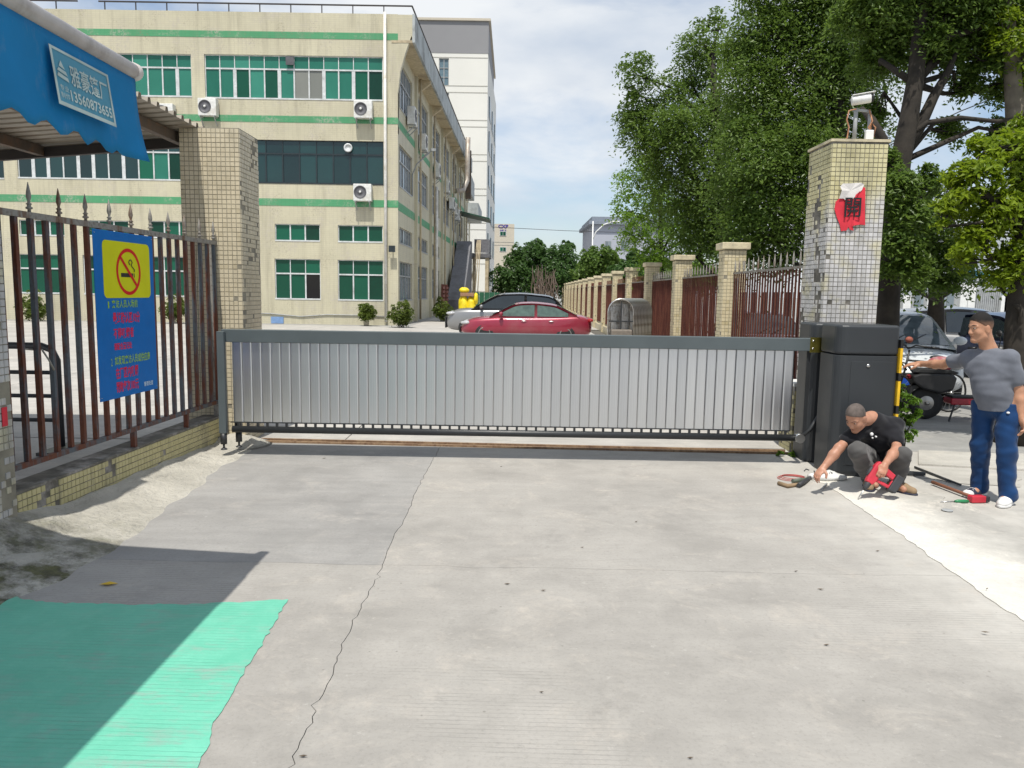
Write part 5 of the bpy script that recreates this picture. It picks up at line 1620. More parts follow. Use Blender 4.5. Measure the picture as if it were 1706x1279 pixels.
# clipped bushes along the factory
for i, (px, py, rr, Y, lb) in enumerate([(610, 519, 13, 38.9, 'smaller clipped round bush by the white corner pipe'), (668, 521, 18, 37.8, 'larger clipped round bush at the factory corner'), (737, 514, 14, 46, 'dark clipped bush beside the side wall windows'), (58, 508, 21, 38.6, 'clipped bush seen through the fence left of the sign'), (292, 511, 19, 38.4, 'clipped bush seen through the fence right of the sign')]):
    t = thing('clipped_bush', lb, 'bush', (0, 0, 0), 0, 'clipped bushes along the factory')
    c = at(px, py, Y); r = rr * Y / FPX
    cl = [(np.array((c.x, Y, c.z + r * .12)), np.array((r * 1.02, r, r * .92)), 1.0), (np.array((c.x - r * .3, Y - r * .3, c.z - r * .3)), np.array((r * .6, r * .6, r * .5)), .4), (np.array((c.x + r * .3, Y - r * .2, c.z - r * .35)), np.array((r * .6, r * .6, r * .5)), .4)]
    V, F = leaf_cloud(cl, .11, 3000, np.random.default_rng(80 + i), spread=.10, solid=.6)
    link('crown', np_mesh('crown', V, F, M['leaf_bush']), t)
    m = MB()
    for k in range(5): m.tube([(c.x + .05 * k - .1, Y, 0), (c.x + (k - 2) * r * .2, Y, c.z)], .02, 5)
    m.build('stem', M['bark'], t)

# shrub beside the drive cabinet
sh = thing('shrub', 'glossy light green shrub growing beside the drive cabinet', 'shrub')
Y = 8.55
cl = [clump_px(*q[:2], Y + q[3], q[2]) for q in [(1508, 648, 17, 0), (1516, 672, 19, -.1), (1508, 700, 18, -.05), (1522, 698, 15, -.1), (1504, 728, 15, 0), (1500, 680, 16, 0.1), (1512, 716, 14, -.1)]]
V, F = leaf_cloud(cl, .062, 2300, np.random.default_rng(91), spread=.07, shape=.5, droop=-.2)
link('foliage', np_mesh('foliage', V, F, M['leaf_shrub']), sh)
m = MB(); b = at(1505, 752, Y)
rg = np.random.default_rng(92)
for (c, r, w_) in cl: m.tube([(b.x, Y, .02), ((b.x + c[0]) / 2 + rg.normal(0, .02), Y, c[2] * .5), tuple(c)], [.012, .009, .004], 6)
m.build('stem', M['bark'], sh)
# weeds at the foot of the right pillar
wd = thing('weed_tuft', 'small green weeds at the foot of the right pillar', 'weeds')
cl = [clump_px(*q[:2], 8.62, q[2], .8) for q in [(1300, 757, 8), (1318, 757, 9), (1335, 752, 11), (1330, 742, 8)]]
V, F = leaf_cloud(cl, .045, 1900, np.random.default_rng(95), spread=.05)
V[:, 2] = np.maximum(V[:, 2], .006)
link('foliage', np_mesh('foliage', V, F, M['leaf_shrub']), wd)

# ================================================================== cars
def make_car(name, label, cat, loc, rz, L, W, H, belt, prof, paint, shell=None, group=None, glass='car_glass', wheel_r=.33, nose=.70, tail=.90):
    """x runs forward, y to the left, z up. prof: side outline of the cabin, rear to front, (x, z)"""
    r = thing(name, label, cat, loc, rz, group)
    hw = W / 2
    st = []
    for t in np.linspace(0, 1, 17):
        x = -L / 2 + L * t
        zb = .24 + .10 * max(0, (abs(t - .5) - .40) / .10) ** 2
        top = np.interp(t, [0, .03, .10, .22, .42, .62, .70, .86, .94, .985, 1], [tail - .22, tail - .05, tail, belt + .03, belt, belt - .01, belt - .02, nose + .10, nose + .02, nose - .12, nose - .26])
        w = hw * np.interp(t, [0, .02, .07, .2, .8, .92, .98, 1], [.72, .84, .93, 1, 1, .93, .80, .66])
        st.append((x, zb, top, w))
    V, F = [], []
    for (x, zb, zs, w) in st:
        h = zs - zb
        half = [(0, zb), (w * .80, zb), (w * .96, zb + .10), (w * 1.0, zb + h * .42), (w * .985, zb + h * .70), (w * .95, zs - .06), (w * .86, zs), (w * .45, zs + .035), (0, zs + .045)]
        ring = half + [(-a, b) for a, b in half[-2:0:-1]]
        V += [(x, a, b) for a, b in ring]
    n = 16
    for i in range(len(st) - 1):
        for k in range(n):
            a, b = i * n + k, i * n + (k + 1) % n
            F.append((a, b, b + n, a + n))
    F.append(tuple(range(n - 1, -1, -1))); F.append(tuple((len(st) - 1) * n + k for k in range(n)))
    tmp = MB().add(V, F, True).build('tmp', paint)
    ss = tmp.modifiers.new('s', 'SUBSURF'); ss.levels = 2
    ax = (-L / 2 + .98, L / 2 - .93)
    cut = MB()
    for x in ax:
        for s in (-1, 1): cut.cyl((x, s * (hw - .24), wheel_r), (x, s * (hw + .1), wheel_r), wheel_r + .055, n=26)
    co = cut.build('cut', paint)
    bm_ = tmp.modifiers.new('b', 'BOOLEAN'); bm_.object = co; bm_.operation = 'DIFFERENCE'
    dg = bpy.context.evaluated_depsgraph_get(); dg.update()
    me = bpy.data.meshes.new_from_object(tmp.evaluated_get(dg))
    bpy.data.objects.remove(tmp); bpy.data.objects.remove(co)
    link('body', me, r)
    # cabin shell
    px_ = [p[0] for p in prof]; pz_ = [p[1] for p in prof]
    ts = np.linspace(0, 1, 34)
    d = np.r_[0, np.cumsum(np.hypot(np.diff(px_), np.diff(pz_)))]; d /= d[-1]
    # rounded resampling
    xs, zs = np.interp(ts, d, px_), np.interp(ts, d, pz_)
    for _ in range(3):
        xs[1:-1] = (xs[:-2] + 2 * xs[1:-1] + xs[2:]) / 4; zs[1:-1] = (zs[:-2] + 2 * zs[1:-1] + zs[2:]) / 4
    zmax = zs.max()
    def wz(z): return hw * (.90 - .20 * max(0., (z - belt)) / (zmax - belt))
    NL = 8
    V, F = [], []
    for x, z in zip(xs, zs):
        w = wz(z)
        for k in range(NL + 1):
            q = -1 + 2 * k / NL
            V.append((x, q * w, z + .035 * (1 - q * q) * (1 if z > belt + .2 else .4) - (.022 if abs(q) == 1 else 0)))
    n1 = NL + 1
    for i in range(len(xs) - 1):
        for k in range(NL):
            a = i * n1 + k
            F.append((a, a + 1, a + n1 + 1, a + n1))
    b0 = len(V)
    for s, k in ((-1, 0), (1, NL)):
        o = len(V)
        for i, (x, z) in enumerate(zip(xs, zs)): V.append((x, s * hw * .905, min(z, belt) - .10))
        for i in range(len(xs) - 1):
            f = (i * n1 + k, (i + 1) * n1 + k, o + i + 1, o + i)
            F.append(f if s > 0 else f[::-1])
    MB().add(V, F, True).build('cabin', shell or paint, r)
    gl = M[glass]
    def topstrip(t0, t1, q0, q1, nm):
        V, F = [], []
        nn = 8
        for i in range(nn + 1):
            t = t0 + (t1 - t0) * i / nn
            x, z = np.interp(t, ts, xs), np.interp(t, ts, zs)
            dx, dz = np.interp(min(t + .01, 1), ts, xs) - np.interp(max(t - .01, 0), ts, xs), np.interp(min(t + .01, 1), ts, zs) - np.interp(max(t - .01, 0), ts, zs)
            l = math.hypot(dx, dz); nx, nz = -dz / l * .008, dx / l * .008
            w = wz(z)
            for k in range(NL + 1):
                q = q0 + (q1 - q0) * k / NL
                V.append((x + nx, q * w, z + nz + .035 * (1 - q * q) * (1 if z > belt + .2 else .4)))
        for i in range(nn):
            for k in range(NL):
                a = i * n1 + k; F.append((a, a + 1, a + n1 + 1, a + n1))
        MB().add(V, F, True).build(nm, gl, r)
    tw0 = np.interp(prof[-2][0], xs[len(xs) // 2:], ts[len(xs) // 2:])
    tr1 = np.interp(prof[1][0], xs[:len(xs) // 2], ts[:len(xs) // 2])
    topstrip(tw0 + .015, .975, -.90, .90, 'windscreen')
    topstrip(.03, tr1 - .015, -.86, .86, 'rear_window')
    x0, x1 = xs[0], xs[-1]
    mid = (prof[1][0] + prof[-2][0]) / 2
    for s in (-1, 1):
        for (a, b) in [(x0 + .42, mid - .05), (mid + .05, x1 - .34)]:
            V, F = [], []
            nn = 12
            for i in range(nn + 1):
                x = a + (b - a) * i / nn
                zt_ = np.interp(x, xs, zs) - .085
                zt_ = max(zt_, belt + .03)
                for z in (belt + .025, zt_):
                    f = (z - belt) / (zmax - belt)
                    V.append((x, s * (wz(z) + .010 + .012 * (1 - f)), z))
            for i in range(nn):
                f = (2 * i, 2 * i + 2, 2 * i + 3, 2 * i + 1); F.append(f if s < 0 else f[::-1])
            MB().add(V, F, True).build('side_window', gl, r)
        mm = MB().ell((x1 - .42, s * (hw + .07), belt + .10), (.075, .11, .075)); mm.bar((x1 - .42, s * (hw - .10), belt + .04), (x1 - .42, s * (hw + .04), belt + .08), .05)
        mm.build('mirror', paint, r)
        for x in (mid - .55, mid + .42):
            MB().ell((x, s * (hw + .005), belt - .14), (.10, .018, .016)).build('door_handle', M['steel'] if shell is None else paint, r)
        MB().ell((L / 2 - .26, s * (hw - .30), nose - .07), (.22, .20, .075), Matrix.Rotation(-s * .5, 3, 'Z')).build('headlight', M['headlight'], r)
        MB().ell((-L / 2 + .12, s * (hw - .26), tail - .16), (.10, .20, .08), Matrix.Rotation(s * .3, 3, 'Z')).build('tail_light', M['tail_light'], r)
        for x in ax:
            w = MB().lathe([(wheel_r * .55, -.09), (wheel_r * .92, -.095), (wheel_r, -.06), (wheel_r, .06), (wheel_r * .92, .095), (wheel_r * .55, .09)], (x, s * (hw - .12), wheel_r), (0, 1, 0), 28).build('wheel', M['rubber'], r)
            MB().lathe([(wheel_r * .66, .0), (wheel_r * .66, .10), (wheel_r * .58, .10), (wheel_r * .52, .07), (wheel_r * .2, .085), (.02, .09)], (x, s * (hw - .12), wheel_r), (0, s, 0), 24).build('rim', M['rim'], w)
    g = MB().box((L / 2 - .05, -hw * .55, .34), (L / 2 + .012, hw * .55, nose - .2)); mod_bevel(g.build('grille', M['black'], r), .02)
    MB().box((L / 2 + .013, -.22, .40), (L / 2 + .022, .22, .53)).build('number_plate', M['plate'], r)
    for k in (-.25, .05): MB().bar((x1 - .05, k, belt + .05), (x1 - .38, k + .38, belt + .20), .015).build('wiper', M['black'], r)
    return r

def car_paint(name, c, metal=.25, dirt=.15):
    n = Nodes(name)
    f = n.noise(1.6, 5)
    col = n.mix(n.ramp(f, [(.45, 0.0), (.75, dirt)]), c, (.35, .32, .28))
    b = n.bsdf(col, n.math('ADD', n.math('MULTIPLY', n.noise(5, 4), .16), .26), metal, None, .5)
    b.inputs['Coat Weight'].default_value = .8
    b.inputs['Coat Roughness'].default_value = .07
    return n.m
M['paint_red'] = car_paint('red_car_paint', (.30, .018, .045))
M['paint_silver'] = car_paint('silver_grey_car_paint', (.27, .27, .27), .4)
M['paint_white'] = car_paint('white_car_paint', (.58, .61, .63), 0.0, .1)
M['paint_black'] = car_paint('black_car_paint', (.012, .014, .02), .1, .05)
M['car_glass'] = pbr('tinted_car_glass', (.016, .022, .026), .05, bump=0, var=.1, spec=.8)
M['car_glass_light'] = pbr('green_tinted_car_glass', (.07, .11, .09), .05, bump=0, var=.3, spec=.9)
M['car_glass_pale'] = pbr('sky_painted_car_glass', (.11, .14, .16), .05, bump=0, var=.3, spec=.9)  # sky reflection painted in as a paler, bluish base colour
M['headlight'] = pbr('headlight_lens', (.55, .55, .56), .08, .3, bump=0, spec=.8)
M['tail_light'] = pbr('tail_light_lens', (.30, .01, .012), .1, bump=0, spec=.7)
M['rim'] = pbr('alloy_rim', (.35, .34, .32), .35, .9, bump=.05)
M['plate'] = pbr('blue_number_plate', (.02, .08, .40), .4, bump=0)
M['headlight'].name = 'headlight_lens'

YA = 27.5
xm = at(877, 545, YA).x
make_car('parked_sedan', 'dark red sedan parked in front of the silver suv beyond the gate', 'car', (xm, YA + .9, 0), R(178.5), 4.80, 1.80, 1.44, .93,
         [(-1.92, .95), (-1.05, 1.37), (-.30, 1.44), (.35, 1.41), (1.30, .92)], M['paint_red'], glass='car_glass_light', nose=.76, tail=1.0)
YS = 30.6
xm = at(846, 545, YS).x
make_car('parked_suv', 'silver suv with black roof parked behind the red sedan', 'car', (xm, YS + .95, 0), R(179), 5.0, 1.95, 1.76, 1.12,
         [(-2.30, 1.14), (-1.75, 1.66), (-.6, 1.76), (.35, 1.72), (1.45, 1.10)], M['paint_silver'], M['paint_black'], nose=1.0, tail=1.12, wheel_r=.37)
# street side cars
make_car('parked_hatchback', 'white hatchback facing the gate behind the electric scooter', 'car', (at(1540, 600, 13.2).x, 14.6, 0), R(-104), 4.4, 1.84, 1.55, .98,
         [(-2.05, 1.0), (-1.65, 1.45), (-.4, 1.55), (.35, 1.50), (1.35, .96)], M['paint_white'], nose=.80, tail=1.0, glass='car_glass_pale')
make_car('parked_hatchback', 'silver car beyond the white hatchback, left of the standing man', 'car', (at(1622, 560, 18.5).x, 18.9, 0), R(-12), 4.5, 1.84, 1.60, 1.0,
         [(-2.1, 1.02), (-1.75, 1.48), (-.4, 1.60), (.35, 1.55), (1.35, .98)], M['paint_silver'], nose=.86, tail=1.02)
make_car('parked_sedan', 'dark blue car at the right, behind the standing man', 'car', (at(1730, 560, 16.8).x, 17.6, 0), R(-80), 4.6, 1.82, 1.50, .95,
         [(-1.95, .97), (-1.2, 1.42), (-.3, 1.50), (.35, 1.46), (1.3, .94)], car_paint('dark_blue_car_paint', (.02, .03, .07)), nose=.78, tail=1.0)
make_car('parked_sedan', 'pale pink car glimpsed through the bars of the nearest fence panel', 'car', (at(1288, 540, 17.5).x, 18.6, 0), R(-95), 4.5, 1.80, 1.42, .92,
         [(-1.9, .94), (-1.1, 1.36), (-.3, 1.42), (.35, 1.39), (1.3, .91)], car_paint('pale_pink_car_paint', (.50, .33, .36)), nose=.76, tail=.98)

# ================================================================== electric scooter, bicycle
sc = thing('electric_scooter', 'black and red electric scooter parked on the street behind the standing man', 'scooter', (at(1582, 690, 11.5).x, 11.5, 0), R(-6))
RW = .245
def wheel(x, nm='wheel'):
    w = MB().lathe([(RW * .62, -.04), (RW * .9, -.048), (RW, -.02), (RW, .02), (RW * .9, .048), (RW * .62, .04)], (x, 0, RW), (0, 1, 0), 28).build(nm, M['rubber'], sc)
    m = MB().lathe([(RW * .64, -.03), (RW * .64, .03), (RW * .55, .032), (RW * .30, .05), (.03, .055)], (x, 0, RW), (0, -1, 0), 24); m.lathe([(.03, -.09), (.03, .09)], (x, 0, RW), (0, 1, 0), 12); m.build('rim', M['rim'], w)
wheel(-.36); wheel(.80)
m = MB(); m.prism([(-.60, .56), (-.62, .66), (-.50, .70), (-.05, .70), (.02, .64), (-.02, .46), (-.20, .40), (-.46, .46)], (1, 0, 0), (0, 0, 1), -.13, .13, n=(0, -1, 0)); mod_bevel(m.build('body', M['black'], sc), .03)
m = MB(); m.prism([(-.05, .24), (-.05, .34), (.50, .34), (.56, .42), (.62, .40), (.55, .24)], (1, 0, 0), (0, 0, 1), -.14, .14, n=(0, -1, 0)); mod_bevel(m.build('side_skirt', pbr('red_scooter_plastic', (.34, .012, .03), .3), sc), .02)
m = MB(); m.box((-.03, -.13, .341), (.52, .13, .37)); m.build('floorboard', M['rubber'], sc)
m = MB(); m.prism([(.50, .38), (.62, .62), (.60, .86), (.54, .98), (.60, 1.02), (.70, .90), (.72, .62), (.62, .38)], (1, 0, 0), (0, 0, 1), -.12, .12, n=(0, -1, 0)); mod_bevel(m.build('leg_shield', M['frame_grey'], sc), .03)
m = MB(); m.prism([(-.58, .71), (-.50, .77), (-.10, .76), (.04, .72), (.02, .70), (-.5, .70)], (1, 0, 0), (0, 0, 1), -.12, .12, n=(0, -1, 0)); mod_bevel(m.build('seat', M['rubber'], sc), .025)
m = MB(); m.ell((-.18, 0, .84), (.20, .14, .11)); m.build('cushion', pbr('red_grey_cushion', (.34, .03, .05), .8, dirt=(.42, .40, .40), dscale=2.4), sc)
m = MB(); m.tube([(.80, 0, RW), (.72, 0, .60), (.60, 0, 1.05)], [.035, .035, .03], 10); m.bar((.80, -.08, RW), (.76, -.08, .50), .03).bar((.80, .08, RW), (.76, .08, .50), .03); m.build('fork', M['iron_dark'], sc)
m = MB(); m.tube([(.45, -.34, 1.06), (.54, -.16, 1.08), (.60, 0, 1.06), (.54, .16, 1.08), (.45, .34, 1.06)], .015, 8); m.cyl((.45, -.34, 1.06), (.38, -.42, 1.05), .022, n=10); m.cyl((.45, .34, 1.06), (.38, .42, 1.05), .022, n=10); m.build('handlebar', M['black'], sc)
m = MB(); m.ell((.62, 0, 1.06), (.12, .13, .09)); m.build('headlamp_cowl', M['black'], sc)
for s in (-1, 1):
    m = MB(); m.tube([(.50, s * .22, 1.08), (.48, s * .30, 1.22), (.44, s * .34, 1.28)], .007, 6); m.ell((.42, s * .36, 1.32), (.03, .075, .05)); m.build('mirror', M['black'], sc)
m = MB(); m.prism([(.62, .44), (.80, .52), (.98, .46), (1.0, .40), (.80, .47), (.66, .40)], (1, 0, 0), (0, 0, 1), -.07, .07, n=(0, -1, 0)); m.build('front_mudguard', M['black'], sc)
m = MB(); m.prism([(-.70, .30), (-.60, .50), (-.36, .56), (-.2, .52), (-.22, .48), (-.36, .52), (-.56, .46), (-.66, .29)], (1, 0, 0), (0, 0, 1), -.07, .07, n=(0, -1, 0)); m.build('rear_mudguard', M['black'], sc)
MB().tube([(-.62, -.1, .72), (-.72, -.1, .84), (-.72, .1, .84), (-.62, .1, .72)], .012, 8).build('rear_rack', M['iron_dark'], sc)
MB().bar((.02, -.10, .26), (-.10, -.22, .01), .02).build('kickstand', M['iron_dark'], sc)
m = MB(); m.ell((-.63, 0, .63), (.03, .07, .04)); m.build('tail_light', M['tail_light'], sc)

bk = thing('bicycle', 'black bicycle whose handlebar shows between the cabinet and the scooter', 'bicycle', (at(1528, 690, 12.3).x, 12.15, 0), R(196))
for x in (-.52, .52):
    w = MB()
    pts = [(x + .30 * math.cos(a), 0, .31 + .30 * math.sin(a)) for a in np.linspace(0, 2 * math.pi, 33)]
    w.tube(pts, .016, 6, cap=False); w = w.build('wheel', M['rubber'], bk)
    m = MB()
    for a in np.linspace(0, 2 * math.pi, 17)[:-1]: m.bar((x, 0, .31), (x + .29 * math.cos(a), 0, .31 + .29 * math.sin(a)), .004)
    m.cyl((x, -.04, .31), (x, .04, .31), .025, n=10); m.build('spokes', M['steel'], w)
m = MB(); m.tube([(-.52, 0, .31), (-.05, 0, .33), (.36, 0, .78)], .017, 8); m.tube([(-.05, 0, .33), (-.18, 0, .84)], .017, 8); m.tube([(-.17, 0, .80), (.36, 0, .84)], .016, 8); m.tube([(-.52, 0, .31), (-.17, 0, .78)], .012, 8); m.tube([(.52, 0, .31), (.40, 0, .68), (.34, 0, 1.0)], .016, 8); m.build('frame', M['black'], bk)
m = MB(); m.tube([(.22, -.30, 1.06), (.34, -.12, 1.08), (.36, 0, 1.02), (.34, .12, 1.08), (.22, .30, 1.06)], .013, 8); m.cyl((.22, -.30, 1.06), (.10, -.33, 1.05), .018, n=8); m.cyl((.22, .30, 1.06), (.10, .33, 1.05), .018, n=8); m.build('handlebar', M['black'], bk)
m = MB(); m.ell((-.20, 0, .88), (.13, .07, .035)); m.build('saddle', M['black'], bk)
m = MB(); m.lathe([(.10, 0), (.10, .012)], (-.05, -.03, .33), (0, -1, 0), 20); m.bar((-.05, -.05, .33), (.08, -.05, .22), .015); m.build('crank', M['steel'], bk)
m = MB(); m.ell((.36, 0, 1.16), (.06, .05, .05)); m.build('flower', pbr('faded_red_rosette', (.30, .09, .06), .8), bk)

# ================================================================== folded stainless gate, cart, rack, lamp, street side
fg = thing('folding_gate', 'stack of stainless arch tubes, an old folding gate parked by the fence', 'folding gate')
Yg = 17.6
gx0, gx1 = at(1013, 545, Yg).x, at(1055, 545, Yg).x
gz = at(1034, 498, Yg).z
wdt = gx1 - gx0
def arch_me(r):
    rad = wdt / 2
    pts = [(-rad, 0, .03), (-rad, 0, gz - rad)] + [(-rad * math.cos(a), 0, gz - rad + rad * math.sin(a)) for a in np.linspace(.2, math.pi - .2, 10)] + [(rad, 0, gz - rad), (rad, 0, .03)]
    return MB().tube(pts, r, 8).mesh('arch', M['stainless'])
am = arch_me(.024)
NA = 13
for i in range(NA):
    o = link('arch', am, fg); o.location = ((gx0 + gx1) / 2 + i * .048, Yg + i * .085, 0)
for i in range(NA - 1):
    m = MB(); x = (gx0 + gx1) / 2 + i * .048; y = Yg + i * .085
    for s in (-.22, 0, .22):
        m.bar((x + s, y + .02, .25), (x + s + .048, y + .07, gz - .12), .022); m.bar((x + s, y + .07, gz - .12), (x + s + .048, y + .02, .25), .022)
    m.build('scissor_bar', M['stainless'], fg)
m = MB()
for z in (.45, .85, 1.18): m.bar((gx0 + .01, Yg - .01, z), (gx1 - .01, Yg - .01, z), .03)
m.bar(((gx0 + gx1) / 2, Yg - .02, .1), ((gx0 + gx1) / 2, Yg - .02, gz - .05), .03); m.build('end_grid', M['iron_dark'], fg)
m = MB(); m.box((gx0 + .05, Yg - .25, .05), (gx1 - .05, Yg - .03, 1.0)); mod_bevel(m.build('drive_head', pbr('dusty_drive_head', (.20, .17, .14), .7, dirt=(.07, .06, .055), dscale=6), fg), .03)

cart = thing('wrapped_cart', 'cart wrapped in crumpled yellow tarpaulin beside the external stair', 'cart')
rg = np.random.default_rng(3)
Yc = 44.0
c0, c1 = at(763, 514, Yc), at(796, 480, Yc)
w_ = c1.x - c0.x
def crumple(center, rad, seed):
    bmx = MB().ell(center, rad, None, 22, 16)
    out = []
    for p in bmx.v:
        k = 1 + .16 * vn(p[0] * 4.1, p[2] * 4.1, seed) + .10 * vn(p[0] * 11, p[2] * 11 + p[1] * 7, seed + 2)
        out.append(tuple(center[i] + (p[i] - center[i]) * k for i in range(3)))
    bmx.v = out
    return bmx
M['tarp'] = pbr('yellow_tarpaulin', (.75, .58, .012), .5, bump=.5, bscale=7)
xc = (c0.x + c1.x) / 2
crumple((xc - .24, Yc, .88), (.30, .32, .78), 1).build('tarpaulin', M['tarp'], cart)
crumple((xc + .20, Yc, .82), (.28, .32, .72), 4).build('tarpaulin', M['tarp'], cart)
crumple((xc - .22, Yc, 1.86), (.28, .28, .17), 6).build('hood', M['tarp'], cart)
crumple((xc + .44, Yc, 1.40), (.14, .26, .32), 8).build('side_flap', M['tarp'], cart)
mod_bevel(MB().box((xc - .42, Yc - .28, 1.52), (xc + .36, Yc + .28, 1.72)).build('cardboard', pbr('cardboard', (.30, .17, .10), .8), cart), .02)
for s in (-.35, .3): MB().lathe([(.12, -.03), (.14, 0), (.12, .03)], (xc + s, Yc - .2, .14), (0, 1, 0), 16).build('wheel', M['rubber'], cart)

rk = thing('pallet_stack', 'reddish wooden pallets leaning upright against the side wall', 'pallets')
for k, y in enumerate((57.2, 59.8)):
    x = flank_x(y) + .45
    for j in range(7):
        MB().box((x, y, .15 + j * .30), (x + .05, y + 1.9, .33 + j * .30)).build('slat', pbr('red_pallet_wood', (.20, .07, .05), .8) if (k == 0 and j == 0) else bpy.data.materials['red_pallet_wood'], rk)
    for d in (.1, .9, 1.7): MB().box((x - .10, y + d, .0), (x - .002, y + d + .12, 2.3)).build('batten', bpy.data.materials['red_pallet_wood'], rk)

lamp = thing('street_lamp', 'white street lamp with an upswept arm above the far trees', 'street lamp')
YL = 85.0
b = at(985, 480, YL)
tz = at(985, 368, YL).z
MB().cyl((b.x, YL, 0), (b.x, YL, tz), .10, .06, 12).build('pole', M['white'], lamp)
MB().tube([(b.x, YL, tz - 2.0), at(993, 386, YL), at(1006, 374, YL), at(1018, 370, YL)], .06, 8).build('arm', M['white'], lamp)
a = at(1018, 370, YL); MB().ell((a.x + .5, YL, a.z + .06), (.6, .22, .10)).build('lamp_head', M['white'], lamp)

# far side of the street
sb_ = thing('street_building', 'pale building with blue awning on the far side of the street', 'building')
YW = 36.0
a, b = at(1470, 470, YW), at(1800, 470, YW)
z1 = at(1600, 380, YW).z
MB().box((a.x, YW, 0), (b.x + 14, YW + 10, z1)).build('wall', pbr('pale_shop_wall', (.45, .47, .50), .8, dirt=(.30, .36, .36), dscale=.5), sb_)
p, q = at(1600, 458, YW), at(1628, 450, YW)
MB().prism([(0, q.z), (-1.0, p.z), (-1.0, p.z - .12), (0, q.z - .12)], (0, 1, 0), (0, 0, 1), p.x, q.x, o=(0, YW, 0)).build('blue_awning', pbr('blue_sheet', (.03, .16, .26), .6), sb_)
for x0, x1, y0, y1 in [(1520, 1545, 470, 520), (1660, 1690, 455, 520), (1560, 1590, 480, 525)]:
    p, q = at(x0, y1, YW), at(x1, y0, YW)
    w = MB().box((p.x - .08, YW - .05, p.z - .08), (q.x + .08, YW + .01, q.z + .08)).build('window', M['frame_grey'], sb_)
    for s in (0, 1): MB().box((p.x + (q.x - p.x) * (.5 * s + .03), YW - .08, p.z), (p.x + (q.x - p.x) * (.5 * s + .47), YW - .051, q.z)).build('pane', M['pane_blue'], w)
wf = thing('white_fence', 'white posts and grey railings on the far side of the street', 'fence')
YV = 29.0
for px in (1487, 1506, 1546, 1600, 1612, 1668, 1674, 1720):
    p = at(px, 530, YV); t = at(px, 440 if px > 1590 and px < 1660 else 492, YV)
    MB().box((p.x - .14, YV - .14, 0), (p.x + .14, YV + .14, t.z if t.z < 2.8 else 2.4)).build('post', M['white'], wf)
z = 2.15
for i, px in enumerate(np.arange(1618, 1664, 3.4)):
    p = at(px, 530, YV)
    MB().box((p.x - .022, YV - .02, .2), (p.x + .022, YV + .02, z)).build('picket', M['frame_grey'], wf)
p, q = at(1612, 500, YV), at(1668, 500, YV)
MB().box((p.x + .14, YV - .02, z), (q.x - .14, YV + .02, z + .06)).build('rail', M['frame_grey'], wf)
p, q = at(1506, 500, YV), at(1600, 500, YV)
MB().box((p.x + .14, YV + .0, .0), (q.x - .14, YV + .1, .9)).build('plinth', M['tower_wall'], wf)

# overhead wires
for k, (pts, lb) in enumerate([([(1380, 300, 15.5), (1500, 232, 15.5), (1600, 185, 15.5), (1720, 138, 15.5)], 'thin black wire rising to the right between the street trees'), ([(820, 378, 90), (940, 384, 90), (1060, 388, 90)], 'thin wire strung across the lane above the far trees')]):
    w = MB().tube([at(*p) for p in pts], .012 if k == 0 else .03, 6).build('overhead_wire', M['black'])
    tag(w, lb, 'wire')
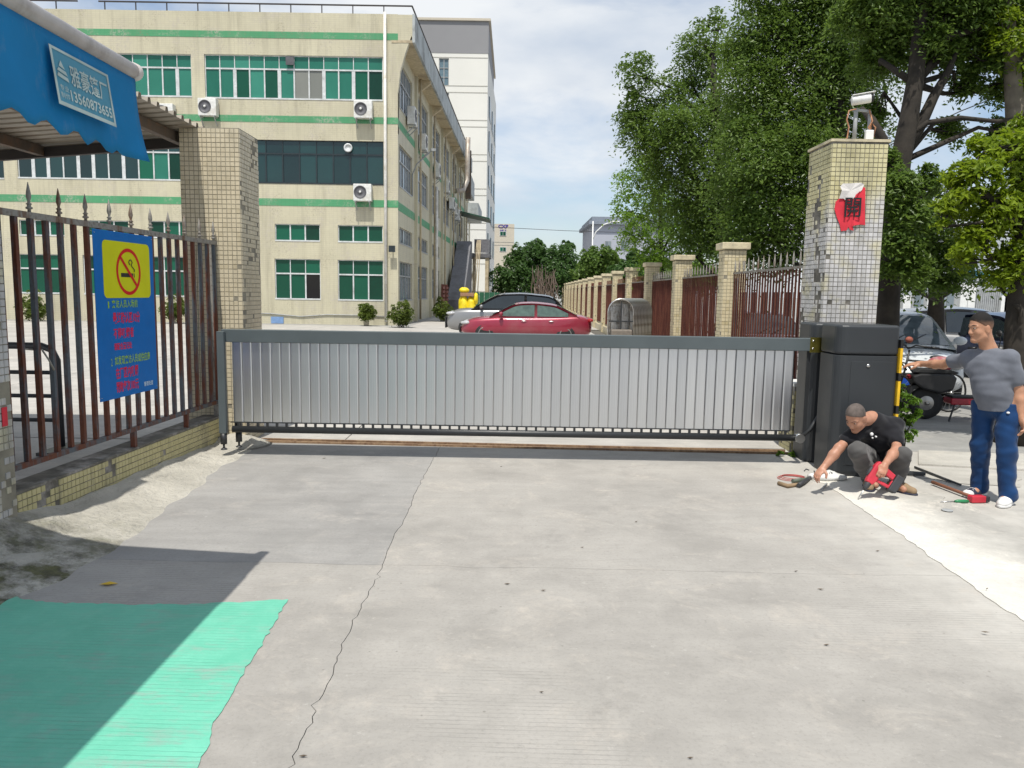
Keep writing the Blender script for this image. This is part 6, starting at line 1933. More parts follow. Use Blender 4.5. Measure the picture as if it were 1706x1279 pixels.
# ================================================================== people
class Blob:
    """a smooth union of rounded limbs on a fine grid, turned into one closed skin"""
    def __init__(s, lo, hi, h):
        s.lo = np.array(lo, float); s.h = h
        s.n = np.ceil((np.array(hi) - s.lo) / h).astype(int) + 1
        s.f = np.full(s.n, 1.0, np.float32)
    def _sub(s, lo, hi, m):
        a = np.maximum(np.floor((lo - m - s.lo) / s.h).astype(int), 0)
        b = np.minimum(np.ceil((hi + m - s.lo) / s.h).astype(int) + 1, s.n)
        if (b <= a).any(): return None
        sl = tuple(slice(a[i], b[i]) for i in range(3))
        g = np.meshgrid(*[(np.arange(a[i], b[i]) * s.h + s.lo[i]).astype(np.float32) for i in range(3)], indexing='ij')
        return sl, np.stack(g, -1)
    def _join(s, sl, d, k):
        a = s.f[sl]
        hh = np.maximum(k - np.abs(a - d), 0) / k
        s.f[sl] = np.minimum(a, d) - hh * hh * k * .25
    def cone(s, p0, p1, r0, r1, k=.02):
        p0, p1 = np.array(p0, np.float32), np.array(p1, np.float32)
        r = max(r0, r1)
        w = s._sub(np.minimum(p0, p1) - r, np.maximum(p0, p1) + r, k + 3 * s.h)
        if w is None: return s
        sl, X = w
        d = p1 - p0
        t = np.clip(((X - p0) @ d) / max(float(d @ d), 1e-9), 0, 1)
        D = np.linalg.norm(X - p0 - t[..., None] * d, axis=-1) - (r0 + (r1 - r0) * t)
        s._join(sl, D, k); return s
    def ell(s, c, r, Rm=None, k=.02):
        c = np.array(c, np.float32); r = np.array(r, np.float32)
        w = s._sub(c - r.max(), c + r.max(), k + 3 * s.h)
        if w is None: return s
        sl, X = w
        q = X - c
        if Rm is not None: q = q @ np.array(Rm, np.float32)      # columns of Rm are the axes
        k0 = np.linalg.norm(q / r, axis=-1); k1 = np.linalg.norm(q / (r * r), axis=-1)
        s._join(sl, k0 * (k0 - 1) / np.maximum(k1, 1e-6), k); return s
    def cut(s, p, n):
        n = np.array(n, np.float32); n /= np.linalg.norm(n)
        ax = [(np.arange(s.n[i]) * s.h + s.lo[i] - p[i]).astype(np.float32) * n[i] for i in range(3)]
        s.f = np.maximum(s.f, ax[0][:, None, None] + ax[1][None, :, None] + ax[2][None, None, :])
        return s
    def wrinkle(s, amp, fx, fy, fz, seed=0):
        X, Y, Z = [(np.arange(s.n[i]) * s.h + s.lo[i]).astype(np.float32) for i in range(3)]
        X, Y, Z = X[:, None, None], Y[None, :, None], Z[None, None, :]
        w = np.sin(fx * X + 2.1 * np.sin(fz * .31 * Z + seed) + seed) * np.sin(fz * Z + 1.7 * np.sin(fx * .4 * X + fy * .3 * Y) + 2 * seed) + .5 * np.sin(fy * Y * 1.3 + fz * .7 * Z + seed * 3)
        s.f = s.f + amp * w.astype(np.float32)
        return s
    def mesh(s, name, mat, parent=None):
        f = s.f
        ins = f < 0
        nx, ny, nz = f.shape
        cnt = np.zeros((nx - 1, ny - 1, nz - 1), np.int8)
        for i in (0, 1):
            for j in (0, 1):
                for k in (0, 1): cnt += ins[i:nx - 1 + i, j:ny - 1 + j, k:nz - 1 + k]
        act = (cnt > 0) & (cnt < 8)
        I = np.argwhere(act)
        idx = np.full(act.shape, -1, np.int32); idx[act] = np.arange(len(I))
        acc = np.zeros((len(I), 3)); num = np.zeros(len(I))
        cor = [(i, j, k) for i in (0, 1) for j in (0, 1) for k in (0, 1)]
        for a in cor:
            for ax in range(3):
                if a[ax]: continue
                b = list(a); b[ax] = 1
                fa = f[I[:, 0] + a[0], I[:, 1] + a[1], I[:, 2] + a[2]]; fb = f[I[:, 0] + b[0], I[:, 1] + b[1], I[:, 2] + b[2]]
                m = (fa < 0) != (fb < 0)
                t = np.where(m, fa / np.where(m, fa - fb, 1), 0)
                P = np.array(a, float)[None].repeat(len(I), 0); P[:, ax] += t
                acc += P * m[:, None]; num += m
        V = (I + acc / num[:, None]) * s.h + s.lo
        Fs = []
        for ax in range(3):
            u, v = (ax + 1) % 3, (ax + 2) % 3
            A = [slice(0, d) for d in f.shape]; B = list(A)
            A[ax] = slice(0, f.shape[ax] - 1); B[ax] = slice(1, f.shape[ax])
            ch = ins[tuple(A)] != ins[tuple(B)]
            E = np.argwhere(ch)
            ok = (E[:, u] > 0) & (E[:, v] > 0) & (E[:, u] < f.shape[u] - 1) & (E[:, v] < f.shape[v] - 1)
            E = E[ok]
            def id_(du, dv):
                q = E.copy(); q[:, u] -= du; q[:, v] -= dv
                return idx[q[:, 0], q[:, 1], q[:, 2]]
            Q = np.stack([id_(1, 1), id_(0, 1), id_(0, 0), id_(1, 0)], 1)
            flip = ~ins[tuple(A)][E[:, 0], E[:, 1], E[:, 2]]
            Q[flip] = Q[flip][:, ::-1]
            Fs.append(Q)
        me = np_mesh(name, V, np.concatenate(Fs), mat, True)
        return link(name, me, parent)

def frame(fwd, up):
    f = Vector(fwd).normalized(); u = Vector(up); l = u.cross(f).normalized(); u = f.cross(l).normalized()
    return f, l, u
def Rm(f, l, u): return np.array((f, l, u)).T

def add_head(b, c, F, L, U, neck):
    c = Vector(c); A = Rm(F, L, U)
    P = lambda x, y, z: tuple(c + F * x + L * y + U * z)
    b.ell(P(-.008, 0, .032), (.096, .077, .098), A, .02)
    b.ell(P(.026, 0, -.040), (.066, .063, .088), A, .03)
    b.cone(P(.01, .048, -.075), P(.070, .012, -.108), .024, .020, .025); b.cone(P(.01, -.048, -.075), P(.070, -.012, -.108), .024, .020, .025)
    b.ell(P(.052, .040, -.035), (.030, .026, .030), A, .02); b.ell(P(.052, -.040, -.035), (.030, .026, .030), A, .02)
    b.cone(P(.084, 0, .004), P(.106, 0, -.034), .009, .013, .012); b.ell(P(.096, .012, -.038), (.010, .008, .007), A, .008); b.ell(P(.096, -.012, -.038), (.010, .008, .007), A, .008)
    b.cone(P(.084, .014, .022), P(.070, .046, .020), .011, .010, .014); b.cone(P(.084, -.014, .022), P(.070, -.046, .020), .011, .010, .014)
    b.ell(P(.084, 0, -.064), (.013, .023, .007), A, .008); b.ell(P(.080, 0, -.077), (.013, .020, .008), A, .008)
    b.ell(P(.078, 0, -.104), (.018, .020, .015), A, .018)
    for s in (1, -1):
        b.ell(P(-.006, s * .079, -.012), (.023, .009, .033), Rm((F * .95 + L * s * -.3).normalized(), (L * .95 + F * s * .3).normalized(), U), .008)
        b.ell(P(-.010, s * .080, -.040), (.012, .008, .012), A, .008)
    b.cone(P(-.022, 0, -.06), neck, .060, .066, .04)

def face_details(root, c, F, L, U, skin_dark):
    c = Vector(c)
    for s in (1, -1):
        m = MB().ell(c + F * .078 + L * s * .032 + U * .006, (.012, .012, .0048), Matrix((F, L, U)).transposed(), 12, 8); e = m.build('eye', M['eye_white'], root)
        m = MB().ell(c + F * .087 + L * s * .032 + U * .006, (.005, .0065, .0062), Matrix((F, L, U)).transposed(), 10, 6); m.build('iris', M['eye_dark'], e)
        m = MB().tube([c + F * .094 + L * s * .016 + U * .027, c + F * .090 + L * s * .034 + U * .033, c + F * .074 + L * s * .052 + U * .027], [.0025, .0035, .002], 6); m.build('eyebrow', M['hair_black'], root)
    m = MB().tube([c + F * .086 + L * .022 - U * .070, c + F * .097 - U * .0695, c + F * .086 - L * .022 - U * .070], [.002, .003, .002], 6); m.build('mouth', M['lip'], root)

def add_hand(b, wrist, d, n, side, curl=.35, spread=.10, thumb_in=.2, scale=1.0):
    """d: towards the fingers, n: out of the back of the hand, side: +1/-1 where the thumb sits (d x n)"""
    d = Vector(d).normalized(); n = Vector(n); n = (n - d * n.dot(d)).normalized(); s = d.cross(n) * side
    w = Vector(wrist); k_ = scale
    b.cone(w, w + d * .03 * k_, .025 * k_, .028 * k_, .02)
    b.ell(w + d * .052 * k_, (.052 * k_, .042 * k_, .0165 * k_), Rm(d, s, n), .016)
    for i, (o, ln) in enumerate([(.029, .074), (.0098, .083), (-.0098, .077), (-.029, .060)]):
        dd = (d + s * spread * (1.5 - i) * .5).normalized()
        p = w + d * (.090 - .004 * abs(i - 1.2)) * k_ + s * o * k_
        ang = 0.0
        r = .0094 * k_
        for seg, fr in enumerate((.45, .31, .24)):
            ang += curl * (.6, 1.0, .8)[seg] * (1 + .12 * i)
            q = p + (dd * math.cos(ang) - n * math.sin(ang)) * ln * fr * k_
            b.cone(p, q, r, r * .9, .004); p = q; r *= .90
    t0 = w + d * .026 * k_ + s * .030 * k_
    t1 = t0 + (d * .55 + s * .75 - n * thumb_in).normalized() * .040 * k_
    t2 = t1 + (d * .90 + s * .25 - n * (thumb_in + .3)).normalized() * .034 * k_
    b.cone(t0, t1, .015 * k_, .0115 * k_, .012); b.cone(t1, t2, .0115 * k_, .0095 * k_, .006)

def skin_mat(name, c):
    n = Nodes(name)
    f = n.noise(14, 5)
    col = n.ramp(f, [(.3, tuple(x * .86 for x in c)), (.7, tuple(min(1, x * 1.1) for x in c))])
    col = n.mix(n.ramp(n.noise(5, 3), [(.5, 0.0), (.75, .35)]), col, (c[0] * 1.05, c[1] * .75, c[2] * .7))
    b = n.bsdf(col, .48, 0, n.bump(n.noise(160, 3), .12, .002), .4)
    b.inputs['Subsurface Weight'].default_value = .12
    b.inputs['Subsurface Radius'].default_value = (.012, .005, .003)
    return n.m
def cloth_mat(name, c, rough=.85, fuzz=.15):
    n = Nodes(name)
    f = n.noise(7, 5)
    col = n.ramp(f, [(.3, tuple(x * .84 for x in c)), (.7, tuple(min(1, x * 1.12) for x in c))])
    wv = n.noise(420, 2)
    b = n.bsdf(col, rough, 0, n.bump(n.math('ADD', n.math('MULTIPLY', wv, .4), n.noise(26, 4)), .25, .004), .2)
    b.inputs['Sheen Weight'].default_value = fuzz
    return n.m
M['skin_a'] = skin_mat('tanned_skin', (.45, .235, .145))
M['skin_b'] = skin_mat('weathered_skin', (.42, .215, .14))
M['eye_white'] = pbr('eye_white', (.5, .46, .42), .3, bump=0)
M['eye_dark'] = pbr('eye_iris', (.012, .008, .006), .15, bump=0)
M['lip'] = pbr('lip', (.25, .08, .06), .5, bump=0)
M['hair_black'] = pbr('short_black_hair', (.012, .010, .009), .7, bump=.6, bscale=420)
def fade_hair():
    n = Nodes('faded_black_hair')
    z = n.sep()[2]
    lvl = n.math('ADD', z, n.math('MULTIPLY', n.noise(60, 4), .03))
    z0 = FADE_Z
    f = n.node('ShaderNodeMapRange', {0: lvl, 1: z0 + .015, 2: z0 + .085}).outputs[0]
    c = n.mix(f, (.25, .14, .09), (.014, .012, .011))
    n.bsdf(c, .75, 0, n.bump(n.noise(420, 3), .7, .004), .25)
    return n.m
FADE_Z = at(1634, 545, 6.9).z
M['hair_fade'] = fade_hair()
M['hair_grey'] = pbr('clipped_grey_hair', (.095, .075, .065), .75, bump=.6, bscale=420, var=.4, scale=18)
M['tee_grey'] = cloth_mat('blue_grey_tee', (.135, .145, .172))
M['tee_black'] = cloth_mat('black_tee', (.010, .010, .013))
M['pants_blue'] = cloth_mat('blue_track_trousers', (.004, .036, .12), .6)
M['pants_grey'] = cloth_mat('grey_work_trousers', (.085, .082, .080))
M['shoe_white'] = pbr('white_trainer', (.70, .69, .67), .5, bump=.1)
M['shoe_dark'] = pbr('navy_trainer', (.02, .022, .045), .6, bump=.1)
M['shoe_tan'] = pbr('tan_canvas_shoe', (.24, .165, .095), .8, bump=.3)
M['print_white'] = pbr('white_print', (.72, .72, .72), .7, bump=0)

def hair_cap(root, c, F, L, U, front, back, mat, name, grow=.007):
    """scalp hair: the cranium grown a little, kept above the line from the forehead to the nape"""
    c = Vector(c)
    hb = Blob(c - Vector((.16, .16, .16)), c + Vector((.16, .16, .18)), .0045)
    hb.ell(tuple(c + F * -.008 + U * .032), (.096 + grow, .077 + grow, .098 + grow), Rm(F, L, U), .01)
    a = c + F * front[0] + U * front[1]; e = c + F * back[0] + U * back[1]
    n = L.cross((e - a).normalized())
    if n.dot(U) > 0: n = -n
    hb.cut(a, n)
    return hb.mesh(name, mat, root)

# ------------------------------------------------------------------ the standing man
F1 = Vector((-.78, -.62, 0)).normalized(); L1 = Vector((.62, -.78, 0)).normalized(); U1 = Vector((0, 0, 1))
man = thing('person', 'man in blue grey t-shirt and blue trousers reaching towards the drive cabinet', 'person')
fR, fL = G(1622, 826), G(1668, 841)
hip_c = (fR + fL) / 2 + Vector((.0, .0, .90)) - F1 * .02
hipR, hipL = hip_c - L1 * .095 - U1 * .02, hip_c + L1 * .095 - U1 * .02
ankR, ankL = fR + Vector((.07, .03, .095)), fL + Vector((.07, .03, .095))
kneeR, kneeL = hipR.lerp(ankR, .50) + F1 * .045, hipL.lerp(ankL, .50) + F1 * .05
neckb = at(1648, 580, hip_c.y + .02); 
shR = at(1614, 594, hip_c.y + .14); shL = at(1683, 594, hip_c.y - .12)
chest = (shR + shL) / 2 - U1 * .10 + F1 * .01
hand_tip = Vector((CXb + .052, YC0 + .01, at(1508, 607, 7.65).z))
wrR = hand_tip + Vector((.13, -.10, .015)); elR = shR.lerp(wrR, .52) + Vector((.0, -.01, -.035))
elL = shL + Vector((.085, -.01, -.285)); wrL = elL + Vector((.02, -.06, -.24))
hc = at(1634, 545, hip_c.y + .0)
HF, HL, HU = frame((-.985, -.10, -.16), (-.10, 0, 1))
lo = (min(hand_tip.x, fR.x) - .25, fL.y - .30, -.02); hi = (max(wrL.x, shL.x) + .22, YC0 + .20, 1.86)
b = Blob(lo, hi, .006)
add_head(b, hc, HF, HL, HU, neckb - U1 * .02)
b.cone(neckb - U1 * .02, chest, .058, .08, .04); b.ell(chest - U1 * .02, (.075, .12, .13), Rm(F1, L1, U1), .04); b.cone(chest, hip_c, .08, .08, .04)
b.cone(neckb - U1 * .05, shR, .042, .04, .03); b.cone(neckb - U1 * .05, shL, .042, .04, .03)
b.cone(shR, elR, .052, .042, .03); b.cone(elR, elR.lerp(wrR, .35), .043, .043, .02); b.cone(elR.lerp(wrR, .35), wrR, .043, .027, .02)
b.cone(shL, elL, .054, .044, .03); b.cone(elL, elL.lerp(wrL, .35), .045, .045, .02); b.cone(elL.lerp(wrL, .35), wrL, .045, .028, .02)
dR = (hand_tip - wrR).normalized()
add_hand(b, wrR, dR, Vector((0, -.35, .95)), -1, .26, .14)
add_hand(b, wrL, (wrL - elL) + Vector((0, -.05, -.1)), Vector((.95, -.2, 0)), -1, .45)
for h_, k_, a_, f_ in ((hipR, kneeR, ankR, fR), (hipL, kneeL, ankL, fL)):
    b.cone(hip_c, h_, .09, .075, .04); b.cone(h_, k_, .075, .05, .04); b.cone(k_, a_, .05, .035, .03); b.cone(a_, a_ + F1 * .10 - U1 * .045, .036, .03, .02)
b.mesh('body', M['skin_a'], man)
face_details(man, hc, HF, HL, HU, None)
hair_cap(man, hc, HF, HL, HU, (.080, .074), (-.088, -.062), M['hair_fade'], 'hair', .0045)
# t-shirt
b = Blob((shR.x - .30, shL.y - .30, .72), (shL.x + .30, shR.y + .35, 1.55), .0065)
b.ell(chest + U1 * .01, (.112, .158, .165), Rm(F1, L1, U1), .05)
b.ell(chest.lerp(hip_c, .52) + F1 * .045, (.128, .150, .19), Rm(F1, L1, U1), .06)
b.ell(hip_c + U1 * .00 + F1 * .018, (.128, .160, .24), Rm(F1, L1, U1), .06)
b.cone(neckb - U1 * .045, shR - U1 * .012, .062, .054, .04); b.cone(neckb - U1 * .045, shL - U1 * .012, .062, .056, .04)
sR_end = shR.lerp(elR, .60); sL_end = shL.lerp(elL, .66)
b.cone(shR - U1 * .012, sR_end, .060, .066, .04); b.cone(shL - U1 * .012, sL_end, .062, .080, .04)
b.cone(chest - L1 * .10, shR, .10, .06, .04); b.cone(chest + L1 * .10, shL, .10, .06, .04)
b.wrinkle(.0042, 22, 19, 27, 1.0); b.wrinkle(.0024, 15, 40, 58, 2.2)
b.cut(hip_c - U1 * .065, (.08, .05, -1))
b.cut(neckb + U1 * .022 , (HF * .10 + U1).normalized())
b.mesh('t_shirt', M['tee_grey'], man)
# trousers
b = Blob((hip_c.x - .36, fL.y - .25, .03), (hip_c.x + .36, fR.y + .35, 1.02), .0065)
b.ell(hip_c - U1 * .03, (.118, .150, .12), Rm(F1, L1, U1), .05)
for h_, k_, a_ in ((hipR, kneeR, ankR), (hipL, kneeL, ankL)):
    b.cone(h_, k_, .104, .080, .03); b.cone(k_, a_ - U1 * .01, .080, .068, .03); b.cone(a_ + U1 * .02 + F1 * .015, a_ - U1 * .025 + F1 * .03, .072, .064, .03)
b.ell(hip_c - F1 * .06 - U1 * .03, (.09, .15, .12), Rm(F1, L1, U1), .05)
b.wrinkle(.006, 16, 17, 24, .4); b.wrinkle(.003, 30, 28, 50, 1.7)
b.cut(Vector((0, 0, hip_c.z + .0)), (0, 0, 1))
b.mesh('trousers', M['pants_blue'], man)
q = kneeL.lerp(hipL, .86) + F1 * .112 + L1 * .035
m = MB().ell(q - F1 * .009, (.010, .014, .010), Rm(F1, L1, U1).tolist() and Matrix((F1, L1, U1)).transposed()); m.build('pocket_print', M['print_white'], man)
# trainers
for nm, f_, a_, mt in (('trainer', fR, ankR, 'shoe_dark'), ('trainer', fL, ankL, 'shoe_white')):
    d = Vector((-.88, -.47, 0)).normalized() if f_ is fR else Vector((-.72, -.69, 0)).normalized()
    l = U1.cross(d)
    heel = Vector((a_.x, a_.y, 0)) - d * .045
    b = Blob((a_.x - .34, a_.y - .32, -.01), (a_.x + .2, a_.y + .2, .2), .005)
    b.cone(heel + U1 * .045, heel + d * .10 + U1 * .045, .042, .045, .03); b.cone(heel + d * .10 + U1 * .042, heel + d * .215 + U1 * .036, .045, .036, .03)
    b.cone(heel + d * .05 + U1 * .09, heel + d * .02 + U1 * .11, .042, .042, .03); b.ell(heel + d * .16 + U1 * .034, (.095, .048, .034), Rm(d, l, U1), .02)
    b.cut(heel + U1 * .022, (0, 0, -1)); b.cut(heel + U1 * .125, (0, 0, 1))
    sh_ = b.mesh('trainer', M[mt], man)
    b = Blob((a_.x - .34, a_.y - .32, -.02), (a_.x + .2, a_.y + .2, .08), .005)
    b.ell(heel + d * .02 + U1 * .014, (.062, .046, .05), Rm(d, l, U1), .02); b.ell(heel + d * .15 + U1 * .014, (.115, .052, .05), Rm(d, l, U1), .03); b.cone(heel + d * .02, heel + d * .16, .042, .046, .02)
    b.cut(heel + U1 * .003, (0, 0, -1)); b.cut(heel + U1 * .028, (0, 0, 1))
    b.mesh('sole', M['shoe_white'], sh_)
    if mt == 'shoe_dark':
        b = Blob((a_.x - .34, a_.y - .32, -.01), (a_.x + .1, a_.y + .2, .1), .005)
        b.ell(heel + d * .215 + U1 * .036, (.052, .047, .036), Rm(d, l, U1), .02); b.cut(heel + U1 * .028, (0, 0, -1)); b.mesh('toe_cap', M['shoe_white'], sh_)
    for k in range(4):
        p = heel + d * (.10 + .028 * k) + U1 * (.088 - .006 * k)
        MB().tube([p - l * .028, p + U1 * .004, p + l * .028], .004, 5).build('lace', M['print_white'], sh_)
    m = MB().ell(heel + d * .03 + l * -.040 * (1 if f_ is fL else 1) + U1 * .06, (.03, .008, .02), Matrix((d, l, U1)).transposed()); m.build('side_patch', pbr('pink_patch', (.45, .06, .14), .5) if nm == 'trainer' and f_ is fR else bpy.data.materials['pink_patch'], sh_)

# ------------------------------------------------------------------ the crouching man
sq = thing('person', 'crouching man in black t-shirt and grey trousers drilling into the ground', 'person')
pel = at(1466, 772, 7.42); pel.z = .25
che = at(1462, 722, 7.24)
nkb = at(1452, 697, 7.16)
sR, sL = at(1432, 714, 7.16), at(1491, 708, 7.26)
hd = at(1426, 695, 7.02)
kR, kL = at(1428, 750, 6.93), at(1502, 757, 6.96)
aR, aL = at(1447, 803, 7.22), at(1494, 806, 7.10)
aR.z = .10; aL.z = .095
hR_, hL_ = pel + Vector((-.09, 0, 0)), pel + Vector((.09, .0, 0))
wR2 = at(1372, 779, 6.95); wR2.z = max(wR2.z, .09)
eR = at(1398, 746, 7.02)
wL2 = at(1474, 774, 6.80); eL = at(1494, 748, 6.98)
GF, GL, GU = frame((-.66, -.46, -.62), (-.35, -.30, .85))
TF = Vector((-.45, -.85, -.2)).normalized(); TL = Vector((.88, -.46, 0)).normalized(); TU = TF.cross(TL); TU = TU if TU.z > 0 else -TU
b = Blob((wR2.x - .26, 6.45, -.02), (kL.x + .28, 7.66, .90), .006)
add_head(b, hd, GF, GL, GU, nkb)
b.cone(nkb, che, .058, .08, .04); b.cone(che, pel, .085, .085, .04); b.cone(nkb.lerp(che, .3), sR, .042, .04, .03); b.cone(nkb.lerp(che, .3), sL, .042, .04, .03)
for (s_, e_, w_) in ((sR, eR, wR2), (sL, eL, wL2)):
    b.cone(s_, e_, .046, .042, .03); b.cone(e_, e_.lerp(w_, .35), .045, .045, .02); b.cone(e_.lerp(w_, .35), w_, .045, .028, .02)
for (h_, k_, a_) in ((hR_, kR, aR), (hL_, kL, aL)):
    b.cone(h_, k_, .072, .05, .03); b.cone(k_, a_, .05, .034, .02); b.cone(a_, a_ + Vector((.02, -.10, -.05)), .034, .03, .02)
add_hand(b, wR2, Vector((-.62, -.32, -.55)), Vector((-.35, -.25, .9)), -1, .55, .06, .4)
add_hand(b, wL2, Vector((-.40, -.40, -.62)), Vector((-.1, -.75, .5)), 1, .85, .03, .5)
b.mesh('body', M['skin_b'], sq)
face_details(sq, hd, GF, GL, GU, None)
hair_cap(sq, hd, GF, GL, GU, (.062, .070), (-.10, -.05), M['hair_grey'], 'hair', .004)
b = Blob((sR.x - .30, 6.75, .18), (sL.x + .30, 7.70, .92), .0065)
b.ell(che, (.125, .175, .17), Rm(TF, TL, TU), .05); b.ell(che.lerp(pel, .5) - TF * .03, (.14, .165, .17), Rm(TF, TL, TU), .06); b.ell(pel + Vector((0, .0, .06)), (.15, .15, .12), Rm(TF, TL, TU), .06)
nk2 = nkb.lerp(che, .18)
b.cone(nk2, sR, .072, .066, .05); b.cone(nk2, sL, .072, .066, .05); b.cone(nk2, che, .085, .12, .05)
b.cone(sR, sR.lerp(eR, .62), .076, .072, .04); b.cone(sL, sL.lerp(eL, .66), .074, .074, .04); b.cone(che, sR, .10, .07, .04); b.cone(che, sL, .10, .07, .04)
b.wrinkle(.0045, 26, 22, 34, .8); b.wrinkle(.002, 40, 44, 70, 2.0)
b.mesh('t_shirt', M['tee_black'], sq)
m = MB()
for (px, py, r0) in ((1454, 724, .016), (1455, 730, .008), (1461, 728, .008)):
    d_ = ray(px, py); p = at(px, py, 7.06)
    m.ell(p + Vector((0, .022, 0)), (r0, .018, r0 * 1.1), None, 12, 8)
m.build('chest_print', M['print_white'], sq)
b = Blob((kR.x - .2, 6.72, .02), (kL.x + .22, 7.68, .62), .0065)
b.ell(pel, (.15, .16, .13), None, .05)
for (h_, k_, a_) in ((hR_, kR, aR), (hL_, kL, aL)):
    b.cone(h_, k_, .100, .078, .03); b.cone(k_, k_.lerp(a_, .6), .078, .078, .03); b.cone(k_.lerp(a_, .6), a_, .078, .066, .03)
b.wrinkle(.006, 26, 20, 40, 1.1); b.wrinkle(.003, 48, 40, 66, .3)
b.mesh('trousers', M['pants_grey'], sq)
for a_, d in ((aR, Vector((-.35, -.92, 0)).normalized()), (aL, Vector((.52, -.85, 0)).normalized())):
    l = U1.cross(d)
    heel = Vector((a_.x, a_.y, 0)) - d * .05
    b = Blob((a_.x - .3, a_.y - .34, -.01), (a_.x + .3, a_.y + .2, .2), .005)
    b.cone(heel + U1 * .05, heel + d * .12 + U1 * .048, .046, .046, .03); b.cone(heel + d * .12 + U1 * .045, heel + d * .21 + U1 * .038, .046, .036, .03); b.cone(heel + d * .05 + U1 * .09, heel + d * .04 + U1 * .13, .046, .048, .03)
    b.cut(heel + U1 * .018, (0, 0, -1)); b.cut(heel + U1 * .15, (0, 0, 1))
    sh_ = b.mesh('shoe', M['shoe_tan'], sq)
    b = Blob((a_.x - .3, a_.y - .34, -.02), (a_.x + .3, a_.y + .2, .08), .005)
    b.ell(heel + d * .02 + U1 * .012, (.062, .048, .05), Rm(d, l, U1), .02); b.ell(heel + d * .15 + U1 * .012, (.108, .052, .05), Rm(d, l, U1), .03); b.cone(heel + d * .02, heel + d * .16, .044, .046, .02)
    b.cut(heel + U1 * .003, (0, 0, -1)); b.cut(heel + U1 * .022, (0, 0, 1)); b.mesh('sole', M['shoe_dark'], sh_)

# ------------------------------------------------------------------ tools and litter
M['tool_red'] = pbr('red_tool_plastic', (.52, .03, .05), .4, bump=.08)
M['tool_dark'] = pbr('dark_tool_grip', (.035, .036, .04), .6, bump=.2)
dr_ = thing('hammer_drill', 'red cordless hammer drill held by the crouching man', 'drill')
tipg = at(1429, 829, 6.70)
tip = G(1431, 833) + Vector((0, 0, .03))
ax_ = (at(1452, 796, 6.80) - tip).normalized()
gripd = (at(1478, 792, 6.80) - at(1452, 796, 6.80)); gripd = (gripd - ax_ * gripd.dot(ax_)).normalized()
sd = ax_.cross(gripd).normalized()
def DP(a, g_, s=0): return tip + ax_ * a + gripd * g_ + sd * s
m = MB().cyl(DP(-.02, 0), DP(.10, 0), .006, n=8); m.build('bit', M['steel'], dr_)
m = MB().tube([DP(.08, 0), DP(.11, 0), DP(.13, 0), DP(.16, 0)], [.016, .024, .026, .030], 14); m.build('chuck', M['tool_dark'], dr_)
m = MB().prism([(.15, -.032), (.15, .032), (.20, .045), (.33, .050), (.37, .03), (.37, -.03), (.32, -.042), (.20, -.042)], ax_, gripd, -.032, .032, tip, sd); mod_bevel(m.build('housing', M['tool_red'], dr_), .012, 3)
m = MB().prism([(.30, .045), (.36, .045), (.345, .16), (.29, .16)], ax_, gripd, -.022, .022, tip, sd); mod_bevel(m.build('grip', M['tool_red'], dr_), .010, 3)
m = MB().prism([(.20, .04), (.225, .04), (.235, .155), (.29, .155), (.29, .175), (.21, .175)], ax_, gripd, -.015, .015, tip, sd); mod_bevel(m.build('guard', M['tool_red'], dr_), .006)
m = MB().prism([(.19, .162), (.36, .162), (.36, .235), (.20, .235)], ax_, gripd, -.038, .038, tip, sd); mod_bevel(m.build('battery', M['tool_dark'], dr_), .010, 3)
m = MB().ell(DP(.25, -.045), (.05, .02, .02), Matrix((ax_, gripd, sd)).transposed()); m.build('motor_vent', M['tool_dark'], dr_)

def flat(name, label, cat, kind_fn, mat, group=None):
    m = MB(); kind_fn(m)
    return tag(m.build(name, mat), label, cat, group)
z_ = .016
rod = thing('long_rod', 'thin dark steel rod lying from the shrub towards the standing man', 'rod')
MB().tube([G(1524, 781) + Vector((0, 0, .02)), G(1600, 811) + Vector((0, 0, .02))], .012, 8).build('shaft', M['iron_dark'], rod)
bar = MB().bar(G(1485, 790) + Vector((0, 0, .03)), G(1541, 794) + Vector((0, 0, .03)), .05, .03).build('steel_offcut', M['iron_dark'])
tag(mod_bevel(bar, .003), 'short dark steel offcut lying behind the crouching man', 'steel bar')
hm = thing('club_hammer', 'red headed hammer with a long brown wooden handle on the ground', 'hammer')
p0, p1 = G(1553, 808) + Vector((0, 0, .03)), G(1628, 837) + Vector((0, 0, .035))
m = MB().tube([p0, p0.lerp(p1, .5), p1], [.017, .015, .016], 10); m.build('handle', pbr('brown_handle', (.22, .09, .05), .6, bump=.2), hm)
dh = (p1 - p0).normalized(); sh__ = Vector((-dh.y, dh.x, 0))
m = MB().bar(p1 - sh__ * .075, p1 + sh__ * .06, .07, .06); mod_bevel(m.build('head', M['tool_red'], hm), .008, 3)
m = MB().bar(p1 + sh__ * .061, p1 + sh__ * .10, .06, .05); mod_bevel(m.build('head_cap', M['tool_dark'], hm), .006)
sd_ = thing('screwdriver', 'green handled screwdriver lying beside the hammer', 'screwdriver')
a_, b_ = G(1613, 838) + Vector((0, 0, .017)), G(1590, 838) + Vector((0, 0, .017))
MB().tube([a_, a_.lerp(b_, .3), a_.lerp(b_, .8), b_], [.013, .017, .016, .008], 10).build('handle', pbr('green_handle', (.02, .18, .07), .35), sd_)
MB().tube([b_, b_ + (b_ - a_).normalized() * .13 + Vector((0, 0, -.006))], .004, 6).build('shaft', M['steel'], sd_)
q = G(1578, 850, .012); tag(MB().lathe([(.045, 0), (.045, .004), (.040, .006)], q + Vector((0, 0, .0005)), n=24).build('metal_disc', M['frame_grey']), 'round grey metal disc lying on the fresh cement', 'disc')

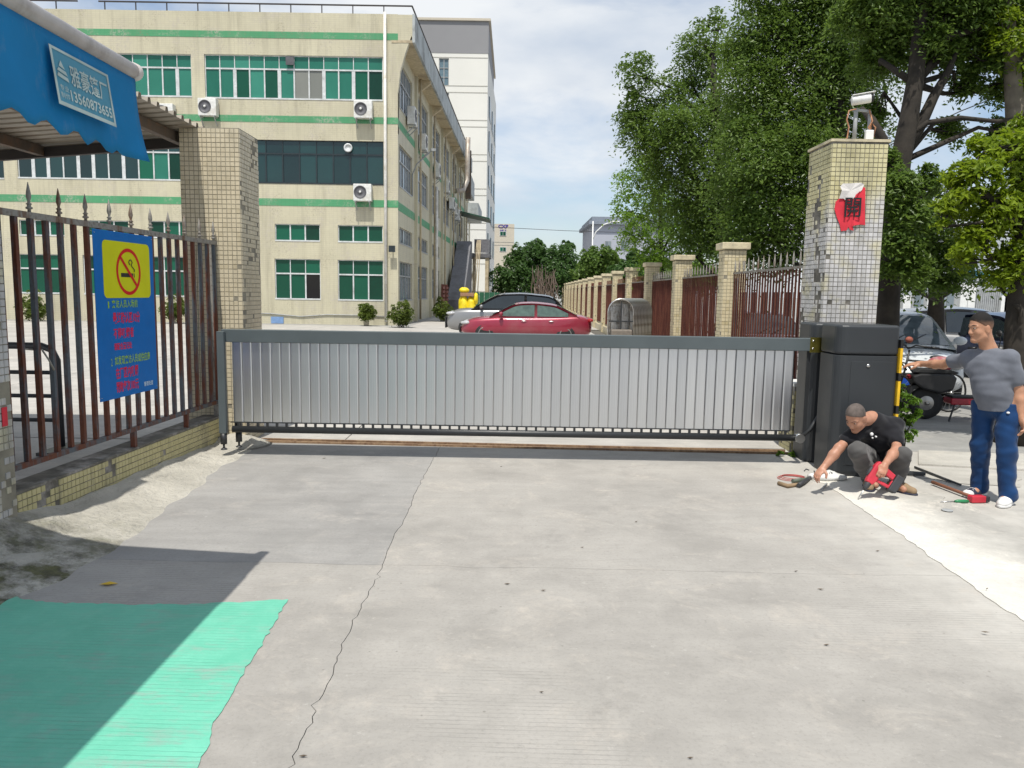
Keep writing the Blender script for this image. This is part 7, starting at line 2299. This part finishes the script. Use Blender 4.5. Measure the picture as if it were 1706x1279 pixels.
pl = thing('pliers', 'long green and brown handled pliers on the concrete by the red coil', 'pliers')
for k, (c_, pts) in enumerate([(M['shoe_tan'], [(1297, 808), (1312, 813), (1330, 810), (1345, 803)]), (pbr('olive_grip', (.10, .12, .09), .6), [(1320, 805), (1332, 804), (1342, 802), (1352, 797)]), (M['tool_dark'], [(1330, 813), (1338, 808), (1345, 803), (1350, 799)])]):
    MB().tube([G(*p) + Vector((0, 0, .02 + .004 * k)) for p in pts], [.020, .022, .016, .010], 8).build('arm', c_, pl)
coil = thing('wire_coil', 'loose coil of thin red wire lying left of the crouching man', 'wire')
for k in range(3):
    c = G(1319 + k, 798 - .5 * k)
    pts = [c + Vector(((.135 - .012 * k) * math.cos(a), (.115 - .012 * k) * math.sin(a), .008 + .006 * k)) for a in np.linspace(0, 6.2, 36)]
    MB().tube(pts, .0035, 5, cap=False).build('loop', pbr('red_wire', (.42, .07, .06), .5) if k == 0 else bpy.data.materials['red_wire'], coil)
bg = thing('plastic_bag', 'crumpled white bag with tools under the crouching man\u2019s hand', 'bag')
c = G(1376, 798)
bb = MB().ell((c.x, c.y, .03), (.19, .12, .05), None, 26, 12)
bb.v = [(p[0] + .03 * vn(p[0] * 9, p[1] * 9, 1), p[1] + .03 * vn(p[0] * 9, p[1] * 9, 4), max(.001, p[2] * (1 + .6 * vn(p[0] * 12, p[1] * 12, 2)))) for p in bb.v]
bb.build('sheet', pbr('white_plastic_film', (.62, .62, .60), .35, bump=.6, bscale=26), bg)
for k in range(6):
    a = c + Vector((rg.uniform(-.15, .1), rg.uniform(-.08, .06), .075)); b2 = a + Vector((rg.uniform(-.14, .14), rg.uniform(-.05, .05), -.005))
    MB().tube([a, a.lerp(b2, .5) + Vector((0, .02, .012)), b2], .006, 6).build('tool', M['tool_dark'] if k % 2 else M['steel'], bg)
chz = thing('chisel', 'small grey drill bit lying on the concrete by the white bag', 'chisel')
MB().tube([G(1368, 817) + Vector((0, 0, .014)), G(1377, 808) + Vector((0, 0, .014))], [.005, .009], 8).build('shaft', M['frame_grey'], chz)

# fallen leaves
M['leaf_litter'] = pbr('dry_fallen_leaf', (.10, .075, .05), .8, var=.4, bump=.2)
rg = np.random.default_rng(17)
lv = [(845, 974, 'dark curled leaf near the middle of the drive'), (905, 985, 'small pale brown leaf near the middle crack'), (970, 913, 'dry leaf lying in the middle of the right slab'), (1462, 919, 'dark leaf beside the fresh cement strip'), (1367, 983, 'large dry leaf on the right slab'), (1326, 953, 'small round dark leaf above the large dry one'), (1644, 985, 'dark leaf lying on the fresh cement'), (1641, 1058, 'small brown leaf near the right edge of the drive'), (1377, 1076, 'curled dark leaf low on the right slab'), (902, 1155, 'dark leaf scrap among stains near the bottom'), (1150, 1265, 'leaf scrap near the bottom edge'), (505, 1262, 'black leaf scrap near the end of the long crack'), (540, 764, 'small leaf just before the gate shadow'), (1302, 809, 'brown leaf by the pliers'), (835, 778, 'thin leaf before the middle of the gate'), (1060, 870, 'tiny leaf on the right slab below the gate')]
for k, (px, py, lb) in enumerate(lv):
    p = G(px, py); s = .019 * rg.uniform(.6, 1.3); a = rg.uniform(-.5, .5)
    d = Vector((math.cos(a), math.sin(a), 0)); l = Vector((-d.y, d.x, 0)); zz = .012 if px > 1600 else .001
    m = MB()
    up = [p + d * (-s) + Vector((0, 0, zz + .006)), p + l * s * .30 + Vector((0, 0, zz + .008)), p + d * s + Vector((0, 0, zz + .010)), p - l * s * .30 + Vector((0, 0, zz + .007)), p + Vector((0, 0, zz + .003))]
    m.add(up, [(0, 4, 1), (1, 4, 2), (2, 4, 3), (3, 4, 0)])
    o = m.build('fallen_leaf', M['leaf_litter'])
    tag(o, lb, 'leaf', 'dry leaves on the drive')
p = G(180, 975)
m = MB(); s = .055
m.add([p + Vector((-s, 0, .006)), p + Vector((0, .025, .016)), p + Vector((s, .015, .008)), p + Vector((.01, -.022, .014)), p + Vector((0, 0, .003))], [(0, 4, 1), (1, 4, 2), (2, 4, 3), (3, 4, 0)])
tag(m.build('fallen_leaf', pbr('yellow_fallen_leaf', (.55, .36, .03), .6)), 'yellow leaf lying in the awning shadow', 'leaf', 'dry leaves on the drive')
